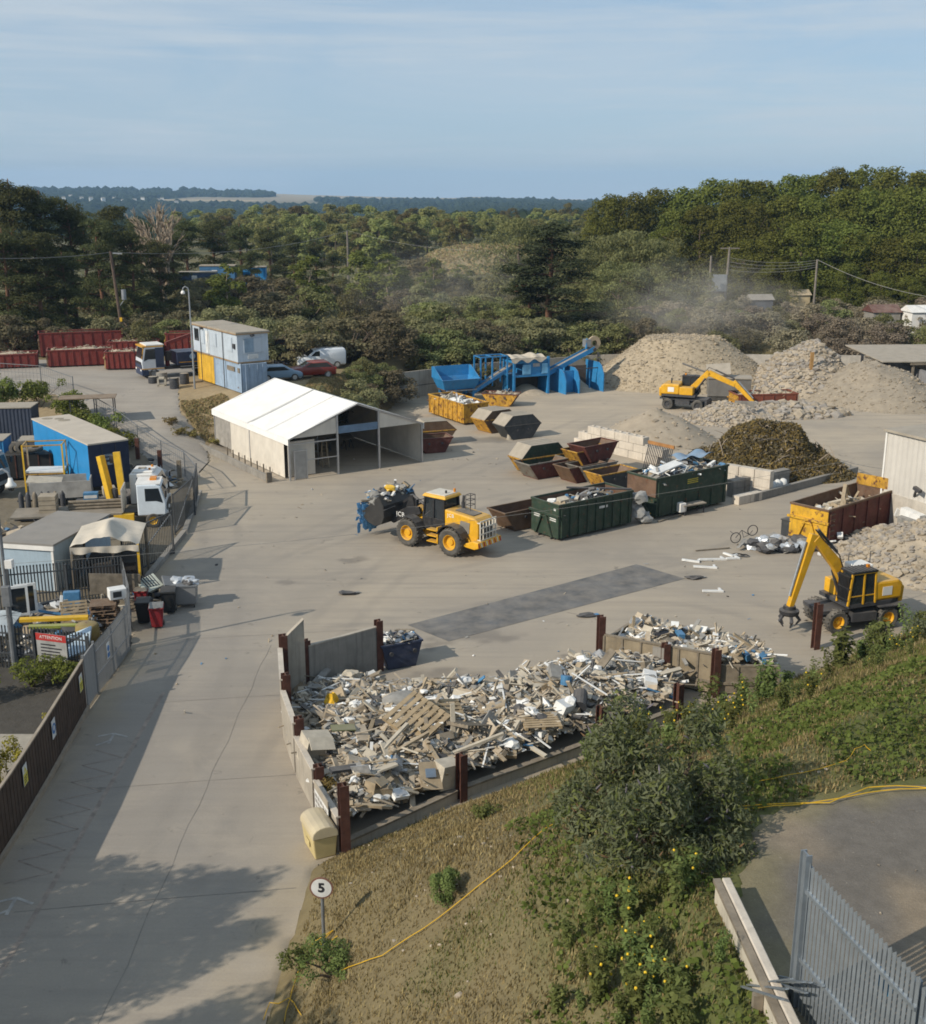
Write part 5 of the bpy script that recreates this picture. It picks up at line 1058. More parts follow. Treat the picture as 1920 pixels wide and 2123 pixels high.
for x in(-8.8,-7.8,-5.9):
    for y in(.15,1.85): mb=MB(); mb.b(x-.09,x+.09,y-.09,y+.09,0,1.7); mb.out('leg',pb,sp)
def conveyor(label,p0,p1,w,sides=.35):
    r=thing('conveyor',label,'conveyor',O,pr_); p0=Vector(p0); p1=Vector(p1)
    mb=MB(); mb.panel([p0+Vector((0,-w/2,0)),p1+Vector((0,-w/2,0)),p1+Vector((0,w/2,0)),p0+Vector((0,w/2,0))],.08); mb.out('belt',belt,r)
    for s in(-1,1): mb=MB(); mb.panel([p0+Vector((0,s*w/2,-.25)),p1+Vector((0,s*w/2,-.25)),p1+Vector((0,s*w/2,sides)),p0+Vector((0,s*w/2,sides))],.06); mb.out('side_plate',pb,r)
    for q in(p0,p1): mb=MB(); mb.cyl(q+Vector((0,-w/2-.1,-.1)),q+Vector((0,w/2+.1,-.1)),.2,n=12); mb.out('drum',dsteel,r)
    return r
r=conveyor('blue rising conveyor between the feed hopper and the picking cabin',(-5.2,-.3,.7),(.2,1.0,3.1),1.0,.12)
mb=MB(); mb.prism([(-5.8,.1),(-4.6,1.1),(-2.6,1.8),(-5.2,1.75)],'y',.3,.36); mb.out('chute_plate',pb,r)
g_=thing('access_gantry','blue open steel gantry over the rising conveyor','gantry',O,pr_)
for x in(-3.6,-2.3,-.6):
    for y in(.2,1.8): mb=MB(); mb.b(x-.07,x+.07,y-.07,y+.07,1.2,4.1); mb.out('post',pb,g_)
mb=MB()
for y in(.2,1.8): mb.b(-3.67,-.53,y-.06,y+.06,4.1,4.22)
for x in(-3.6,-2.3,-.6): mb.b(x-.05,x+.05,.26,1.74,4.11,4.2)
mb.out('top_frame',pb,g_)
ps=thing('picking_cabin','blue picking cabin on tall side walls with a lumpy cream cover','cabin',O,pr_)
for x in(0,3.98): mb=MB(); mb.b(x,x+.22,-.05,.17,0,3.9); mb.out('corner_post',pb,ps); mb=MB(); mb.b(x+.05,x+.17,.17,2.4,0,1.9); mb.out('side_wall',pb,ps); mb=MB(); mb.b(x,x+.22,2.3,2.5,0,3.9); mb.out('corner_post',pb,ps)
mb=MB(); mb.b(.0,4.2,.0,2.4,1.9,2.1); mb.out('floor_beam',pb,ps); mb=MB(); mb.b(.2,4.0,2.2,2.3,0,1.9); mb.out('back_sheet',mat('bay_back',(.07,.06,.05),.9,dust=.1),ps)
mb=MB(); mb.b(1.3,4.15,.1,2.3,2.1,3.3); mb.out('cabin_wall',pb,ps); mb=MB(); mb.b(.2,4.15,.05,2.35,3.3,3.75); mb.out('roof_beam',pb,ps)
pbl=mat('panel_light_blue',(.16,.4,.62),.5,dust=.1); mb=MB(); mb.b(1.1,2.0,-.02,.08,2.15,3.15); mb.out('window_panel',pbl,ps); mb=MB(); mb.b(3.3,4.0,-.02,.08,2.15,3.2); mb.out('window_panel',pbl,ps); mb=MB(); mb.b(2.3,3.1,.06,.1,2.9,3.25); mb.out('notice_board',steel,ps)
mb=MB(); mb.sheet(lambda u,v:(-.3+4.0*u,-.2+2.9*v,3.78+.42*math.sin(math.pi*min(1,v*1.15+.05))*(.75+.25*math.sin(u*19+v*3))+.1*math.sin(u*11)),40,14); mb.sheet(lambda u,v:(-.3+4.0*u,-.2-.04*v,3.82-(.35+.18*math.sin(u*17))*v+.08),40,3); mb.out('cover_sheet',mat('cream_sheet',(.5,.44,.35),.9,dust=.2),ps,smooth=True)
mb=MB(); mb.sheet(lambda u,v:(.3+3.6*u,-.9+2.6*v,.9*max(0,1-((u-.55)*2)**2)*max(0,v)**.7-.02),14,8); tag(mb.out('fines_heap',brick,loc=O,rz=pr_),'small heap of fines spilling from under the picking cabin','heap')
r=conveyor('blue discharge conveyor rising right to a drive motor',(4.2,1.1,1.9),(9.9,1.1,4.3),1.0,.25)
mb=MB(); mb.box((9.2,1.1,4.9),(.6,.7,.8)); mb.out('drive_motor',steel,r); mb=MB(); mb.lathe([(.3,-.12),(.75,-.12),(.75,.12),(.3,.12)],(10.1,1.1,4.85),'y',18); mb.out('belt_guard',mat('tan_guard',(.42,.33,.22),.7),r); mb=MB(); mb.cyl((8.9,.7,4.3),(9.1,.9,5.4),.08,n=6); mb.out('motor_bracket',pb,r)
by=thing('discharge_bay','blue steel bay plates standing under the discharge conveyor','bay',O,pr_)
for x,hh in((5.4,2.5),(7.0,2.6),(9.9,3.0)):
    mb=MB(); mb.prism([(-1.4,0),(2.4,0),(2.4,hh),(-.3,hh),(-.9,hh-.3),(-1.4,hh-1.2)],'x',x,x+.1); mb.out('side_plate',pb,by)
mb=MB(); mb.b(5.5,6.95,2.2,2.3,0,2.5); mb.out('back_plate',pb,by); mb=MB(); mb.b(5.5,6.95,-.25,-.15,0,2.3); mb.out('front_plate',pb,by); mb=MB(); mb.b(7.1,9.9,2.2,2.3,0,2.4); mb.out('back_plate',mat('bay_back2',(.13,.1,.08),.9),by); mb=MB(); mb.b(7.1,9.9,-.25,-.18,2.35,2.45); mb.out('top_bar',dsteel,by); mb=MB(); mb.b(8.9,9.0,-.2,-.1,0,2.4); mb.out('post',pb,by)
mb=MB(); mb.sheet(lambda u,v:(7.2+2.6*u,-1.2+3.2*v,1.2*math.sin(math.pi*u)*v-.02),10,8); tag(mb.out('sand_heap',brick,loc=O,rz=pr_),'small heap of sand inside the blue discharge bay','heap')
# grey crusher behind the far excavator
cp=G(1500,832); r=thing('stone_crusher','dust grey mobile crusher with a raised chute behind the far excavator','crusher',cp,rad(-8)); gd=mat('dusty_grey',(.17,.16,.145),.85,dust=.5,var=.2)
mb=MB(); mb.b(-1.6,2.6,-.2,2,.5,2.3); mb.out('body',gd,r,bev=.04); mb=MB(); mb.taper((-1.7,2.7,-.3,2.1),(-1.7,2.7,-.3,2.1),2.3,2.4); mb.out('top_cover',roof,r)
mb=MB(); mb.panel([(-1.8,.2,2.4),(.6,.2,2.7),(.6,1.9,3.6),(-1.8,1.9,3.4)],.1); mb.out('chute_lid',roof,r); mb=MB(); mb.beam((-4.2,1,3.6),(-.8,1,2.4),.5,.12); mb.out('discharge_arm',gd,r)
for s in(-.1,1.7): mb=MB(); mb.b(-1.5,2.4,s,s+.3,0,.6); mb.out('crawler_track',rubber,r,bev=.1)
# ---------- back wall ----------
WP=[(-6.4,113.6),(-2.3,116.9),(1.7,120.2),(8.3,123.6),(15,127),(23,128.5),(31,130),(38,129.5),(45,129),(55,128.8)]
bw=thing('concrete_wall','long concrete panel wall at the back of the yard below the scrub','wall',(0,0,0))
for k,((x0,y0),(x1,y1)) in enumerate(zip(WP[:-1],WP[1:])):
    mb=MB(); h=2.95 if k<6 else 2.6; mb.beam((x0,y0,h/2),(x1,y1,h/2),.2,h-.002*k); mb.out('wall_panel',conc if k<6 else mat('pale_wall',(.5,.46,.4),.9,streak=.2),bw)
    mb=MB(); mb.b(x0-.12,x0+.12,y0-.16,y0+.14,0,h+.25); mb.out('post',dsteel,bw)
    mb=MB(); mb.beam((x0,y0-.13,h*.5),(x1,y1-.13,h*.5),.05,.04); mb.out('panel_joint',dsteel,bw)
# ---------- heaps ----------
def heap(name,label,c,rx,ry,h,rz,m,stones,smin,smax,ms=None,pw_=1.0,nz=.12,cat='heap',flat=0):
    o=[R.uniform(0,50) for _ in range(2)]
    def f(x,y):
        q=math.hypot(x/rx,y/ry); b=max(0,1-q)**pw_; b=min(b,1-flat) if flat else b
        return h*b/(1-flat if flat else 1)*(1+nz*2*(float(vnoise(x+o[0],y+o[1],rx*.3,3))-.5))+nz*.5*(float(vnoise(x+o[1],y+o[0],.8,4))-.5)*min(1,b*6)-.03
    mb=MB(); n=44
    mb.sheet(lambda u,v:(rx*(2*u-1),ry*(2*v-1),f(rx*(2*u-1),ry*(2*v-1))),n,n)
    for _ in range(stones):
        a=R.uniform(0,6.28); q=math.sqrt(R.random())*1.02; x,y=rx*q*math.cos(a),ry*q*math.sin(a); s=R.uniform(smin,smax)*(1 if R.random()<.9 else 1.8)
        mb.m=1 if ms and R.random()<.5 else 0; mb.blob((x,y,f(x,y)+s*.12),s*.55,0,.4,(1.2,1,.75))
    mt=[m,ms or m]; return tag(mb.out(name,mt,loc=c,rz=rz),label,cat)
gv=mat('crushed_gravel',(.37,.3,.205),.95,0,.3,2.2,.3,bump=.8,bscale=9); sand=mat('dull_sand',(.33,.275,.205),.95,0,.2,1.5,.25,bump=.5,bscale=9); rb=mat('broken_concrete',(.37,.31,.23),.95,0,.28,1.5,.3,bump=.5); rbd=mat('broken_concrete_dark',(.3,.27,.235),.95,0,.3,1.5,.3); dgv=mat('grey_gravel',(.28,.235,.175),.95,0,.25,1.5,.3,bump=.8,bscale=8)
heap('gravel_heap','huge pale gravel heap against the back wall',Vector((24.3,126.2,0)),11.2,8.0,4.95,0,gv,3600,.06,.2,dgv,1.0,.06,flat=.36)
heap('rubble_heap','tall heap of broken concrete left of the rusty post',Vector((36.6,122.5,0)),6.2,8,4.5,0,rb,2300,.12,.42,rbd,.85,.15,flat=.2)
heap('rubble_heap','low spread of broken concrete around the buried container',Vector((30.2,107.2,0)),6.4,3.0,1.1,rad(5),rb,1100,.16,.6,rbd,.8,.3)
heap('gravel_heap','dark grey gravel heap beside the open shed',Vector((42.0,116.0,0)),7.2,9.2,4.2,rad(10),dgv,1300,.06,.2,rb,.85,.1)
heap('sand_heap','smooth dull sand heap behind the pale block wall',G(1372,925)+Vector((0,3.4,0)),5.2,5,2.7,0,sand,120,.1,.25,None,.9,.08)
heap('rubble_heap','spread of pale rubble under the far excavator arm',Vector((24.4,103.8,0)),4.6,3.4,1.6,rad(-20),rb,1300,.12,.34,rbd,.8,.2)
mb=MB(); p=Vector((36.1,118.2,0)); mb.b(-.16,.16,-.16,.16,0,4.4); tag(mb.out('rusty_post',mat('ochre_rust',(.33,.19,.07),.9,rust=.2),loc=p),'rusty orange steel post standing in the rubble heap','post')
roro('buried yellow and maroon container in the rubble by the gravel heap',Vector((29.0,109.4,-.2)),rad(8),mat('maroon_rust',(.2,.06,.035),.8,dust=.2,rust=.2),syel,6.0,2.4,1.9,6)
load('rubble_load','pale broken rubble filling the buried container','rubble',Vector((29.0,109.4,-.2)),rad(8),5.8,2.2,1.6,.5,90,.2,.5,[0,1,0,0,0,0,0,0,1,9],9)
mb=MB(); mb.b(-.9,.9,-.1,.1,0,1.3); tag(mb.out('concrete_block',concd,loc=Vector((26.0,104.4,.4)),rz=-.2),'upright grey concrete slab at the far excavator bucket','block')
# open shed at the right
r=thing('open_shed','low open fronted shed with a flat sheet roof at the far right','shed',Vector((45.5,117.5,0)),rad(4))
mb=MB(); mb.panel([(-3.2,-1.8,3.75),(12,-1.8,3.65),(12,7,4.3),(-3.6,7,4.35)],.1); mb.out('roof',roof,r)
mb=MB(); mb.b(-.2,12,6.2,6.4,0,4.1); mb.out('back_wall',concd,r); mb=MB(); mb.b(1.0,1.2,-6.0,6.2,0,2.9); mb.out('side_wall',mat('shed_panel',(.24,.24,.25),.85,streak=.3),r)
for x in(.2,3.6,7): mb=MB(); mb.b(x-.1,x+.1,-1.6,-1.4,0,3.7); mb.out('post',woodd,r)
mb=MB(); mb.b(-.2,12,-1.75,-1.6,3.4,3.62); mb.out('beam',woodd,r)
# pale block wall behind the skips
r=thing('block_wall','pale stepped wall of large concrete blocks behind the skips','wall',G(1196,921),math.atan2(-.45,1)*-1+rad(-62))
d=(G(1385,966)-G(1196,921)); r.rotation_euler[2]=math.atan2(d.y,d.x); Lw=d.length
for c_ in range(3):
    n=int(Lw/1.55); 
    for k in range(n):
        if c_==2 and (k<1 or k>n-2) : continue
        mb=MB(); x=k*1.55+(c_%2)*.5; mb.b(x,x+1.52,-.35+c_*.012,.35,c_*.62,c_*.62+.6)
        for q in(.38,1.14): mb.b(x+q-.12,x+q+.12,-.12,.12,c_*.62+.6,c_*.62+.68)
        mb.out('block',lblock,r,bev=.02)
gp=G(1345,975); r=thing('steel_gate','grey barred steel gate leaning against the pale block wall','gate',gp+Vector((.3,.8,0)),math.atan2(d.y,d.x))
mb=MB()
for k in range(15): mb.beam((k*.17,-.9,.05),(k*.17,-.3,2.0),.05)
mb.out('bars',dsteel,r); mb=MB(); mb.beam((-.1,-.31,2.05),(2.5,-.31,2.05),.1,.24); mb.out('top_bar',mat('orange_rust',(.35,.17,.06),.9,rust=.2),r); mb=MB(); mb.beam((-.1,-.85,.1),(2.5,-.85,.1),.08,.08); mb.out('bottom_bar',dsteel,r)
def blocks(label,px,py,rz,n,courses,m=lblock,z=0):
    r=thing('block_wall',label,'wall',G(px,py),rz)
    for c_ in range(courses):
        for k in range(n):
            mb=MB(); mb.b(k*1.2+.02,k*1.2+1.18,-.3+.01*c_,.3,c_*.6,c_*.6+.59); mb.out('block',m,r,bev=.02)
    return r
blocks('low wall of grey blocks between the green container and heap',1512,1030,rad(36),5,2,concd)
blocks('short stack of pale blocks at the end of the green containers',1500,1012,rad(-40),3,3,lblock)
blocks('pair of grey blocks by the kerb in front of the heap',1524,1046,rad(36),2,1,lblock)
r=thing('kerb_wall','low concrete kerb wall in front of the green waste heap','wall',G(1560,1040),math.atan2(*(lambda v:(v.y,v.x))(G(1775,982)-G(1560,1040)))); mb=MB(); mb.b(0,(G(1775,982)-G(1560,1040)).length,-.15,.15,0,.55); mb.out('kerb',concd,r,bev=.02)
for i,(px,py) in enumerate(((1598,1015),(1610,1012),(1622,1010))):
    mb=MB(); mb.lathe([(0,0),(.3,.02),(.34,.25),(.28,.55),(.12,.65),(0,.66)],(0,0,0)); tag(mb.out('gas_bottle',plas,loc=G(px,py),smooth=True),'%s of three white canisters behind the kerb wall'%('leftmost','middle','rightmost')[i],'canister','canisters behind the kerb')
# green waste heap
c=G(1560,990)+Vector((1.6,2.6,0)); mb=MB(); V=[]
gm1=leafmat('dead_brush',(.12,.088,.03),(.2,.145,.055),.2,0); Pn=[];Nn=[]
for _ in range(21000):
    a_=R.uniform(0,6.28); q=math.sqrt(R.random()); x,y=6.5*q*math.cos(a_),4.2*q*math.sin(a_); z=3.3*(1-q**1.5)*(1+.35*(float(vnoise(x+9,y+3,1.6,2))-.5)*2)*(1-.25*(x>2)*(x-2)/6)+R.uniform(-.25,.15); Pn.append((x,y,max(z,.02))); Nn.append((x*.1,y*.2,.8))
V=cards(np.array(Pn),np.array(Nn),.34,.3,1.0)
r=thing('green_waste_heap','large brown heap of cut branches and brush behind the low walls','heap',c,rad(-22)); link('brush',fmesh('brush',V,[gm1,LM['scrub'],woodd],NP.choice(3,len(V)//4,p=[.5,.43,.07])),r)
mb=MB()
for _ in range(70):
    a_=R.uniform(0,6.28); q=math.sqrt(R.random()); x,y=6.2*q*math.cos(a_),4.2*q*math.sin(a_); z=3.5*(1-q**1.5); e=Vector((R.gauss(0,1),R.gauss(0,1),R.gauss(0,.5))); mb.tube([(x,y,z),Vector((x,y,z))+e*.6+Vector((0,0,.1)),Vector((x,y,z))+e*1.2],[.05,.035,.015],4)
mb.out('branches',barkg,r)
mb=MB(); mb.sheet(lambda u,v:(-6.8+13.6*u,-4.4+8.8*v,max(-.05,2.9*(1-(1.25*((2*u-1)**2+(2*v-1)**2))**.75)-.45)),20,14); mb.out('heap_core',mat('brush_core',(.1,.075,.035),1,dust=0),r)
# white shed at the right edge
wc=G(1822,1092); wd=Vector((.43,-.9,0)).normalized(); r=thing('corrugated_shed','pale corrugated metal shed with a concrete lower wall at the right edge','shed',wc,math.atan2(wd.y,wd.x))
pc=mat('pale_cladding',(.56,.53,.48),.6,.1,.1,.8,.1,streak=.15)
mb=MB(); n=60; v=[]
for k in range(n+1):
    for z in(2.35,6.1): v.append((k*.2,-.04*(k%2)-.02,z+(0 if z<3 else .1*k*.0)))
mb.add(v,[(2*k,2*k+2,2*k+3,2*k+1) for k in range(n)]); v=[(-.02-.04*(k%2),k*.2,z) for k in range(n+1) for z in(2.35,6.1)]; mb.add(v,[(2*k+2,2*k,2*k+1,2*k+3) for k in range(n)]); mb.b(0,12,0,12,2.35,6.1); mb.out('cladding',pc,r)
mb=MB(); mb.b(0,12,-.1,12.1,0,2.35); mb.out('lower_wall',mat('lower_render',(.46,.42,.36),.9,dust=.1,streak=.25),r); mb=MB(); mb.b(-.15,12,-.25,12.2,6.1,6.25); mb.out('roof',roof,r)
mb=MB(); mb.b(.35,.5,-.22,-.1,0,2.35); mb.out('downpipe',dsteel,r); mb=MB(); mb.b(-.06,.06,-.12,0,0,6.1); mb.out('corner_flashing',white,r)
mb=MB(); mb.beam((2.6,-.1,2.6),(3.1,-.5,3.2),.12,.12); mb.out('lamp_bracket',dsteel,r); mb=MB(); mb.box((3.2,-.55,3.2),(.5,.25,.2),(0,.3,0)); mb.out('floodlight',dsteel,r)
wire('dark cable running along the white corrugated shed',G(1740,958)+Vector((0,0,.2)),wc+wd*6+Vector((-.3,-.2,5.0)),.4,rr_=.03)
mb=MB(); mb.box((0,0,0),(1.5,.5,.6),(0,.1,0)); mb.m=1; mb.box((0,-.3,-.25),(1.2,.5,.35),(.1,0,.1)); tag(mb.out('sack_bundle',[plas,greyr],loc=wc+wd*3.1+Vector((-.6,-.4,1.6)),rz=math.atan2(wd.y,wd.x)),'white sacks hung on the concrete wall of the pale shed','sacks')
heap('rubble_heap','wide grey rubble heap below the pale shed behind the near excavator',G(1850,1180)+Vector((2.6,1.5,0)),5.6,5.6,2.3,0,rb,1900,.07,.3,rbd,.8,.2)
mb=MB(); c=G(1800,1130)
debris(mb,lambda:Vector((R.uniform(-3.6,2.5),R.uniform(-2,2.2),abs(R.gauss(0,.3)))),240,.15,.5,[8,3,5,2,2,1,1,0,1,2]); tag(mb.out('timber_heap',MIX,loc=c),'broken timber strewn in front of the yellow fronted container','timber')
for i,(px,py,dx,dz) in enumerate(((1880,1108,.9,.5),(1905,1120,1.1,.35),(1893,1125,.35,.6))): mb=MB(); mb.box((0,0,.5),(dx*1.6,.2,dz),(.2,.2,.5*i)); tag(mb.out('white_frame_piece',plas,loc=G(px,py)+Vector((0,.3,.7))),('white plastic box leaning on the rubble by the shed wall','long white plastic channel on the rubble','square white block on the rubble heap')[i],'plastic')
mb=MB(); mb.cyl((0,0,0),(.7,.4,.25),.1,n=10); tag(mb.out('yellow_pipe',ypl,loc=G(1885,1165)+Vector((0,0,1.3))),'short yellow pipe on the grey rubble heap','pipe')
# foil bags and bicycle on the ground
mb=MB(); c=G(1590,1140); fo=mat('foil_bag',(.5,.53,.56),.35,.35,.3,3,.2); mb.m=0
for _ in range(44): mb.m=R.choice((0,0,1,2)); mb.blob((R.gauss(0,.75),R.gauss(0,.42)+.0,R.uniform(.1,.5)),R.uniform(.25,.5),1,.3,(1.2,1,.7))
mb.m=2
for _ in range(30): mb.box((R.gauss(0,1.3),R.gauss(0,.5),R.uniform(.05,.3)),(R.uniform(.3,.8),R.uniform(.1,.4),.05),(R.gauss(0,.3),R.gauss(0,.3),R.uniform(0,6)))
tag(mb.out('rubbish_bags',[fo,dpl,greyr],loc=c+Vector((.6,.2,0)),smooth=False),'silver and grey rubbish bags heaped left of the yellow container','bags')
r=thing('bicycle','dark scrap bicycle lying upturned on the rubbish bags','bicycle',G(1552,1130)+Vector((0,0,.35)),.2)
for x in(.2,-.85): mb=MB(); mb.lathe([(.29,-.02),(.34,0),(.29,.02),(.29,-.02)],(x,0,.55 if x>0 else .15),'y',22); mb.out('wheel',blk,r)
mb=MB(); mb.tube([(-.85,0,.15),(-.5,0,.6),(.0,0,.3),(.2,0,.55)],.025,6); mb.tube([(-.5,0,.6),(-.35,0,.15),(0,0,.3)],.02,6); mb.out('frame',dsteel,r); mb=MB(); mb.tube([(-1.1,-.25,.5),(-1.0,0,.4),(-1.1,.25,.5)],.02,6); mb.out('handlebar',blk,r)
mb=MB(); mb.lathe([(.3,-.03),(.36,0),(.3,.03),(.3,-.03)],(0,0,.04),'z',18); mb.lathe([(.2,-.03),(.26,0),(.2,.03),(.2,-.03)],(.35,-.15,.06),'z',18); tag(mb.out('rubber_rings',blk,loc=G(1530,1152)),'two loose black bicycle tyres lying on the concrete','tyre')
for i,(px,py,l,rz_) in enumerate(((1432,1165,1.0,-.35),(1478,1162,1.6,.15),(1462,1178,1.3,-.1),(1520,1160,.8,.2),(1510,1152,.7,-.9),(1478,1228,1.1,.05))):
    mb=MB(); mb.box((0,0,.07),(l,.14,.1),(0,.03,0)); mb.box((l*.4,.2,.06),(.12,.5,.08)); tag(mb.out('plastic_frame',plas,loc=G(px,py),rz=rz_),'white broken plastic window frame on the open concrete, %s from left'%ORD[[0,2,1,5,4,3][i]],'frame','white frames on the concrete')
mb=MB(); mb.beam((0,0,.05),(2.1,.5,.07),.08,.05); tag(mb.out('loose_plank',woodd,loc=G(1442,1143)),'thin pole lying beside the foil rubbish bags','pole')
# scattered litter on the yard
mb=MB()
debris(mb,lambda:(lambda p:Vector((p[0],p[1],.03)) if inpoly(np.array([p[0]]),np.array([p[1]]),YARD)[0] else None)((R.uniform(-14,26),R.uniform(42,92))),170,.05,.16,[2,5,2,4,2,2,1,2,3,6]); tag(mb.out('litter',MIX),'small scraps of litter scattered over the yard concrete','litter',kind='stuff')
for i,(px,py) in enumerate(((1215,1278),(720,1232),(1440,1200))):
    mb=MB(); mb.blob((0,0,.08),.3,1,.35,(1.6,.8,.35)); mb.m=1; mb.box((.4,.1,.06),(.5,.2,.04),(0,0,.4)); tag(mb.out('flattened_bag',[dpl,bpl if i==0 else greyr],loc=G(px,py)),('dark bag with a blue scrap on the concrete right of the slab','dark flattened rag on the open concrete left of the slab','small dark rag above the white frames')[i],'bag')
# ---------- left side: fences ----------
def along(pts,step):
    out=[];carry=0.0
    for a,b in zip(pts[:-1],pts[1:]):
        a=Vector((*a[:2],0)); b=Vector((*b[:2],0)); L=(b-a).length; d=(b-a)/L; t=carry
        while t<L: out.append((a+d*t,d)); t+=step
        carry=t-L
    return out
def palisade(label,pts,h,m,step=.155,post=2.7,w=.07,z=0,rails=(.35,.82)):
    r=thing('palisade_fence',label,'fence',(pts[0][0],pts[0][1],z)); o=Vector((pts[0][0],pts[0][1],0)); mb=MB()
    for p,d in along(pts,step):
        p=p-o; n=Vector((-d.y,d.x,0)); q=d*w/2
        a,b,c=p-q,p+n*.02,p+q
        mb.add([a,b,c,a+Vector((0,0,h-.12)),b+Vector((0,0,h-.05)),c+Vector((0,0,h-.12)),a-q*.3+Vector((0,0,h-.02)),b+Vector((0,0,h+.03)),c+q*.3+Vector((0,0,h-.02))],[(0,1,4,3),(1,2,5,4),(3,4,6),(4,7,6),(4,5,8),(4,8,7)])
    mb.out('pales',m,r)
    for k in rails:
        for a,b in zip(pts[:-1],pts[1:]): mb=MB(); mb.beam((a[0]-o.x,a[1]-o.y,h*k),(b[0]-o.x,b[1]-o.y,h*k),.05,.06); mb.out('rail',m,r)
    for p,d in along(pts,post): mb=MB(); p=p-o+Vector((-d.y,d.x,0))*.07; mb.b(p.x-.05,p.x+.05,p.y-.05,p.y+.05,0,h-.1); mb.out('post',m,r)
    return r
gal=mat('dull_galvanised',(.2,.21,.22),.6,.4,.25,3,.1); dkf=mat('dark_fence',(.07,.075,.08),.6,.3,.3,3,.1)
tf=mat('dark_boards',(.075,.05,.035),.9,0,.3,2,.1,streak=.3); cap=mat('cap_rail',(.3,.25,.19),.9,0,.2,3,.2)
r=thing('timber_fence','dark brown vertical board fence along the left side of the road','fence',(-14.35,28.6,0)); L=[(-14.35,28.6),(-14.5,33),(-14.72,36.5),(-15.17,42.3)]
mb=MB(); i=0
for p,d in along(L,.15): q=p-Vector((-14.35,28.6,0)); n=Vector((-d.y,d.x,0)); i+=1; mb.box(q+Vector((0,0,1.07))+n*(.012*(i%2)),(.15,.022,2.1+.02*R.random()),(0,0,math.atan2(d.y,d.x)))
mb.out('boards',tf,r)
for a,b in zip(L[:-1],L[1:]):
    mb=MB(); mb.beam((a[0]+14.35,a[1]-28.6,2.17),(b[0]+14.35,b[1]-28.6,2.17),.1,.06); mb.out('cap_rail',cap,r)
    mb=MB(); mb.beam((a[0]+14.43,a[1]-28.6,.1),(b[0]+14.43,b[1]-28.6,.1),.1,.2); mb.out('gravel_board',cap,r)
sy=mat('sign_yellow',(.6,.52,.06),.5,dust=0); sb=mat('sign_blue',(.05,.17,.4),.5,dust=0); sw=mat('sign_white',(.66,.66,.64),.5,dust=0); sr=mat('sign_red',(.4,.04,.035),.5,dust=0); ink=mat('sign_ink',(.03,.03,.035),.6,dust=0)
for i,(y,lab) in enumerate(((34.2,'nearest yellow and white notice on the timber fence'),(37.6,'blue round symbol notice on the timber fence'),(41.6,'far yellow and white notice by the grey gate panel'))):
    x=np.interp(y,[33,36.5,42.3],[-14.5,-14.72,-15.17])+.055; r=thing('notice_sign',lab,'sign',(x,y,1.5),math.atan2(5.8,-.45)-math.pi/2+.0); mb=MB(); mb.b(.0,.012,-.22,.22,-.35,.35); mb.out('board',sw,r)
    if i==1: mb=MB(); mb.cyl((.012,0,0),(.018,0,0),.2,n=24); mb.out('disc',sb,r); mb=MB(); mb.cyl((.018,0,.02),(.022,0,.02),.1,n=16); mb.out('pictogram',sw,r)
    else:
        mb=MB(); mb.b(.012,.018,-.2,.2,-.33,.06); mb.out('yellow_panel',sy,r)
        for k in range(3): mb=MB(); mb.b(.018,.021,-.15,.15-.05*k,-.08-k*.09,-.04-k*.09); mb.out('text_line',ink,r)
        mb=MB(); mb.add([(.019,-.12,.1),(.019,.12,.1),(.019,0,.3)],[(0,1,2)]); mb.out('warning_triangle',sy,r)
gp_=mat('gate_panel',(.27,.27,.265),.7,.1,.15,1,.1,streak=.2)
r=thing('gate_panel','plain grey sheet gate panel at the end of the timber fence','gate',(-15.17,42.35,0),math.atan2(1.45,-.05)); mb=MB(); mb.b(.05,1.45,-.03,.03,.08,2.25); mb.out('sheet',gp_,r); [ (lambda mb:(mb.b(x,x+.08,-.05,.05,0,2.35),mb.out('post',gal,r)))(MB()) for x in(-.03,1.45)]
palisade('grey palisade gates with meshed tops along the road',[(-15.2,43.95),(-15.16,46.1),(-15.2,48.6)],2.2,gp_,.11,2.1,.085)
mb=MB(); mb.b(-.01,.01,-.18,.18,-.35,.35); mb.m=1; mb.cyl((.012,0,.1),(.02,0,.1),.13,n=18); mb.b(.012,.016,-.15,.15,-.3,-.1); tag(mb.out('notice_sign',[sw,sb],loc=(-15.1,45.3,1.35)),'blue and white notice on the grey palisade gates','sign')
palisade('grey palisade fence curving away from the road past the bins',[(-15.25,48.7),(-15.85,51.3),(-17.2,55)],2.2,gal)
palisade('spiked palisade fence across the back of the scrap pen',[(-17.4,55.4),(-20.5,54.3),(-25,53)],2.3,dkf)
palisade('spiked palisade fence across the front of the scrap pen',[(-16.0,45.6),(-18,46.2),(-22.5,47)],2.0,dkf)
r=thing('attention_sign','large board headed ATTENTION on the scrap pen palisade','sign',(-17.65,45.75,1.25),math.atan2(.45,-1.5)+math.pi); mb=MB(); mb.b(-.75,.75,-.02,.0,-.65,.65); mb.out('board',mat('sign_grey',(.32,.32,.31),.6,dust=0,streak=.3),r); mb=MB(); mb.b(-.75,.75,-.03,-.021,.33,.65); mb.out('header',sr,r); text('ATTENTION',.2,sw,r,(0,-.034,.49),(math.pi/2,0,0))
for k in range(5): mb=MB(); mb.b(-.55,.2+.1*(k*7%4),-.025,-.021,.12-k*.15,.18-k*.15); mb.out('text_line',ink,r)
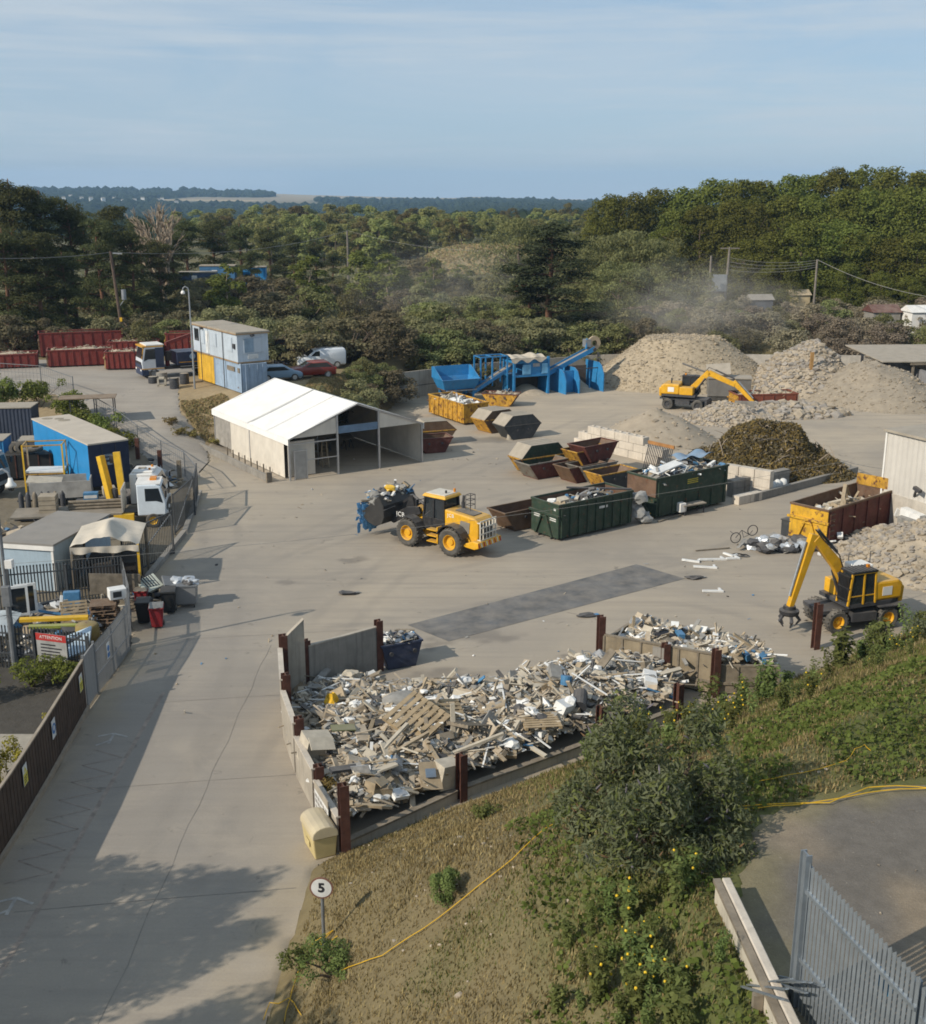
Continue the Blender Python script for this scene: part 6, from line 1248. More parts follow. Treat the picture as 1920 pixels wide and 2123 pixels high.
# open mesh gates and frame fence further up the compound
def framegate(label,a,b,h):
    a=Vector(a); b=Vector(b); d=b-a; r=thing('yard_gate',label,'gate',a,math.atan2(d.y,d.x)); L=d.length; mb=MB()
    for z in(.12,h): mb.beam((0,0,z),(L,0,z),.07)
    for x in(0,L): mb.beam((x,0,0),(x,0,h+.1),.08)
    mb.out('frame',dkf,r); mb=MB(); mb.beam((0,0,.15),(L,0,h-.05),.05); mb.out('brace',gal,r); mb=MB(); n=int(L/.16)
    for k in range(1,n): mb.beam((L*k/n,0,.12),(L*k/n,0,h),.025)
    mb.out('bars',dkf,r)
framegate('open dark barred gate beside the cream canopy',(-18.3,58.6,0),(-16.75,63.2,0),2.5); framegate('dark barred gate beside the white flatbed cab',(-17.6,67.0,0),(-17.4,71.5,0),2.5); framegate('dark barred fence panel at the compound corner',(-17.45,71.8,0),(-18.2,76.0,0),2.3)
mb=MB(); mb.beam((-17.0,57,.15),(-17.05,67,.15),.3,.3); mb.beam((-17.05,67.2,.14),(-18.3,77,.14),.3,.28); tag(mb.out('compound_kerb',concd),kind='structure')
def meshfence(label,pts,h,m):
    r=thing('wire_fence',label,'fence',(0,0,0))
    P=[Vector((x,y,hz(x,y))) for x,y in pts]
    for p in P: mb=MB(); mb.cyl(p,p+Vector((0,0,h)),.05,n=6); mb.out('post',m,r)
    mb=MB()
    for a,b in zip(P[:-1],P[1:]):
        for k in(.05,.35,.65,.97): mb.beam(a+Vector((0,0,h*k)),b+Vector((0,0,h*k)),.025 if k<.9 else .05)
        n=int((b-a).length/.35)
        for q in range(1,n): c=a.lerp(b,q/n); mb.beam(c,c+Vector((0,0,h*.97)),.014)
    mb.out('mesh',m,r)
meshfence('grey wire mesh fence climbing beside the ramp above the blue trailer',[(-18.6,77.5),(-20.5,82.0),(-23.0,85.2),(-25.7,88.6),(-28.4,92.2),(-31,95)],1.9,gal)
meshfence('wire fence with thin posts at the top of the ramp',[(-34,99),(-38,102.4),(-43,103.6),(-48,103.8)],2.2,gal)
for i,(x,y) in enumerate(((-22.2,83.9),(-24.6,86.6),(-20.0,80.8))): mb=MB(); mb.b(-.14,.14,-.12,.12,0,1.6); tag(mb.out('rusty_post',rustm if i<2 else woodd,loc=(x-.5,y-.4,hz(x,y))),('rusty steel post behind the blue trailer, nearer the ramp','rusty steel post behind the blue trailer, farther up','timber post at the corner of the ramp fence')[i],'post')
r=thing('storage_rack','rusty open frame with a flat corrugated top behind the blue trailer','rack',GT(196,880),rad(12))
for x in(-1.7,0.2,1.7):
    for y in(-.8,.8): mb=MB(); mb.b(x-.04,x+.04,y-.04,y+.04,0,2.3); mb.out('post',dsteel,r)
mb=MB(); mb.b(-2.6,1.9,-1,1,2.3,2.36); mb.out('top_sheet',mat('rusty_sheet',(.2,.14,.09),.9,rust=.3),r)
# ---------- CCTV column ----------
cb_=G(25,1390); r=thing('camera_column','grey column with a swan neck and white dome camera at the left edge','camera pole',(cb_.x+.15,cb_.y,0))
tz=YP(5,985,cb_.y).z; mb=MB(); mb.cyl((0,0,0),(0,0,3.6),.13,.12,10); mb.cyl((0,0,3.6),(0,0,tz-.6),.075,.07,10); mb.out('column',gal,r)
mb=MB(); mb.tube([(0,0,tz-.6),(.02,0,tz-.1),(.15,0,tz+.18),(.4,0,tz+.25),(.62,0,tz+.1),(.68,0,tz-.15)],.05,8); mb.out('swan_neck',steel,r); mb=MB(); mb.lathe([(0,.3),(.08,.28),(.12,.1),(.22,.0),(.23,-.1),(0,-.12)],(.68,0,tz-.4)); mb.out('dome_hood',white,r,smooth=True); mb=MB(); mb.blob((.68,0,tz-.55),.15,2,0,(1,1,1)); mb.out('dome',gl,r,smooth=True)
mb=MB(); mb.box((.05,-.18,3.5),(.35,.25,.9)); mb.out('equipment_box',gal,r,bev=.02); mb=MB()
for k in range(12): q=k*.52; mb.cyl((0,0,2.6),(math.cos(q)*.55,math.sin(q)*.55,2.5+.15*math.sin(k)),.012,.004,4)
mb.out('spike_collar',gal,r); mb=MB(); mb.box((.25,0,4.9),(.3,.3,.35)); mb.out('floodlight',white,r)
# ---------- grey cabin and cream canopy ----------
r=thing('portable_cabin','pale blue portable cabin with a flat grey roof in the compound','cabin',(-24.3,57.2,0),math.atan2(-.6,3)); cw_=mat('cabin_pale_blue',(.34,.43,.5),.6,0,.1,1,.1,streak=.2)
mb=MB(); mb.b(0,3.1,0,5.9,0,2.5); mb.out('wall',cw_,r); mb=MB(); mb.b(-.1,3.2,-.1,6.0,2.5,2.6); mb.out('roof',mat('grey_felt',(.24,.225,.205),.95,0,.12,.8,.2),r); mb=MB(); mb.b(-.08,3.18,-.12,-.005,2.25,2.49); mb.b(3.0,3.12,-.06,-.01,0,2.25); mb.out('fascia',white,r)
r=thing('canopy_shelter','sagging cream canopy on a dark frame with a yellow post','canopy',(-20.0,55.5,0),math.atan2(.55,3.3)); cc=mat('cream_canopy',(.56,.5,.41),.85,0,.12,1.2,.15,streak=.15)
mb=MB(); mb.sheet(lambda u,v:(3.4*u,4.0*v,2.75+.75*(1-abs(2*u-1.0)**1.1)*(.55+.45*math.sin(math.pi*min(1,v+.1)))-.22*math.sin(math.pi*2*u)**2*math.sin(math.pi*v)+.05*math.sin(23*u+5*v)*(1-v)),36,20); mb.out('canopy_sheet',cc,r,smooth=True)
mb=MB(); mb.sheet(lambda u,v:(3.4*u,-.03+.06*math.sin(u*25)*v,2.74-(.34+.05*math.sin(u*13))*v),36,3); mb.out('valance',cc,r,smooth=True); mb=MB(); mb.sheet(lambda u,v:(0-.02,.6+3.2*u,2.7-2.2*v+.05*math.sin(9*u)),12,4); mb.out('side_sheet',mat('dirty_sheet',(.3,.27,.22),.9,dust=0),r)
for i,(x,y) in enumerate(((.05,.05),(3.35,.05),(.05,3.9),(3.35,3.9))): mb=MB(); mb.b(x-.06,x+.06,y-.06,y+.06,0,2.75); mb.out('post',ypl if i==1 else woodd,r)
mb=MB(); mb.b(.5,3.1,1.0,3.6,0,1.5); tag(mb.out('work_bench',mat('dark_clutter',(.035,.03,.027),.9,dust=.1),loc=(-20.0,55.5,0),rz=math.atan2(.55,3.3),bev=.05),'dark brown workbench under the cream canopy','bench')
# ---------- blue trailer ----------
tp_=G(264,910,3.9); tb=mat('trailer_blue',(.02,.22,.5),.45,0,.12,.9,.1,spec=.4); tn=mat('trailer_navy',(.018,.028,.06),.5,0,.2,1,.1)
ta=math.atan2(8.4,-7.6) if 0 else math.atan2(9.6,-7.4); r=thing('box_trailer','long bright blue box trailer with a pale dusty roof','trailer',(tp_.x,tp_.y,0),ta)
mb=MB(); mb.b(0.06,11.6,.0,2.75,.95,3.8); mb.out('side_walls',tb,r); mb=MB(); mb.b(-.04,.06,-.02,2.77,.9,3.82); mb.out('rear_doors',tn,r); mb=MB(); mb.b(-.08,11.65,-.05,2.8,3.8,3.9); mb.out('roof',mat('trailer_roof',(.5,.44,.36),.8,0,.12,.7,.3),r)
for y in(.9,1.85): mb=MB(); mb.cyl((-.07,y,1.0),(-.07,y,3.7),.025,n=6); mb.out('door_bar',dsteel,r)
pl=mat('pale_lettering',(.3,.36,.42),.7,dust=0,var=.3)
for k,(a,b) in enumerate(((1.2,1.75),(.85,1.85))):
    n=6+k*3
    for q in range(n): mb=MB(); w_=(b-a)/n; mb.b(-.052,-.045,a+q*w_,a+q*w_+w_*.7,2.9-k*.25,3.05-k*.25); mb.out('lettering',pl,r)
mb=MB(); mb.b(-.05,-.042,1.2,1.55,2.3,2.5); mb.out('number_plate',pl,r)
for x in(1.6,2.9):
    for y in(.25,2.5): mb=MB(); mb.lathe([(.25,-.15),(.5,-.15),(.5,.15),(.25,.15)],(x,y,.5),'y',20); mb.out('wheel',rubber,r)
mb=MB(); mb.b(.2,11,.8,1.95,.7,.95); mb.out('chassis',dsteel,r)
for k,(x,y,s) in enumerate(((10.8,1.9,.4),(10.2,1.2,.35),(9.4,1.1,.45))): mb=MB(); mb.cyl((x,y,3.9),(x,y,3.91),s,n=14); mb.out('roof_patch',mat('roof_patch',(.3,.26,.2),.9,dust=0),r)
# ---------- white flatbed with materials, cab units, crane ----------
fb=thing('flatbed_lorry','white cab flatbed lorry parked nose to the road among building materials','lorry',Vector((-21.6,69.2,0)),rad(10))
lc=mat('cab_white',(.62,.68,.73),.4,0,.08,2,.15,spec=.4); c_=lorry_cab(fb,lc,3.0,1.75,2.1,.8,1.95)
mb=MB(); mb.b(1.2,2.7,-.95,.95,2.74,2.8); mb.out('roof_cap',white,c_); mb=MB(); mb.box((2.2,.3,2.86),(.4,.7,.14)); mb.out('beacon',am,c_)
mb=MB(); mb.b(2.3,3.04,-1.05,1.05,.4,.85); mb.out('bumper',blk,fb,bev=.05); mb=MB(); mb.b(-6.2,2.8,-.4,.4,.65,.9); mb.out('chassis',dsteel,fb); mb=MB(); mb.b(-6.3,.3,-1.15,1.15,.95,1.06); mb.out('load_bed',mat('bed_boards',(.2,.175,.14),.9,dust=.4),fb); mb=MB(); mb.b(.3,.38,-1.1,1.1,1.06,2.5); mb.out('headboard',mat('mesh_board',(.42,.39,.34),.8,dust=.1),fb)
for x in(2.15,-3.8):
    for s in(-1,1): wheel(fb,x,s*.95,.46,.28,rubber,ypl if x>0 else steel,s)
mb=MB(); mb.b(-.2,1.0,-1.2,-.75,.5,.95); mb.out('side_box',ypl,fb)
cr_=thing('lorry_crane','yellow folded lorry crane standing behind the flatbed cab','crane',Vector((-22.2,70.6,0)),rad(100)); mb=MB(); mb.cyl((0,0,.9),(0,0,2.0),.2,n=10); mb.out('column',dsteel,cr_); mb=MB(); mb.beam((-.1,.25,1.2),(.25,.75,4.1),.42,.34); mb.out('main_boom',ypl,cr_); mb=MB(); mb.beam((.3,-.25,4.3),(.0,-.45,1.6),.42,.36); mb.out('jib',ypl,cr_); mb=MB(); mb.box((.55,.1,3.8),(.3,.25,.5)); mb.out('valve_box',dsteel,cr_)
o2=thing('white_lorry','white rounded cab lorry parked behind the flatbed','lorry',Vector((-22.3,72.2,0)),rad(4)); o2.scale=(.92,.92,.86); c_=lorry_cab(o2,white,3.2,2.3,2.4,.95,2.3,slant=.35); mb=MB(); mb.b(1.0,2.5,-.9,.9,3.24,3.4); mb.out('wind_deflector',white,c_,bev=.08); mb=MB(); mb.b(-3.2,3.0,-.45,.45,.7,1); mb.out('chassis',dsteel,o2); mb=MB(); mb.b(2.4,3.25,-1.18,1.18,.4,1.0); mb.out('bumper',blk,o2,bev=.05); mb=MB(); mb.box((1.6,0,3.45),(.5,.4,.04)); mb.out('roof_hatch',roof,c_)
for q in(-.5,.5): mb=MB(); mb.cyl((2.2,q,3.38),(2.2,q,3.55),.08,n=8); mb.out('beacon',am,c_)
for x in(2.2,-2.0):
    for s in(-1,1): wheel(o2,x,s*1.03,.5,.3,rubber,steel,s)
mb=MB(); mb.b(-1.2,.7,-1.2,1.2,1.0,1.5); mb.out('dropside_body',mat('side_dark',(.08,.08,.085),.8),o2)
# materials on and around the flatbed
fx=lambda x,y,z=1.06:Vector((-21.6,69.2,0))+Vector((math.cos(rad(10))*x-math.sin(rad(10))*y,math.sin(rad(10))*x+math.cos(rad(10))*y,z))
r=thing('pipe_stack','stack of brown grey posts lying on the flatbed','posts',fx(-1.4,.5),rad(10))
for k in range(9): mb=MB(); mb.cyl((-1.6+R.uniform(-.1,.1),-.35+.22*(k%4),.1+.2*(k//4)),(1.6,-.35+.22*(k%4),.12+.2*(k//4)),.1,n=8); mb.out('post',woodd,r)
mb=MB(); mb.b(-.5,.5,-.5,.5,0,1.05); mb.m=1
for k in range(3): mb.b(-.52,.52,-.52,.52,.2+k*.3,.23+k*.3)
tag(mb.out('wrapped_pallet',[mat('tan_block',(.32,.27,.2),.9),woodd],loc=fx(-4.2,.1),rz=rad(10)),'square tan wrapped pallet load on the flatbed','pallet load')
mb=MB(); mb.b(-.45,.45,-.25,.25,0,.45); mb.m=1; mb.b(-.4,.4,-.26,-.255,.1,.3); tag(mb.out('blue_crate',[bpl,sw],loc=fx(-2.0,2.6,1.1),rz=rad(10)),'small blue crate beside the post stack','crate')
mb=MB(); mb.b(-.4,.4,-.4,.4,0,.9); tag(mb.out('concrete_block',roof,loc=fx(-.9,2.9,.9),rz=.4,bev=.04),'pale square block behind the post stack','block')
r=thing('cylinder_rack','rack of upright dark gas cylinders at the left edge','rack',Vector((-28.0,70.0,0)),rad(10))
for k in range(7): mb=MB(); mb.lathe([(.17,0),(.17,1.35),(.1,1.5),(.05,1.6),(0,1.6)],(k*.42,0,.3),n=12); mb.out('cylinder',(dpl,dsteel,woodd)[k%3],r,smooth=True)
mb=MB(); mb.b(-.3,2.9,-.3,.3,.1,.3); mb.b(-.3,2.9,.28,.34,1.2,1.3); mb.out('frame',dsteel,r)
r=thing('trough_skip','pale open steel trough behind the flatbed load','trough',Vector((-28.6,73.0,0)),rad(14)); mb=MB(); mb.b(0,3.9,0,.08,.6,1.7); mb.b(0,.08,.08,2.2,.6,1.7); mb.b(3.82,3.9,.08,2.2,.6,1.8); mb.b(.08,3.82,2.12,2.2,.6,1.7); mb.b(.08,3.82,.08,2.12,.6,.7); mb.out('body',mat('trough_grey',(.34,.33,.31),.7,dust=.5),r); mb=MB(); mb.box((.9,1.1,1.65),(2.2,1.6,.06),(.05,.1,0)); mb.out('cover_board',pale,r)
for x in(.2,3.6): mb=MB(); mb.b(x,x+.15,.3,1.9,0,.6); mb.out('leg',dsteel,r)
r=thing('access_tower','yellow framed mobile scaffold tower with white boards','scaffold',Vector((-28.9,77.2,0)),rad(10))
for x in(-1.3,1.3):
    for y in(-.8,.8): mb=MB(); mb.b(x-.05,x+.05,y-.05,y+.05,0,3.6); mb.out('upright',ypl if y<0 else wood,r)
mb=MB()
for z in(1.5,3.5):
    for y in(-.8,.8): mb.b(-1.25,1.25,y-.035,y+.035,z,z+.08)
    for x in(-1.3,1.3): mb.b(x-.035,x+.035,-.75,.75,z,z+.08)
mb.out('rails',mat('rust_yellow',(.42,.25,.06),.8,rust=.3),r); mb=MB(); mb.box((0,0,1.68),(2.5,1.5,.12),(0,.02,0)); mb.out('platform',plas,r)
mb=MB(); mb.b(0,3.4,0,1.7,.2,1.9); mb.m=1
for k in range(5): mb.b(k*.8,k*.8+.08,-.04,0,.2,1.95)
tag(mb.out('mesh_cage_skip',[mat('cage_black',(.02,.02,.02),.8,dust=.1),rustm],loc=Vector((-33.2,80.5,0)),rz=rad(10)),'black open sided cage skip left of the yellow tower','skip')
for i in range(4): mb=MB(); mb.lathe([(.25,-.13),(.5,-.13),(.52,0),(.5,.13),(.25,.13)],(0,0,0),'xyz'[1 if i<2 else 2],18); tag(mb.out('stacked_rubber_ring',rubber,loc=(-32.6+i*.55,81.6-.2*i,2.2+.12*(i%2)),smooth=True),'black lorry tyre on the cage skip, %s from left'%ORD[i],'tyre','tyres on the cage skip')
r=thing('lorry_cab_unit','grey and white lorry cab at the left picture edge','lorry',Vector((-33.2,76.4,0)),rad(-12)); c_=lorry_cab(r,mat('cab_grey',(.3,.34,.36),.5,0,.15,2,.3),1.6,2.0,2.3,.8,2.2); mb=MB(); mb.b(-.5,1.2,-1.0,1.0,3.0,3.08); mb.out('roof_cap',white,c_); mb=MB(); mb.b(-4,1.3,-.4,.4,.6,.9); mb.out('chassis',dsteel,r)
for x in(.6,-3):
    for s in(-1,1): wheel(r,x,s*1.0,.48,.28,rubber,steel,s)
r=thing('storage_container','blue storage container at the left picture edge','container',Vector((-38.5,82.0,0)),rad(8)); mb=MB(); corr(mb,0,4.6,0,2.4,0,2.55); mb.out('body',mat('container_azure',(.03,.17,.36),.6,0,.2,1,.1),r); mb=MB(); mb.b(-.05,4.65,-.05,2.45,2.55,2.62); mb.out('roof',roof,r)
r=thing('storage_container','dark container with a pale roof at the upper left edge','container',Vector((-40.5,89.5,hz(-40,90))),rad(6)); mb=MB(); corr(mb,0,6.0,0,2.4,0,2.7); mb.out('body',mat('container_night',(.04,.05,.075),.7,0,.2,1,.1),r); mb=MB(); mb.b(-.05,6.05,-.05,2.45,2.7,2.78); mb.out('roof',roof,r)
r=thing('generator_box','grey topped box unit right of the blue container','generator',Vector((-33.6,84.4,0)),rad(8)); mb=MB(); mb.b(0,2.6,0,1.8,.3,2.1); mb.out('body',mat('gen_grey',(.1,.11,.13),.7),r,bev=.05); mb=MB(); mb.b(-.05,2.65,-.05,1.85,2.1,2.2); mb.out('lid',roof,r)
mb=MB(); debris(mb,lambda:Vector((R.uniform(-3.2,3.4),R.uniform(-2.2,-.6),abs(R.gauss(0,.25))+.1)),90,.25,.7,[4,1,6,1,1,7,5,1,2,1]); tag(mb.out('stored_materials',MIX,loc=Vector((-23.6,80.3,0)),rz=rad(125)),'dark mixed steel and board stored between trailer and fence','materials')
mb=MB(); debris(mb,lambda:Vector((R.uniform(-4,4.6),R.uniform(-1.6,1.6),abs(R.gauss(0,.3))+.1)),170,.25,.7,[5,1,6,1,1,7,5,1,2,1]); tag(mb.out('stored_materials',MIX,loc=Vector((-27.5,65.6,0))),'mixed timber and pipes stored behind the grey roofed cabin','materials')
# ---------- scrap pen ----------
mb=MB(); mb.m=5; debris(mb,lambda:Vector((R.uniform(-3.4,1.6),R.uniform(-3.2,3.2),abs(R.gauss(0,.35))+.05)),330,.2,.6,[5,3,5,3,2,6,5,2,3,1]); tag(mb.out('pen_scrap',MIX,loc=(-18.6,50.4,0)),'jumble of scrap boards, pipes and machines filling the fenced pen','scrap')
def pallet(label,p,rz,tilt=(0,0),grp=None,m=wood):
    r=thing('pallet',label,'pallet',p,rz,grp); r.rotation_euler=(tilt[0],tilt[1],rz)
    for k in range(7): mb=MB(); mb.b(-.6,.6,-.5+k*.155,-.4+k*.155,.12,.142); mb.out('deck_board',m,r)
    for x in(-.55,0,.55): mb=MB(); mb.b(x-.05,x+.05,-.5,.53,.02,.12); mb.out('bearer',m,r)
    return r
pl0=pallet('pallet in the brown stack in the pen, lowest',(-16.9,50.9,.35),.2,(0,0),'pallet stack in the scrap pen',mat('pallet_brown',(.17,.11,.07),.9))
for k in range(1,8): dup(pl0,(-16.9+R.uniform(-.1,.1),50.9+R.uniform(-.1,.1),.35+.145*k),.2+R.uniform(-.15,.15),'pallet in the brown stack in the pen, %s from the bottom'%ORD[k])
pallet('pale pallet leaning upright in the middle of the scrap pen',(-18.3,50.6,1.1),.3,(rad(72),0))
for i in range(2):
    r=thing('window_frame','white window frame standing in the scrap pen, %s'%('front one','rear one')[i],'window',(-20.9+.28*i,50.6+.3*i,.9),.4,'white window frames in the pen')
    for a,b in(((-.42,0),(-.42,1.5)),((.42,0),(.42,1.5))): mb=MB(); mb.b(a[0]-.06,a[0]+.06,-.04,.04,0,1.5); mb.out('jamb',plas,r)
    for z in(.06,1.44): mb=MB(); mb.b(-.36,.36,-.041,.041,z-.06,z+.06); mb.out('rail',plas,r)
    mb=MB(); mb.b(-.36,.36,-.01,.01,.12,1.38); mb.out('pane',gl,r)
mb=MB(); mb.box((0,0,.1),(3.0,.35,.14),(0,.05,.25)); mb.m=1; mb.box((.4,-.55,-.05),(2.6,.3,.12),(0,.08,.3)); tag(mb.out('yellow_channel',[ypl,mat('olive_channel',(.3,.33,.06),.7)],loc=(-18.9,49.6,1.05)),'long yellow and olive trays lying across the scrap pen','tray')
r=thing('drink_machine','white appliance with dark window on the pallet stack','appliance',(-16.4,51.2,1.6),.5); mb=MB(); mb.b(-.4,.4,-.3,.3,0,.5); mb.out('body',plas,r,bev=.03); mb=MB(); mb.b(-.25,.15,-.31,-.3,.12,.4); mb.out('window',gl,r)
mb=MB(); mb.lathe([(0,0),(.5,.02),(.55,.4),(.5,.85),(.42,.9),(0,.92)],(0,0,.35),n=18); tag(mb.out('barrel',mat('ochre_barrel',(.24,.18,.06),.8,rust=.3),loc=(-17.1,48.7,0),smooth=True),'ochre barrel in front of the pallet stack','barrel')
mb=MB(); mb.box((0,0,.9),(1.6,2.2,.08),(.12,-.35,.2)); mb.m=1; mb.box((-.1,.3,1.0),(.8,.2,.04),(.12,-.35,.5)); tag(mb.out('car_panel',[mat('pale_blue_panel',(.4,.5,.58),.4,dust=.1),ink],loc=(-17.2,47.0,0)),'pale blue car panel lying at the pen fence','panel')
mb=MB(); mb.panel([(-1.2,0,0),(1.2,.5,0),(1.2,.5,.9),(-1.2,0,1.1)],.05); tag(mb.out('board_sheet',woodd,loc=(-17.3,53.6,.9)),'tan board standing against the back palisade','board')
mb=MB(); mb.b(-.4,.4,-.15,.15,0,.9); tag(mb.out('mattress',bpl,loc=(-19.2,53.0,.4),rz=.2,bev=.05),'blue plastic sheet bundle by the back palisade','bundle')
mb=MB(); mb.sheet(lambda u,v:(-2.4*u,2.2*v,.9+.15*math.sin(u*5)+.3*v),8,6); tag(mb.out('pale_tarpaulin',mat('pale_tarp',(.4,.45,.47),.7,dust=.2),loc=(-20.6,48.0,0),smooth=True),'pale sheet draped over scrap at the left edge of the pen','tarpaulin')
# ---------- bins by the road ----------
def wbin(label,p,rz,m,s=1.0,lidm=None,open_=False):
    r=thing('wheelie_bin',label,'bin',p,rz); r.scale=(s,s,s); mb=MB(); mb.taper((-.24,.24,-.26,.26),(-.31,.31,-.36,.34),.08,1.0); mb.out('body',m,r,bev=.03)
    mb=MB(); mb.b(-.34,.34,-.4,.38,.98,1.04); mb.out('rim',m,r,bev=.015); mb=MB(); mb.box((0,-.02,1.07),(.64,.74,.05),(.06,0,0)); mb.out('lid',lidm or m,r,bev=.02)
    for q in(-.27,.27): mb=MB(); mb.cyl((q-.03,.28,.12),(q+.03,.28,.12),.12,n=14); mb.out('wheel',rubber,r)
    mb=MB(); mb.cyl((-.25,.42,.98),(.25,.42,.98),.02,n=6); mb.out('handle',m,r); return r
bp=mat('bin_black',(.02,.021,.022),.55,dust=.15); brd=mat('bin_red',(.24,.02,.025),.5,0,.12,2,.15)
wbin('red wheelie bin with sheets on its lid beside the palisade',G(327,1300),rad(12),brd,1.05,greyr); wbin('black wheelie bin between the palisade and the red bin',G(297,1295)+Vector((0,.25,0)),rad(8),bp,1.1)
wbin('black wheelie bin behind the red bin',G(352,1270),rad(10),bp,1.15); wbin('dark red lidded bin behind the first black bin',G(293,1268)+Vector((0,.3,0)),rad(5),brd,1.05,woodd)
r=thing('waste_container','large grey four wheeled bin with black bags by the road','bin',G(385,1262)+Vector((-.1,.5,0)),rad(8)); mb=MB(); mb.taper((-.55,.55,-.45,.45),(-.62,.62,-.52,.52),.2,1.15); mb.out('body',mat('bin_grey',(.25,.25,.25),.6,.2,.12,2,.1),r,bev=.04); mb=MB(); mb.b(-.65,.65,-.55,.55,1.13,1.2); mb.out('rim',gal,r)
for x in(-.45,.45):
    for y in(-.35,.35): mb=MB(); mb.cyl((x-.03,y,.1),(x+.03,y,.1),.1,n=12); mb.out('castor',rubber,r)
mb=MB(); 
for k in range(7): mb.m=k%2; mb.blob((R.uniform(-.4,.4),R.uniform(-.3,.3),1.25),R.uniform(.2,.33),1,.3,(1.1,1,.7))
tag(mb.out('bin_bags',[dpl,fo],loc=r.location.copy(),rz=rad(8)),'black and clear bags heaped in the grey bin','bags')
mb=MB(); mb.box((0,0,1.25),(.8,.7,.12),(.5,.3,.6)); mb.m=1; mb.box((-1.0,-.2,1.2),(1.0,.9,.16),(.55,-.2,.8)); mb.m=2
for k in range(6): mb.box((-1.0+.12*k-.3,-.25+.08*k,1.3),(.05,.85,.17),(.55,-.2,.8))
tag(mb.out('dumped_mattress',[mat('tv_grey',(.16,.17,.18),.5,dust=.2),mat('striped_cushion',(.4,.42,.36),.9,dust=0),ink],loc=G(352,1262)+Vector((0,.5,0))),'striped mattress and grey panel thrown on the black bins','mattress')
mb=MB(); debris(mb,lambda:Vector((R.uniform(-1.3,.9),R.uniform(-.7,.9),R.uniform(.1,.95))),60,.2,.5,[5,2,4,1,2,6,2,1,4,1]); tag(mb.out('dumped_boards',MIX,loc=G(320,1262)+Vector((0,.5,0))),'broken boards and boxes dumped among the bins','boards')
# ---------- plants at the left ----------
yl=leafmat('yellow_shrub_leaf',(.16,.15,.025),(.3,.26,.05),.3,0)
def shrub(label,p,rx,h,n,size,m,asp=.5,name='shrub',k=18,fl=None,cat='shrub'):
    r=thing(name,label,cat,p); L=[(R.gauss(0,rx*.42),R.gauss(0,rx*.42),h*R.uniform(.2,.8),rx*R.uniform(.28,.45)) for _ in range(k)]
    V=lobecards(L,n,size,min(1.2,h/rx*.7),asp); V[:,2]=np.maximum(V[:,2],-.2); link('foliage',fmesh('foliage',V,m),r)
    mb=MB()
    for q in L[:9]: mb.tube([(0,0,-.1),(q[0]*.4,q[1]*.4,q[2]*.5),q[:3]],[.04,.03,.012],4)
    mb.out('stems',bark,r); return r
shrub('yellow green shrub nearest the camera behind the timber fence',(-16.2,33.9,0),1.0,1.7,2600,.11,yl); shrub('yellow green shrub farther along behind the timber fence',(-16.3,36.3,0),1.0,1.6,2600,.11,yl); shrub('small yellow weed clump at the corner behind the timber fence',(-15.9,40.6,0),.5,.6,500,.1,yl)
mb=MB(); mb.sheet(lambda u,v:(-18.6+3.4*u,35.5+4.6*v,.03),2,2); tag(mb.out('sunlit_patch',mat('sunlit_patch_tint',(.33,.3,.25),.9,dust=.2)),kind='structure')  # pale sheet standing in for a sunlit patch, brightness put into its colour
for i,(x,y,h) in enumerate(((-19.9,43.2,1.5),(-18.2,44.6,1.3),(-17.2,44.9,1.2))): shrub('dark ivy like shrub under the front palisade, %s'%('leftmost','middle','rightmost')[i],(x,y,0),.9,h,1300,.13,LM['broad'])
for i,(x,y,h) in enumerate(((-36.5,97.5,2.4),(-33.2,95.2,2.2),(-39.5,96.5,2.8),(-43,100,2.8),(-29.2,90.6,1.9),(-27.4,88.4,1.7),(-31.5,92.6,1.6))): shrub('green shrub on the verge above the blue trailer, %s from left'%ORD[[2,3,1,0,5,6,4][i]],(x,y,hz(x,y)),1.6,h,1900,.24,LM['broad' if i%2 else 'bright'])
for i in range(9): x=-24.6+i*1.35+R.uniform(-.4,.4); y=93.2+R.uniform(-.6,1.2)+(.6 if i>4 else 0); shrub('low straw coloured weed on the mound below the office, %s from left'%ORD[i],(x,y-.4,hz(x,y-.4)-.05),.7,.6,420,.16,leafmat('dry_weed',(.14,.115,.04),(.22,.18,.07),.3,.3))
for i,(x,y,h) in enumerate(((-16.3,95.4,1.7),(-14.8,96.2,1.4),(-13.2,97.0,1.2),(-17.6,94.8,1.5))): shrub('grey green bush between the office and the tent ridge, %s from left'%ORD[[1,2,3,0][i]],(x,y,hz(x,y)-.2),1.4,h,2000,.22,LM['scrub'])
# trees standing left of the view, whose shade crosses the road
for i,(x,y,h) in enumerate(((-18.6,22.6,9.8),(-16.6,16.6,10),(-14.8,14.2,11),(-22.5,23.5,7.5),(-15.0,12.6,10),(-20.2,24.4,8.2),(-17.6,20.9,9.4))): plant('broad',4,'roadside_tree','tree',(x,y,0),h,('leafy tree left of the road shading the concrete','roadside trees shading the road'),.85)
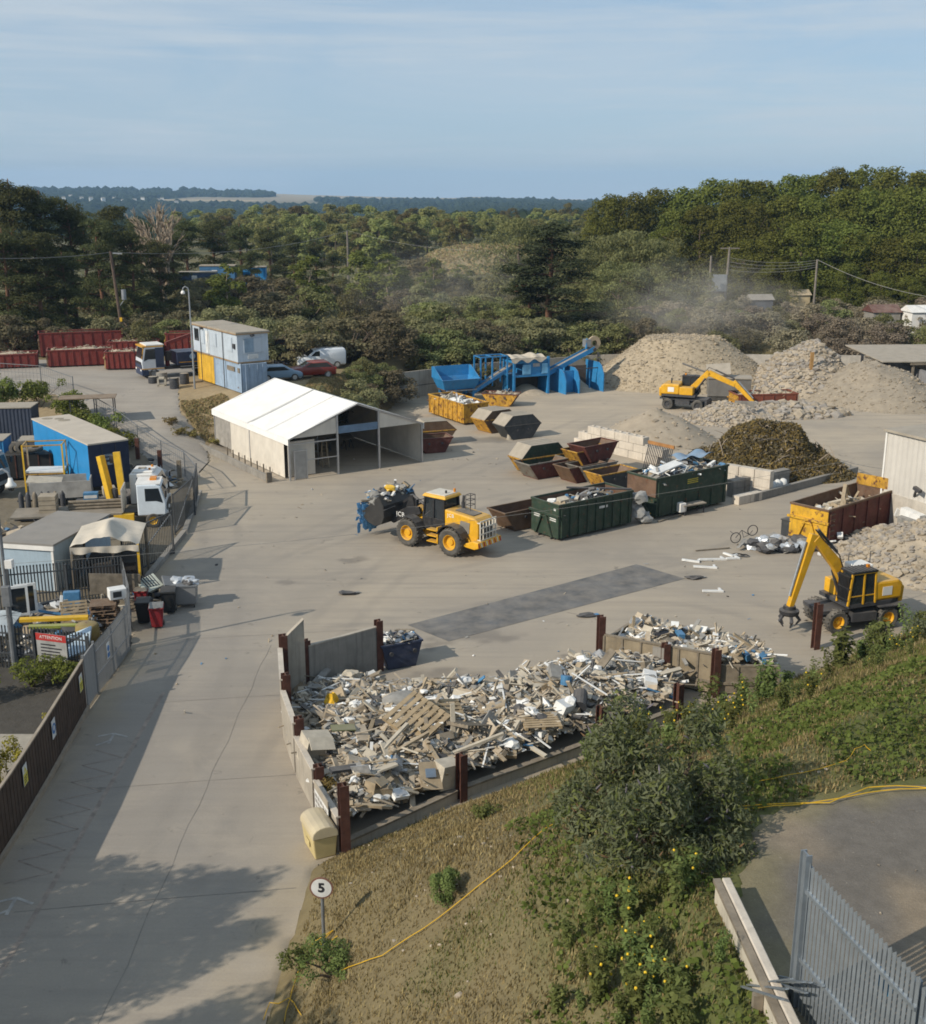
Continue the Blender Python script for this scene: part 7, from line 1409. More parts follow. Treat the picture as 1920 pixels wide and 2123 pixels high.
# ---------- waste bay: concrete panels between steel H posts ----------
def hpost(label,x,y,h,rz,z=0.0,grp='steel posts of the waste bays'):
    ox,oy=(.13,.05) if 'road side' in label else (0,0); r=thing('steel_post',label,'post',(x+ox,y+oy,z),rz,grp); mb=MB(); s=.15
    mb.b(-s,s,-s,-s+.03,-.3,h); mb.out('flange',rustm,r); mb=MB(); mb.b(-s,s,s-.03,s,-.3,h); mb.out('flange',rustm,r); mb=MB(); mb.b(-.015,.015,-s+.03,s-.03,-.3,h-.003); mb.out('web',rustm,r); return r
W1=[(-3.85,31.85),(-4.95,34.4),(-5.95,37.0),(-6.85,40.0),(-7.45,43.35)]; H1=[1.2,1.5,1.9,2.25]
PN=['nearest','second nearest','middle','second farthest','farthest']
for k in range(4):
    a=Vector((*W1[k],0)); b=Vector((*W1[k+1],0)); d=b-a; r=thing('bay_wall','concrete wall section along the road side of the waste bay, %s from camera'%['first','second','third','fourth'][k],'wall',a,math.atan2(d.y,d.x)); h=H1[k]; L=d.length
    n=2; 
    for q in range(n): mb=MB(); mb.b(.13,L-.13,-.07-.003*q,.07+.003*q,h*q/n,h*(q+1)/n-.012); mb.out('wall_panel',conc,r,bev=.012)
    mb=MB(); mb.b(.1,L-.1,-.1,.1,h,h+.06); mb.out('coping',lblock,r)
for k,(x,y) in enumerate(W1): hpost('rusty post on the road side of the waste bay, %s to the camera'%PN[k],x,y,[2.4,0,2.2,2.55,2.8][k] or 1.7,math.atan2(1.2,-.5)+math.pi/2)
B0=Vector((-7.45,43.4,0)); B1=Vector((-6.45,44.0,0)); B2=Vector((-3.65,46.25,0))
for a,b,lab,h in((B0,B1,'short return wall at the back left corner of the waste bay',2.5),(B1,B2,'tall grey concrete wall across the back of the waste bay',2.05)):
    d=b-a; r=thing('bay_wall',lab,'wall',a,math.atan2(d.y,d.x)); sl_=.75 if 'short' in lab else 0; mb=MB(); mb.prism([(.05,0),(d.length-.12,0),(d.length-.12,h+sl_),(.05,h)],'y',-.08,.08); mb.out('wall_panel',conc if sl_ else concd,r,bev=.012); mb=MB(); mb.prism([(.05,h),(d.length-.12,h+sl_),(d.length-.12,h+sl_+.05),(.05,h+.05)],'y',-.09,.09); mb.out('coping',conc,r)
hpost('rusty post at the corner of the tall back wall',B1.x-.05,B1.y+.1,2.3,.5); hpost('rusty brown post at the right end of the tall back wall',B2.x,B2.y,2.35,.5)
W2=[(-3.85,31.85),(-.15,35.25),(5.05,39.05),(8.4,41.6)]
for k in range(3):
    a=Vector((*W2[k],0)); b=Vector((*W2[k+1],0)); d=b-a; L=d.length; r=thing('bay_wall','low concrete wall between bank grass and waste, %s section'%['left','middle','right'][k],'wall',a,math.atan2(d.y,d.x)); mb=MB(); mb.b(.13,L-.13,-.09,.09,-.3,.34); mb.out('wall_panel',conc,r,bev=.012); mb=MB(); mb.b(.13,L-.13,-.12,.12,.34,.41); mb.out('coping',woodd,r)
for k in(1,2,3): x,y=W2[k]; hpost('rusty post on the grass side of the waste bay, %s from left'%ORD[k],x+.1,y-.1,[0,1.75,1.75,1.5][k],.65)
# the waste itself
BAY=[(-4.0,32.12),(-.28,35.4),(4.95,39.2),(8.6,42.2),(9.4,44.6),(7.6,46.9),(5.2,45.6),(2.8,44.9),(.6,43.2),(-1.0,43.9),(-2.6,43.6),(-4.4,45.3),(-6.6,44.5),(-7.2,43.2),(-6.65,40),(-5.75,37.1),(-4.75,34.6)]
def bayh(x,y):
    e=float(sdist(np.array([x]),np.array([y]),BAY)[0])
    if e<0: return -.05
    dw=-float(bank_s(x,y)[0]); wl=max(0,min(1,1.6-dw*.13)); n_=float(vnoise(x,y,1.7,15)); 
    return (.25+.95*wl*(.7+.6*n_))*min(1,.6+e*.3)+.25*float(vnoise(x+7,y,.7,6))*min(1,e)
mb=MB(); mb.m=5
gx=np.arange(-7.4,9.6,.28); gy=np.arange(32.2,47.2,.28); vs=[];ix={}
for j,y in enumerate(gy):
    for i,x in enumerate(gx):
        if inpoly(np.array([x]),np.array([y]),BAY)[0]: ix[(i,j)]=len(vs); vs.append((x,y,bayh(x,y)-.1))
fs=[(ix[(i,j)],ix[(i+1,j)],ix[(i+1,j+1)],ix[(i,j+1)]) for (i,j) in ix if (i+1,j) in ix and (i,j+1) in ix and (i+1,j+1) in ix]
mb.m=9; mb.add(vs,fs)
def bf():
    for _ in range(50):
        x=R.uniform(-7.3,9.4); y=R.uniform(32,47)
        if inpoly(np.array([x]),np.array([y]),BAY)[0] and float(sdist(np.array([x]),np.array([y]),BAY)[0])>.1: return Vector((x,y,bayh(x,y)+R.uniform(-.12,.1)))
debris(mb,bf,2400,.1,.36,[4,14,5,4,4,5,2,.6,9,14])
debris(mb,bf,1900,.05,.16,[3,10,3,4,2,3,2,.6,6,14])
debris(mb,bf,640,.32,.56,[3,16,4,2,5,2,1,.2,6,10])
def bf2():
    p=bf(); 
    return p
for _ in range(130):   # bags
    p=bf(); mb.m=R.choice((3,5,8,8,1,3)); mb.blob(p+Vector((0,0,.05)),R.uniform(.12,.3),1,.3,(1.2,.9,.65))
for _ in range(60):   # bent wire and hose
    p=bf(); mb.m=R.choice((2,5,6)); a_=R.uniform(0,6.28); mb.tube([p+Vector((math.cos(a_+k*.6)*.25*k,math.sin(a_+k*.5)*.22*k,.1+.16*math.sin(k*1.1))) for k in range(5)],.018,4)
for _ in range(150):   # fine sticks and laths
    p=bf(); mb.m=R.choice((0,2,3,9)); a_=R.uniform(0,6.28); d=Vector((math.cos(a_),math.sin(a_),R.uniform(-.25,.35)))*R.uniform(.4,1.1); mb.beam(p-d+Vector((0,0,.1)),p+d+Vector((0,0,.1)),.06,.03)
tag(mb.out('waste_heap',MIX),'mixed building waste of boards, boxes, sticks and plaster filling the bay','waste',kind='stuff')
bz=lambda x,y:Vector((x,y,bayh(x,y)))
def onbay(px,py):
    d=ray(px,py); t=30
    while t<60 and CAMZ+d[2]*t>bayh(d[0]*t,d[1]*t): t+=.1
    return Vector((d[0]*t,d[1]*t,CAMZ+d[2]*t))
pt=mat('pallet_wood',(.36,.27,.16),.9,0,.3,3,.2)
for i,(px,py,rz_,tx,ty,lab) in enumerate(((865,1505,.9,.35,-.25,'large slatted pallet lying on top of the bay waste'),(925,1495,.5,.5,.2,'tilted pallet right of the large slatted one'),(975,1520,.7,-.2,.3,'darker pallet sunk in the waste'),(1120,1512,.15,.0,.02,'flat pallet balanced near the right steel post'))):
    p=onbay(px,py)+Vector((0,0,.25)); q=pallet(lab,p,rz_,(tx,ty),None,pt if i!=2 else woodd); q.scale=(1.5,1.7,1.1) if i==0 else (1.15,1.2,1)
def bit(name,label,cat,px,py,fn,dz=.15,rz_=0,mats=None,smooth=False):
    mb=MB(); fn(mb); return tag(mb.out(name,mats,loc=onbay(px,py)+Vector((0,0,dz)),rz=rz_,smooth=smooth),label,cat)
bit('cushion','big grey stuffed cushion at the back of the bay waste','cushion',832,1462,lambda m:m.blob((0,0,0),.62,2,.05,(1.25,.9,.5)),.2,.4,[greyr],True)
bit('wall_board','tall pale board with a blue square stuck in the front of the waste','board',893,1625,lambda m:(m.box((0,0,0),(.75,.06,.95),(-.7,.1,.1)),setattr(m,'m',1),m.box((0,-.03,.12),(.35,.06,.3),(-.7,.1,.1))),.3,.2,[card,mat('blue_square',(.14,.2,.28),.6)])
bit('cardboard_box','large pale cardboard box leaning at the front post','box',925,1615,lambda m:m.box((0,0,0),(.8,.6,.9),(.1,.15,.2)),.2,.5,[pale])
bit('cardboard_box','large open pale box at the left wall of the waste bay','box',655,1570,lambda m:(m.box((0,0,0),(1.0,.8,1.0),(.15,.2,.3)),m.box((.2,-.5,.4),(.9,.5,.04),(.6,.2,.3))),.35,.2,[pale])
bit('cardboard_box','ochre cardboard box low in the front left of the waste','box',775,1640,lambda m:(m.box((0,0,0),(.55,.4,.4),(.1,.2,.2)),m.box((.1,-.28,.2),(.5,.3,.03),(.6,.1,.2))),.2,.9,[card])
bit('cardboard_box','tan cardboard box beside the ochre box','box',790,1645,lambda m:m.box((0,0,0),(.7,.35,.3),(.1,.1,.2)),.12,.1,[wood])
bit('white_tray','white plastic sink tray at the front of the waste','tray',828,1660,lambda m:(m.box((0,0,0),(.6,.4,.14),(.4,.2,.2)),setattr(m,'m',1),m.box((0,-.02,.06),(.45,.26,.06),(.4,.2,.2))),.25,.5,[plas,alu])
bit('white_toilet','broken white sink block near the right steel post','sink',1170,1480,lambda m:(m.box((0,0,0),(.7,.5,.35),(.3,.2,.5)),m.blob((.3,.1,.1),.25,1,.1)),.3,.4,[plas])
bit('grey_barrel','dark grey plastic drum lying near the right steel post','drum',1205,1470,lambda m:m.cyl((-.3,0,0),(.4,.15,.25),.28,n=14),.2,1.2,[dpl])
bit('green_board','olive green board lying in the left of the waste','board',712,1522,lambda m:m.box((0,0,0),(.85,.4,.05),(.1,.1,.1)),.25,.2,[mat('olive_board',(.16,.17,.08),.9)])
bit('yellow_bag','crumpled yellow bag at the back left of the waste','bag',688,1465,lambda m:m.blob((0,0,0),.28,1,.4,(.8,.8,1.1)),.25,0,[ypl])
bit('white_bucket','white and blue paint bucket on the right part of the waste','bucket',1172,1430,lambda m:m.cyl((0,0,0),(.05,.1,.35),.2,.23,14),.2,0,[bpl])
for i,(px,py,l,a1) in enumerate(((850,1560,1.6,.6),(905,1590,1.8,2.0),(760,1690,1.7,-.1),(990,1560,2.0,.3),(820,1545,1.5,1.0))): bit('timber_length','length of pale timber sticking out of the waste, %s'%('upper left','centre','lowest','right','middle')[i],'timber',px,py,lambda m:m.box((0,0,0),(l,.13,.09),(0,-.25 if i!=2 else .02,0)),.35,a1,[wood if i<3 else pale])
b_=onbay(690,1640); shrub('dry brown cut brush in the near left corner of the bay',b_-Vector((0,0,.2)),.7,.7,500,.14,gm1,.3,'brush','0' and 10,cat='brush')
# skip of foil behind the back wall
sp_=G(795,1388)+Vector((.55,.75,0)); r=skip('small dark blue skip of foil scrap behind the tall back wall',sp_,rad(25),mat('skip_navy',(.03,.04,.075),.6,0,.3,2,.3),mat('skip_navy_end',(.04,.055,.1),.6),L=1.9,Lb=1.3,W=1.3,H=1.15); load('scrap_load','wire and foil scrap heaped in the small dark blue skip','scrap',sp_,rad(25),1.7,1.15,1.0,.35,70,.12,.32,[0,2,1,4,0,3,9,2,3,0])
# second bay with timber walls
C0=Vector((6.1,46.0,0)); C1=Vector((10.5,43.75,0)); C2=Vector((13.0,43.6,0)); C3=Vector((8.1,48.9,0)); C4=Vector((12.9,46.4,0))
def twall(label,a,b,h,m,np_):
    d=b-a; L=d.length; r=thing('timber_wall',label,'wall',a,math.atan2(d.y,d.x)); 
    for k in range(np_): mb=MB(); mb.b(L*k/np_+.03,L*(k+1)/np_-.03,-.05-.002*(k%2),.05,.1,h-.02*(k%3)); mb.out('board_panel',m,r)
    mb=MB(); mb.b(0,L,-.07,.07,h,h+.07); mb.out('top_rail',woodd,r); mb=MB(); mb.b(0,L,-.12,-.06,.5,.62); mb.out('cross_rail',woodd,r)
    for k in range(np_+1): mb=MB(); mb.b(L*k/np_-.04,L*k/np_+.04,-.1,-.05,.1,h); mb.out('stud',woodd,r)
ob_=mat('old_board',(.27,.22,.15),.9,0,.25,1.5,.2,streak=.3)
twall('front timber board wall of the second waste bay',C0,C1,1.75,ob_,6); twall('low timber wall continuing into the weeds',C1,C2,1.3,woodd,3); twall('left timber wall of the second waste bay',C0,C3,1.5,ob_,3); twall('back timber wall of the second waste bay',C3,C4,1.35,woodd,5)
mb=MB(); mb.b(2.2,2.75,-.16,-.11,.3,1.7); tag(mb.out('grey_sheet',concd,loc=C0,rz=math.atan2(C1.y-C0.y,C1.x-C0.x)),'pale grey sheet hanging on the front timber wall','sheet')
hpost('tall rusty post at the left corner of the second bay',C0.x-.15,C0.y+.1,2.6,.3); hpost('rusty post midway along the front timber wall',8.5,44.6,1.95,.3); hpost('rusty post at the right end of the front timber wall',10.4,43.6,2.1,.3); hpost('rusty post standing alone near the sorting grab',*(G(1690,1345).xy),2.2,.3)
mb=MB(); B2_=[C0.xy,C1.xy,C2.xy,C4.xy,C3.xy]; B2_=[tuple(q) for q in B2_]
b2h=lambda x,y:1.0+.35*float(vnoise(x,y,1.3,4))+.25
mb.m=9; c_=sum((Vector((*q,0)) for q in B2_),Vector())/5; mb.add([(q[0],q[1],.9) for q in B2_]+[(c_.x,c_.y,1.5)],[(i,(i+1)%5,5) for i in range(5)])
def b2f():
    for _ in range(60):
        x=R.uniform(6,13); y=R.uniform(43.4,49)
        if inpoly(np.array([x]),np.array([y]),B2_)[0] and float(sdist(np.array([x]),np.array([y]),B2_)[0])>.25: return Vector((x,y,b2h(x,y)+R.uniform(-.1,.15)))
debris(mb,b2f,900,.14,.48,[3,11,2,7,3,4,3,.5,6,9]); tag(mb.out('waste_heap',MIX),'white and grey bagged waste filling the timber walled bay','waste',kind='stuff')
mb=MB(); mb.box((0,0,0),(1.1,.5,.22),(.1,.1,.2)); mb.m=1; mb.box((.5,0,.05),(.3,.52,.25),(.1,.1,.2)); p=YP(1385,1322,46.6); tag(mb.out('dark_case',[ink,bpl],loc=(p.x,p.y,1.5)),'dark case with a pale blue end on the timber bay waste','case')
# grit bin, site notice, speed sign
gb=mat('grit_cream',(.55,.45,.22),.65,0,.12,1.5,.3); r=thing('grit_bin','cream yellow grit bin with a domed lid beside the corner post','bin',(-4.3,32.3,0),math.atan2(2.4,-1.1)); r.scale=(1,1,1)
mb=MB(); mb.taper((-.62,.5,-.06,.62),(-.7,.55,-.1,.7),0,.75); mb.out('body',gb,r,bev=.04); mb=MB(); prof=[(-.12,.75),(-.12,.88)]+[(.3-.42*math.cos(t),.88+.26*math.sin(t)) for t in [math.pi*k/8 for k in range(1,8)]]+[(.72,.88),(.72,.75)]; mb.prism(prof,'x',-.74,.6); mb.out('lid',mat('grit_lid',(.52,.44,.29),.65,0,.12,1.5,.4),r,bev=.03); mb=MB(); mb.b(-.3,.1,.69,.71,.3,.5); mb.out('label_plate',gb,r)
a=Vector((-4.02,32.2,0)); d=Vector((-.4,.92,0)); r=thing('site_notice','white site notice with grey lettering on the road side bay wall','sign',a+d*1.0+Vector((-.15,-.06,.85)),math.atan2(d.y,d.x)-math.pi); mb=MB(); mb.b(-.75,.75,-.012,.012,-.62,.4); mb.out('board',sw,r); mb=MB(); mb.b(-.75,.75,-.014,.014,.41,.68); mb.out('header',roof,r); gi=mat('faded_ink',(.3,.28,.26),.7,dust=0)
for k in range(4):
    for q in range(5-k): mb=MB(); x=-.66+q*.27; mb.b(x,x+.2,-.018,-.013,.18-k*.2,.29-k*.2); mb.out('text_line',gi,r)
sp5=GT(672,1962); r=thing('speed_sign','round speed limit sign reading 5 on a grey post','sign',sp5,rad(-4)); th=YP(672,1838,sp5.y).z-sp5.z
mb=MB(); mb.cyl((0,0,-.1),(0,0,th-.2),.045,n=12); mb.out('post',gal,r); mb=MB(); mb.cyl((0,-.05,th),(0,-.07,th),.31,n=40); mb.out('disc',mat('sign_rim',(.2,.1,.07),.6,dust=0,var=.3),r); mb=MB(); mb.cyl((0,-.066,th),(0,-.076,th),.265,n=40); mb.out('face',sw,r); text('5',.36,ink,r,(0,-.08,th),(math.pi/2,0,0),bold=.014)
mb=MB(); mb.b(-.06,.06,-.06,.06,th-.15,th+.1); mb.out('clamp',gal,r)
# grass on the mound under the office and small far buildings
n=52000; x=NP.uniform(-27,-6,n); y=NP.uniform(90.5,108,n); ok=(sdist(x,y,YARD)<-.1)&(sdist(x,y,ROAD)<-.1)&~((x>-24.5)&(y>95.0+(x+18)*-1.3)&(x<-17))&((x>-14)|(y<99)); x,y=x[ok],y[ok]
V=cards(np.c_[x,y,hgt(x,y)+.08],rnd(len(x))+np.array([0,-1,.3]),.3,.25,.3); gdr=leafmat('mound_grass',(.2,.15,.075),(.3,.23,.12),.25,0)
tag(link('mound_grass',fmesh('mound_grass',V,[gdr,MC['olive_leaf']],NP.choice(2,len(x),p=[.8,.2]))),'dry grass on the mound below the site office','grass',kind='stuff')
n=9000; x=NP.uniform(-14,30,n); y=NP.uniform(236,335,n); V=cards(np.c_[x,y,hgt(x,y)+.3],rnd(n)+np.array([0,-.6,.8]),.9,.4,.5); tag(link('pale_grass',fmesh('pale_grass',V,[gdr,MC['olive_leaf']],NP.choice(2,n,p=[.72,.28]))),'pale rough grass slope between the woods in the middle','grass',kind='stuff')
def hut(label,px,py,y,w_,h,d_,mw,mr):
    p=YP(px,py,y); r=thing('hut',label,'hut',(p.x,p.y,hz(p.x,p.y)-.3),.1); h0=p.z-hz(p.x,p.y)+.3; mb=MB(); mb.b(0,w_,0,d_,0,max(1.5,h0)); mb.out('wall',mw,r); mb=MB(); h0=max(1.5,h0); mb.prism([(-.2,h0),(d_+.2,h0),(d_/2,h0+h)],'x',-.2,w_+.2); mb.out('roof',mr,r)
hut('dark hut with a red striped roof by the right wood',1812,648,148,3.6,.9,3,concd,mat('roof_maroon',(.12,.05,.04),.8)); hut('white roofed hut at the right edge below the wood',1892,648,146,4,.8,3,white,white); hut('small pale hut below the single pole',1640,612,162,2.8,.7,2.4,mat('hut_sand',(.5,.4,.24),.9),mat('hut_sand2',(.5,.4,.26),.9)); hut('small blue grey hut right of the twin pole',1560,622,160,3,.7,2.5,mat('hut_dark',(.1,.11,.13),.8),concd)
for k in range(16):
    a=-.37+.0085*k+R.uniform(-.004,.004); y=2650+R.uniform(-170,170); x=a*y*1.0; z=hz(x,y); r=thing('village_house','white house in the village on the far left hill','house',(x,y,z+6),R.uniform(0,1),'white houses on the far left hill'); mb=MB(); mb.b(-4,4,-3,3,-6,3); mb.out('wall',white,r); mb=MB(); mb.prism([(-3.2,3),(3.2,3),(0,5.4)],'x',-4.2,4.2); mb.out('roof',concd,r)
# ---------- bank: grass, weeds, bushes ----------
n=620000; x=NP.uniform(-5.2,30,n); y=NP.uniform(8,62,n); s_,t_=bank_s(x,y); dkd=sdist(x,y,DK)
ok=(s_>.1)&(t_>.05+.6*vnoise(x,y,.8,3))&(dkd<-.05)&(s_<20)&(y<t_*0+60); x,y,s_,t_,dkd=x[ok],y[ok],s_[ok],t_[ok],dkd[ok]
dens=vnoise(x,y,1.3,17)*.7+vnoise(x,y,.45,19)*.5; k=NP.random(len(x))<np.clip(dens*1.3+.1,.4,1); x,y,s_,t_,dkd=x[k],y[k],s_[k],t_[k],dkd[k]
z=hgt(x,y); a=NP.uniform(0,6.28,len(x)); hh=(.03+.09*NP.random(len(x))**2+.09*vnoise(x,y,1.1,18)**2)*(1+.5*(y>33)); ww=.012+.012*NP.random(len(x))
gr=vnoise(x,y,3.1,11); pgreen=np.clip((gr-.66)*4,0,.35)+sst(5.2,7.5,t_)*sst(4.5,8,t_)*.55*(vnoise(x,y,1.5,21)*.8+.2)+sst(18,26,y-6)*0
mi=np.where(NP.random(len(x))<pgreen,1,np.where(NP.random(len(x))<.45,2,0))
P=np.c_[x,y,z]; d=np.c_[np.cos(a),np.sin(a),0*a]; l=np.c_[-np.sin(a),np.cos(a),0*a]; ln=(NP.random((len(x),1))-.5)*1.4
V=np.stack([P-d*ww[:,None]-[0,0,.02],P+d*ww[:,None]-[0,0,.02],P+d*ww[:,None]*.6+l*ln*hh[:,None]*.4+np.c_[0*a,0*a,hh*.6],P+l*ln*hh[:,None]+np.c_[0*a,0*a,hh]],1).reshape(-1,3)
gs=leafmat('dry_grass',(.2,.16,.075),(.31,.25,.125),.25,0); gs2=leafmat('brown_grass',(.125,.095,.045),(.2,.15,.07),.2,0); gg=leafmat('green_grass',(.07,.09,.022),(.14,.15,.045),.3,0)
tag(link('bank_grass',fmesh('bank_grass',V,[gs,gg,gs2],mi)),'dry straw coloured grass covering the bank','grass',kind='stuff')
# low leafy ground cover towards the deck
n=60000; x=NP.uniform(0,26,n); y=NP.uniform(9,40,n); s_,t_=bank_s(x,y); dkd=sdist(x,y,DK)
f=vnoise(x,y,1.5,21)*.6+vnoise(x,y,.55,27)*.5; ok=(dkd<-.03)&(dkd>-7.5)&(t_>5.6+1.2*vnoise(x,y,1.1,77))&(f>.45+.05*np.abs(dkd)*(y<19)*.7)&(s_>2); x,y=x[ok],y[ok]
P=np.c_[x,y,hgt(x,y)+.02+.16*NP.random(len(x))]; V=cards(P,np.tile([0,0,1.],(len(x),1)),.13,.75,.7)
tag(link('ground_cover',fmesh('ground_cover',V,[leafmat('cover_leaf',(.06,.085,.018),(.12,.145,.04),.3,0)])),'low green leafy weeds creeping over the top of the bank','ground cover',kind='stuff')
n=7000; x=NP.uniform(-5,26,n); y=NP.uniform(10,50,n); s_,t_=bank_s(x,y); ok=(s_>.3)&(t_>.2)&(sdist(x,y,DK)<-.1)&(vnoise(x,y,2.0,51)>.5); x,y=x[ok],y[ok]; mb=MB()
for a,b in zip(x[:420],y[:420]): s=R.uniform(.015,.05)*(1 if R.random()<.97 else 1.8); mb.blob((a,b,hz(a,b)+s*.3),s,0,.3,(1.3,1,.7))
tag(mb.out('loose_stones',brick),'small pale stones scattered over the bank','stones',kind='stuff')
# weeds: upright stems with leaves and a few yellow flowers
wl=leafmat('weed_leaf',(.075,.098,.03),(.15,.17,.058),.35,.35); yf=mat('yellow_petal',(.75,.5,.03),.7,dust=0,var=.1); st=mat('green_stem',(.12,.12,.045),.9,dust=0); bud=leafmat('buddleia_leaf',(.06,.073,.034),(.14,.15,.085),.3,0); sp_m=mat('faded_flower',(.17,.15,.17),.95,dust=0,var=.3,scale=4); spb=mat('dead_flower',(.15,.09,.045),.95,dust=0,var=.3,scale=4)
def mkweed(h,nst,leaf,nl,fl):
    mb=MB(); P=[];Nn=[]; F=MB()
    for i in range(nst):
        a=R.uniform(0,6.28); q=R.uniform(.05,.35)*h*.7; hh=h*R.uniform(.65,1.05); e=Vector((math.cos(a)*q,math.sin(a)*q,hh)); m=Vector((e.x*.35,e.y*.35,hh*.5)); mb.tube([(math.cos(a)*.05,math.sin(a)*.05,-.05),m,e],[.014,.011,.005],4)
        for k in range(nl//nst):
            f=R.uniform(.12,1); p=m.lerp(e,f*2-1) if f>.5 else Vector((0,0,0)).lerp(m,f*2); b=R.uniform(0,6.28); dd=Vector((math.cos(b),math.sin(b),R.uniform(.0,.5))); p=p+dd*leaf*R.uniform(.35,.9); P.append(p[:]); Nn.append((dd.x*.3,dd.y*.3,1))
        for k in range(fl):
            p=e+Vector((R.gauss(0,.05),R.gauss(0,.05),-R.uniform(0,.35*h))); F.blob(p,.035,0,.2)
    V=cards(np.array(P),np.array(Nn),leaf,.42,.4); me=bpy.data.meshes.new('weed_stems'); me.from_pydata(mb.v,[],mb.f); me.materials.append(st)
    fm_=None
    if fl: fm_=bpy.data.meshes.new('weed_flowers'); fm_.from_pydata(F.v,[],F.f); fm_.materials.append(yf)
    return me,fmesh('weed_leaves',V,wl),fm_,h
WV=[mkweed(1.5,5,.17,300,0),mkweed(1.9,4,.18,260,0),mkweed(1.2,7,.14,380,1),mkweed(1.7,3,.2,170,0),mkweed(.9,8,.15,330,0)]
def weed(p,h,row,v=None,label=None):
    st_,lf_,fl_,H=WV[R.randrange(5) if v is None else v]; r=thing('tall_weed',label,'weed',p,R.uniform(0,6.28)); s=h/H; r.scale=(s,s,s); link('stems',st_,r); link('leaves',lf_,r)
    if fl_: tag(link('flowers',fl_,r),kind='stuff')
    if row: ROWS.append((row,p[0]/max(p[1],1),r))
def wrow(row,n,smin,smax,tmin,tmax,h0,h1):
    for _ in range(n):
        s=R.uniform(smin,smax); u=R.uniform(tmin,tmax); x=-3.9+.802*u+.598*s; y=31.85+.598*u-.802*s
        if inpoly(np.array([x]),np.array([y]),DK)[0]: continue
        weed((x,y,hz(x,y)-.03),R.uniform(h0,h1),row)
wrow(('leafy weed along the wall foot right of the waste bay','weeds along the foot of the bank'),12,.5,2.2,9.5,21,.7,1.9)
wrow(('tall weed on the bank below the timber walled bay','weeds on the middle of the bank'),14,1.8,4.6,13,25,.7,1.7)
wrow(('tall weed in the thicket by the near excavator','weeds by the near excavator'),16,1.2,4.5,22.5,33,.8,2.0)
wrow(('low weed on the upper bank above the waste bay','low weeds on the upper bank'),18,4,8.5,12,27,.5,1.1)
wrow(('broad leaved weed at the left edge of the buddleia','weeds around the buddleia'),22,3.0,8.5,6.0,11.5,.6,1.3)
for _ in range(64):
    x=R.uniform(1.5,4.5); y=R.uniform(12.5,18.8); 
    weed((x,y,hz(x,y)-.03),R.uniform(.5,1.1),('broad leaved green weed on the bank left of the deck kerb','weeds left of the deck kerb'))
for i in range(8):
    u=26+i*1.35; s=3.2+R.uniform(-.8,1.6); x=-3.9+.802*u+.598*s; y=31.85+.598*u-.802*s; shrub('loose green shrub on the bank crest near the excavator, %s from left'%ORD[i],(x,y,hz(x,y)-.2),1.0,R.uniform(.9,1.5),1700,.15,wl if i%3 else bud,.5)
# the big buddleia
bpz=GT(1322,1850); bx,by_=bpz.x+.4,bpz.y+1.0; r=thing('buddleia_bush','large dark green buddleia with faded purple flower spikes on the bank','bush',(bx,by_,hz(bx,by_)-.2))
L=[]
for _ in range(95):
    a=R.uniform(0,6.28); q=math.sqrt(R.random()); L.append((q*math.cos(a)*1.75+.1,q*math.sin(a)*1.7+.2,R.uniform(.2,1.15)*2.3*(1-.55*q*q)*(.8+.4*math.sin(a*3+1))+.1,R.uniform(.22,.62)))
V=lobecards(L,21000,.14,1.1,.3,.7,droop=.5); link('foliage',fmesh('foliage',V,[bud,wl],NP.choice(2,len(V)//4,p=[.78,.22])),r)
mb=MB()
for q in L[:40]: mb.tube([(R.uniform(-.2,.2),R.uniform(-.2,.2),0),(q[0]*.5,q[1]*.5,q[2]*.55),(q[0],q[1],q[2]+q[3]*.6)],[.04,.025,.01],4)
mb.out('stems',bark,r)
for m,nm,k in((sp_m,'flower_spikes',46),(spb,'dead_flower_spikes',60)):
    mb=MB()
    for _ in range(k):
        q=R.choice(L); d=Vector((R.gauss(0,1),R.gauss(0,1),R.uniform(.1,1))).normalized(); p=Vector(q[:3])+d*q[3]*1.02; e=(d+Vector((0,0,.35))).normalized(); mb.tube([p,p+e*.07,p+e*.17],[.014,.022,.005],5)
    tag(mb.out(nm,m,r),kind='stuff')
shrub('small round green bush alone on the dry grass',GT(920,1870),.42,.85,2200,.09,wl,.35); shrub('low dark green bush in the shade by the speed sign',GT(690,2020),.75,.7,2000,.09,wl,.45); shrub('small green tuft at the road edge left of the speed sign',GT(625,2000),.55,.5,1100,.09,wl,.4); shrub('green weed patch on the dry grass below the bay wall',GT(1000,1700),.4,.5,600,.1,wl,.5)
# ropes
rp=mat('yellow_rope',(.6,.36,.02),.7,dust=0,var=.15)
def rope(label,pts,r=.012):
    P=[GT(*p)+Vector((0,0,.07)) for p in pts]; Q=[]
    for a,b in zip(P[:-1],P[1:]):
        n=max(2,int((b-a).length/.35))
        for k in range(n): c=a.lerp(b,k/n); c.x+=R.uniform(-.03,.03); c.z=hz(c.x,c.y)+.07+R.uniform(0,.03); Q.append(c)
    Q.append(P[-1]); mb=MB(); mb.tube(Q,r,5); tag(mb.out('yellow_rope',rp),label,'rope')
rope('yellow rope climbing the dry bank from the sign to the buddleia',[(700,2022),(790,1990),(880,1930),(970,1860),(1060,1790),(1150,1712)])
rope('yellow rope lying across the edge of the asphalt deck, lower strand',[(1530,1685),(1640,1676),(1740,1664),(1830,1646),(1940,1640)]); rope('yellow rope lying across the edge of the asphalt deck, upper strand',[(1530,1680),(1640,1672),(1720,1672),(1800,1640),(1860,1636),(1940,1642)])
rope('thin yellow cord looping over the green ground cover',[(1510,1636),(1600,1622),(1700,1600),(1752,1585),(1775,1560),(1790,1552),(1805,1562)],.008)
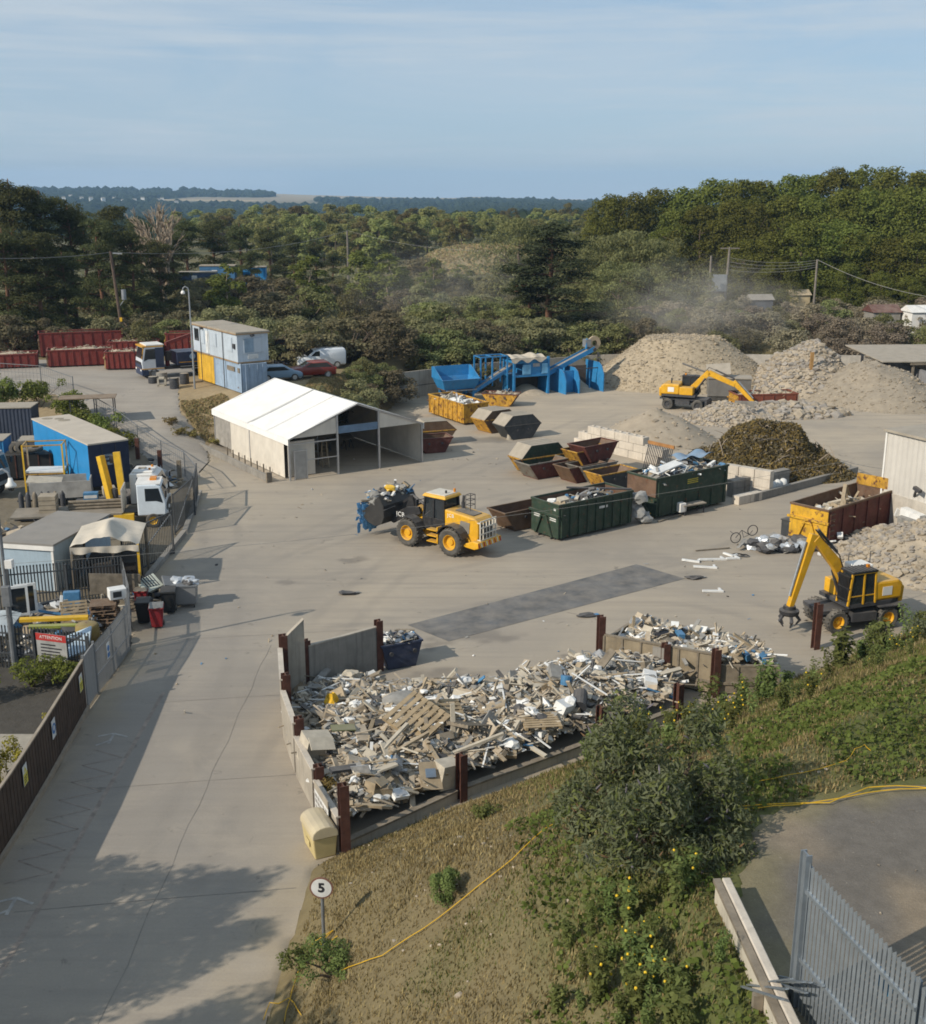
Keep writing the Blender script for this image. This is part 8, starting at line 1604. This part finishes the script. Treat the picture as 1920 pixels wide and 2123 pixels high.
rope('yellow rope tangled around the foot of the speed sign',[(620,1995),(655,1955),(690,1935),(660,1965),(682,1962),(700,1945)]); rope('yellow rope trailing down in the dark corner of the bank',[(625,2000),(605,2060),(590,2123)]); rope('yellow rope curling at the bottom of the bank',[(545,2120),(560,2085),(600,2075),(625,2110)])
# deck kerb wall, stacked palings and their fence
def dk(px,py,z=DECK): return G(px,py,z)
a=G(1500,1822,DECK+.45); b=G(1645,2130,DECK+.45); d=b-a; a.z=b.z=0; r=thing('deck_kerb','pale rendered kerb wall along the left edge of the asphalt deck','wall',(a.x,a.y,DECK),math.atan2(d.y,d.x)); Lk=(b-a).length
rm_=mat('pale_render',(.5,.45,.36),.9,0,.2,1.5,.2,streak=.3,bump=.3); mb=MB(); mb.b(0,Lk+1,-.14,.1,-1.2,.38); mb.out('wall_base',rm_,r,bev=.02); mb=MB(); mb.b(-.03,Lk+1,-.02,.13,.38,.46); mb.out('coping',lblock,r,bev=.02); mb=MB(); mb.b(-.05,Lk+1,-.17,-.04,.36,.43); mb.out('timber_edge',woodd,r); mb=MB(); mb.b(2.75,2.85,-.3,-.15,-1,.3); mb.out('stub_post',woodd,r)
for i,(px,py) in enumerate(((1500,1990),(1540,2070),(1512,2050))): mb=MB(); mb.blob((0,0,.08),.2+.08*(i==1),1,.25,(1.4,1,.7)); p=GT(px,py); tag(mb.out('pale_stone',lblock,loc=p),'pale stone lump on the green bank beside the deck kerb, %s'%('upper','largest','lower')[i],'stone')
pa=G(1644,2082,DECK); pb_=Vector((5.75,12.3,0)); ht=YP(1657,1768,pa.y).z-DECK; sg=mat('bright_galvanised',(.28,.31,.335),.45,.6,.15,4,0)
palisade('galvanised palisade fence on the deck at the lower right corner',[(pa.x,pa.y),(pb_.x,pb_.y)],ht-.15,sg,.1,2.6,.075,DECK); palisade('nearer galvanised palisade section with its shadow on the asphalt',[(pb_.x+.05,pb_.y-.05),(6.35,9.5)],ht-.25,sg,.12,2.6,.075,DECK)
r=thing('palisade_post','tall galvanised end post of the palisade on the deck','post',(pa.x,pa.y,DECK),.2); mb=MB(); mb.b(-.05,.05,-.09,-.07,0,ht); mb.out('flange',sg,r); mb=MB(); mb.b(-.05,.05,.07,.09,0,ht); mb.out('flange',sg,r); mb=MB(); mb.b(-.012,.012,-.07,.07,0,ht-.003); mb.out('web',sg,r)
r=thing('loose_palings','bundle of loose galvanised palings leaning by the deck kerb','palings',(pa.x-.18,pa.y+.1,DECK),.1)
for k in range(7): mb=MB(); mb.beam((-.5+.11*k,.3+.03*k,0.05),(-.35+.1*k,-.9+.1*(k%3),.75+.09*(k%4)),.06,.02); mb.out('paling',sg,r)
mb=MB(); mb.box((0,0,0),(.02,.35,.25),(0,.1,.2)); tag(mb.out('blue_plastic_scrap',mat('cyan_plastic',(.05,.3,.5),.5,dust=0),loc=(5.62,13.0,DECK+1.9)),'scrap of blue plastic caught behind the deck palisade','plastic')
mb=MB(); debris(mb,lambda:(lambda q:Vector((q[0],q[1],DECK+.03)))((R.uniform(6,16),R.uniform(11,22))),90,.015,.05,[3,5,3,1,2,1,1,0,1,8]); tag(mb.out('litter',MIX),'scraps and grit scattered over the asphalt deck','litter',kind='stuff')
# ---------- air: haze over the whole valley, dust over the crusher ----------
def volmat(name,col,dens,aniso=.0,cloud=None):
    m,t,o=nt(name); p=t.nodes.new('ShaderNodeVolumePrincipled'); p.inputs['Color'].default_value=(*col,1); p.inputs['Density'].default_value=dens; p.inputs['Anisotropy'].default_value=aniso; t.links.new(p.outputs[0],o.inputs['Volume'])
    if cloud:
        tc=t.nodes.new('ShaderNodeTexCoord'); mp=t.nodes.new('ShaderNodeMapping'); t.links.new(tc.outputs['Object'],mp.inputs[0])
        ln=t.nodes.new('ShaderNodeVectorMath'); ln.operation='LENGTH'; t.links.new(tc.outputs['Object'],ln.inputs[0])
        f=mul(t,ramp(t,ln.outputs['Value'],1.0,.2),ramp(t,noise(t,cloud,4,.6,mp.outputs[0],.6),.38,.75)); t.links.new(mul(t,f,dens),p.inputs['Density'])
    return m
zmin=float(Z.min())-1; zmax=max(float(Z.max()),40)+45
mb=MB(); mb.b(-9000,9000,-400,9000,zmin,zmax); tag(mb.out('haze',volmat('haze_air',(.44,.7,1.0),0.000125)),'thin blue haze over the valley','haze',kind='stuff')
dm=volmat('dust_air',(.95,.88,.78),.13,0,1.9); dm.cycles.homogeneous_volume=False; dm.cycles.volume_step_rate=.6 if hasattr(dm.cycles,'volume_step_rate') else 1
for nm,lab,c,s in(('dust_cloud','pale dust cloud drifting above the gravel heap',(27.5,134,7.5),(13,8,6.5)),('dust_cloud','thin dust drifting over the scrub left of the lone pine',(-2,150,9),(17,12,7))):
    mb=MB(); mb.blob((0,0,0),1,2,0); o=mb.out(nm,dm if 'gravel' in lab else volmat('dust_thin',(.9,.86,.8),.03,0,1.6),loc=c); o.scale=s; tag(o,lab,'dust',kind='stuff')
S.cycles.volume_step_rate=3; S.cycles.volume_max_steps=64
finish_rows()
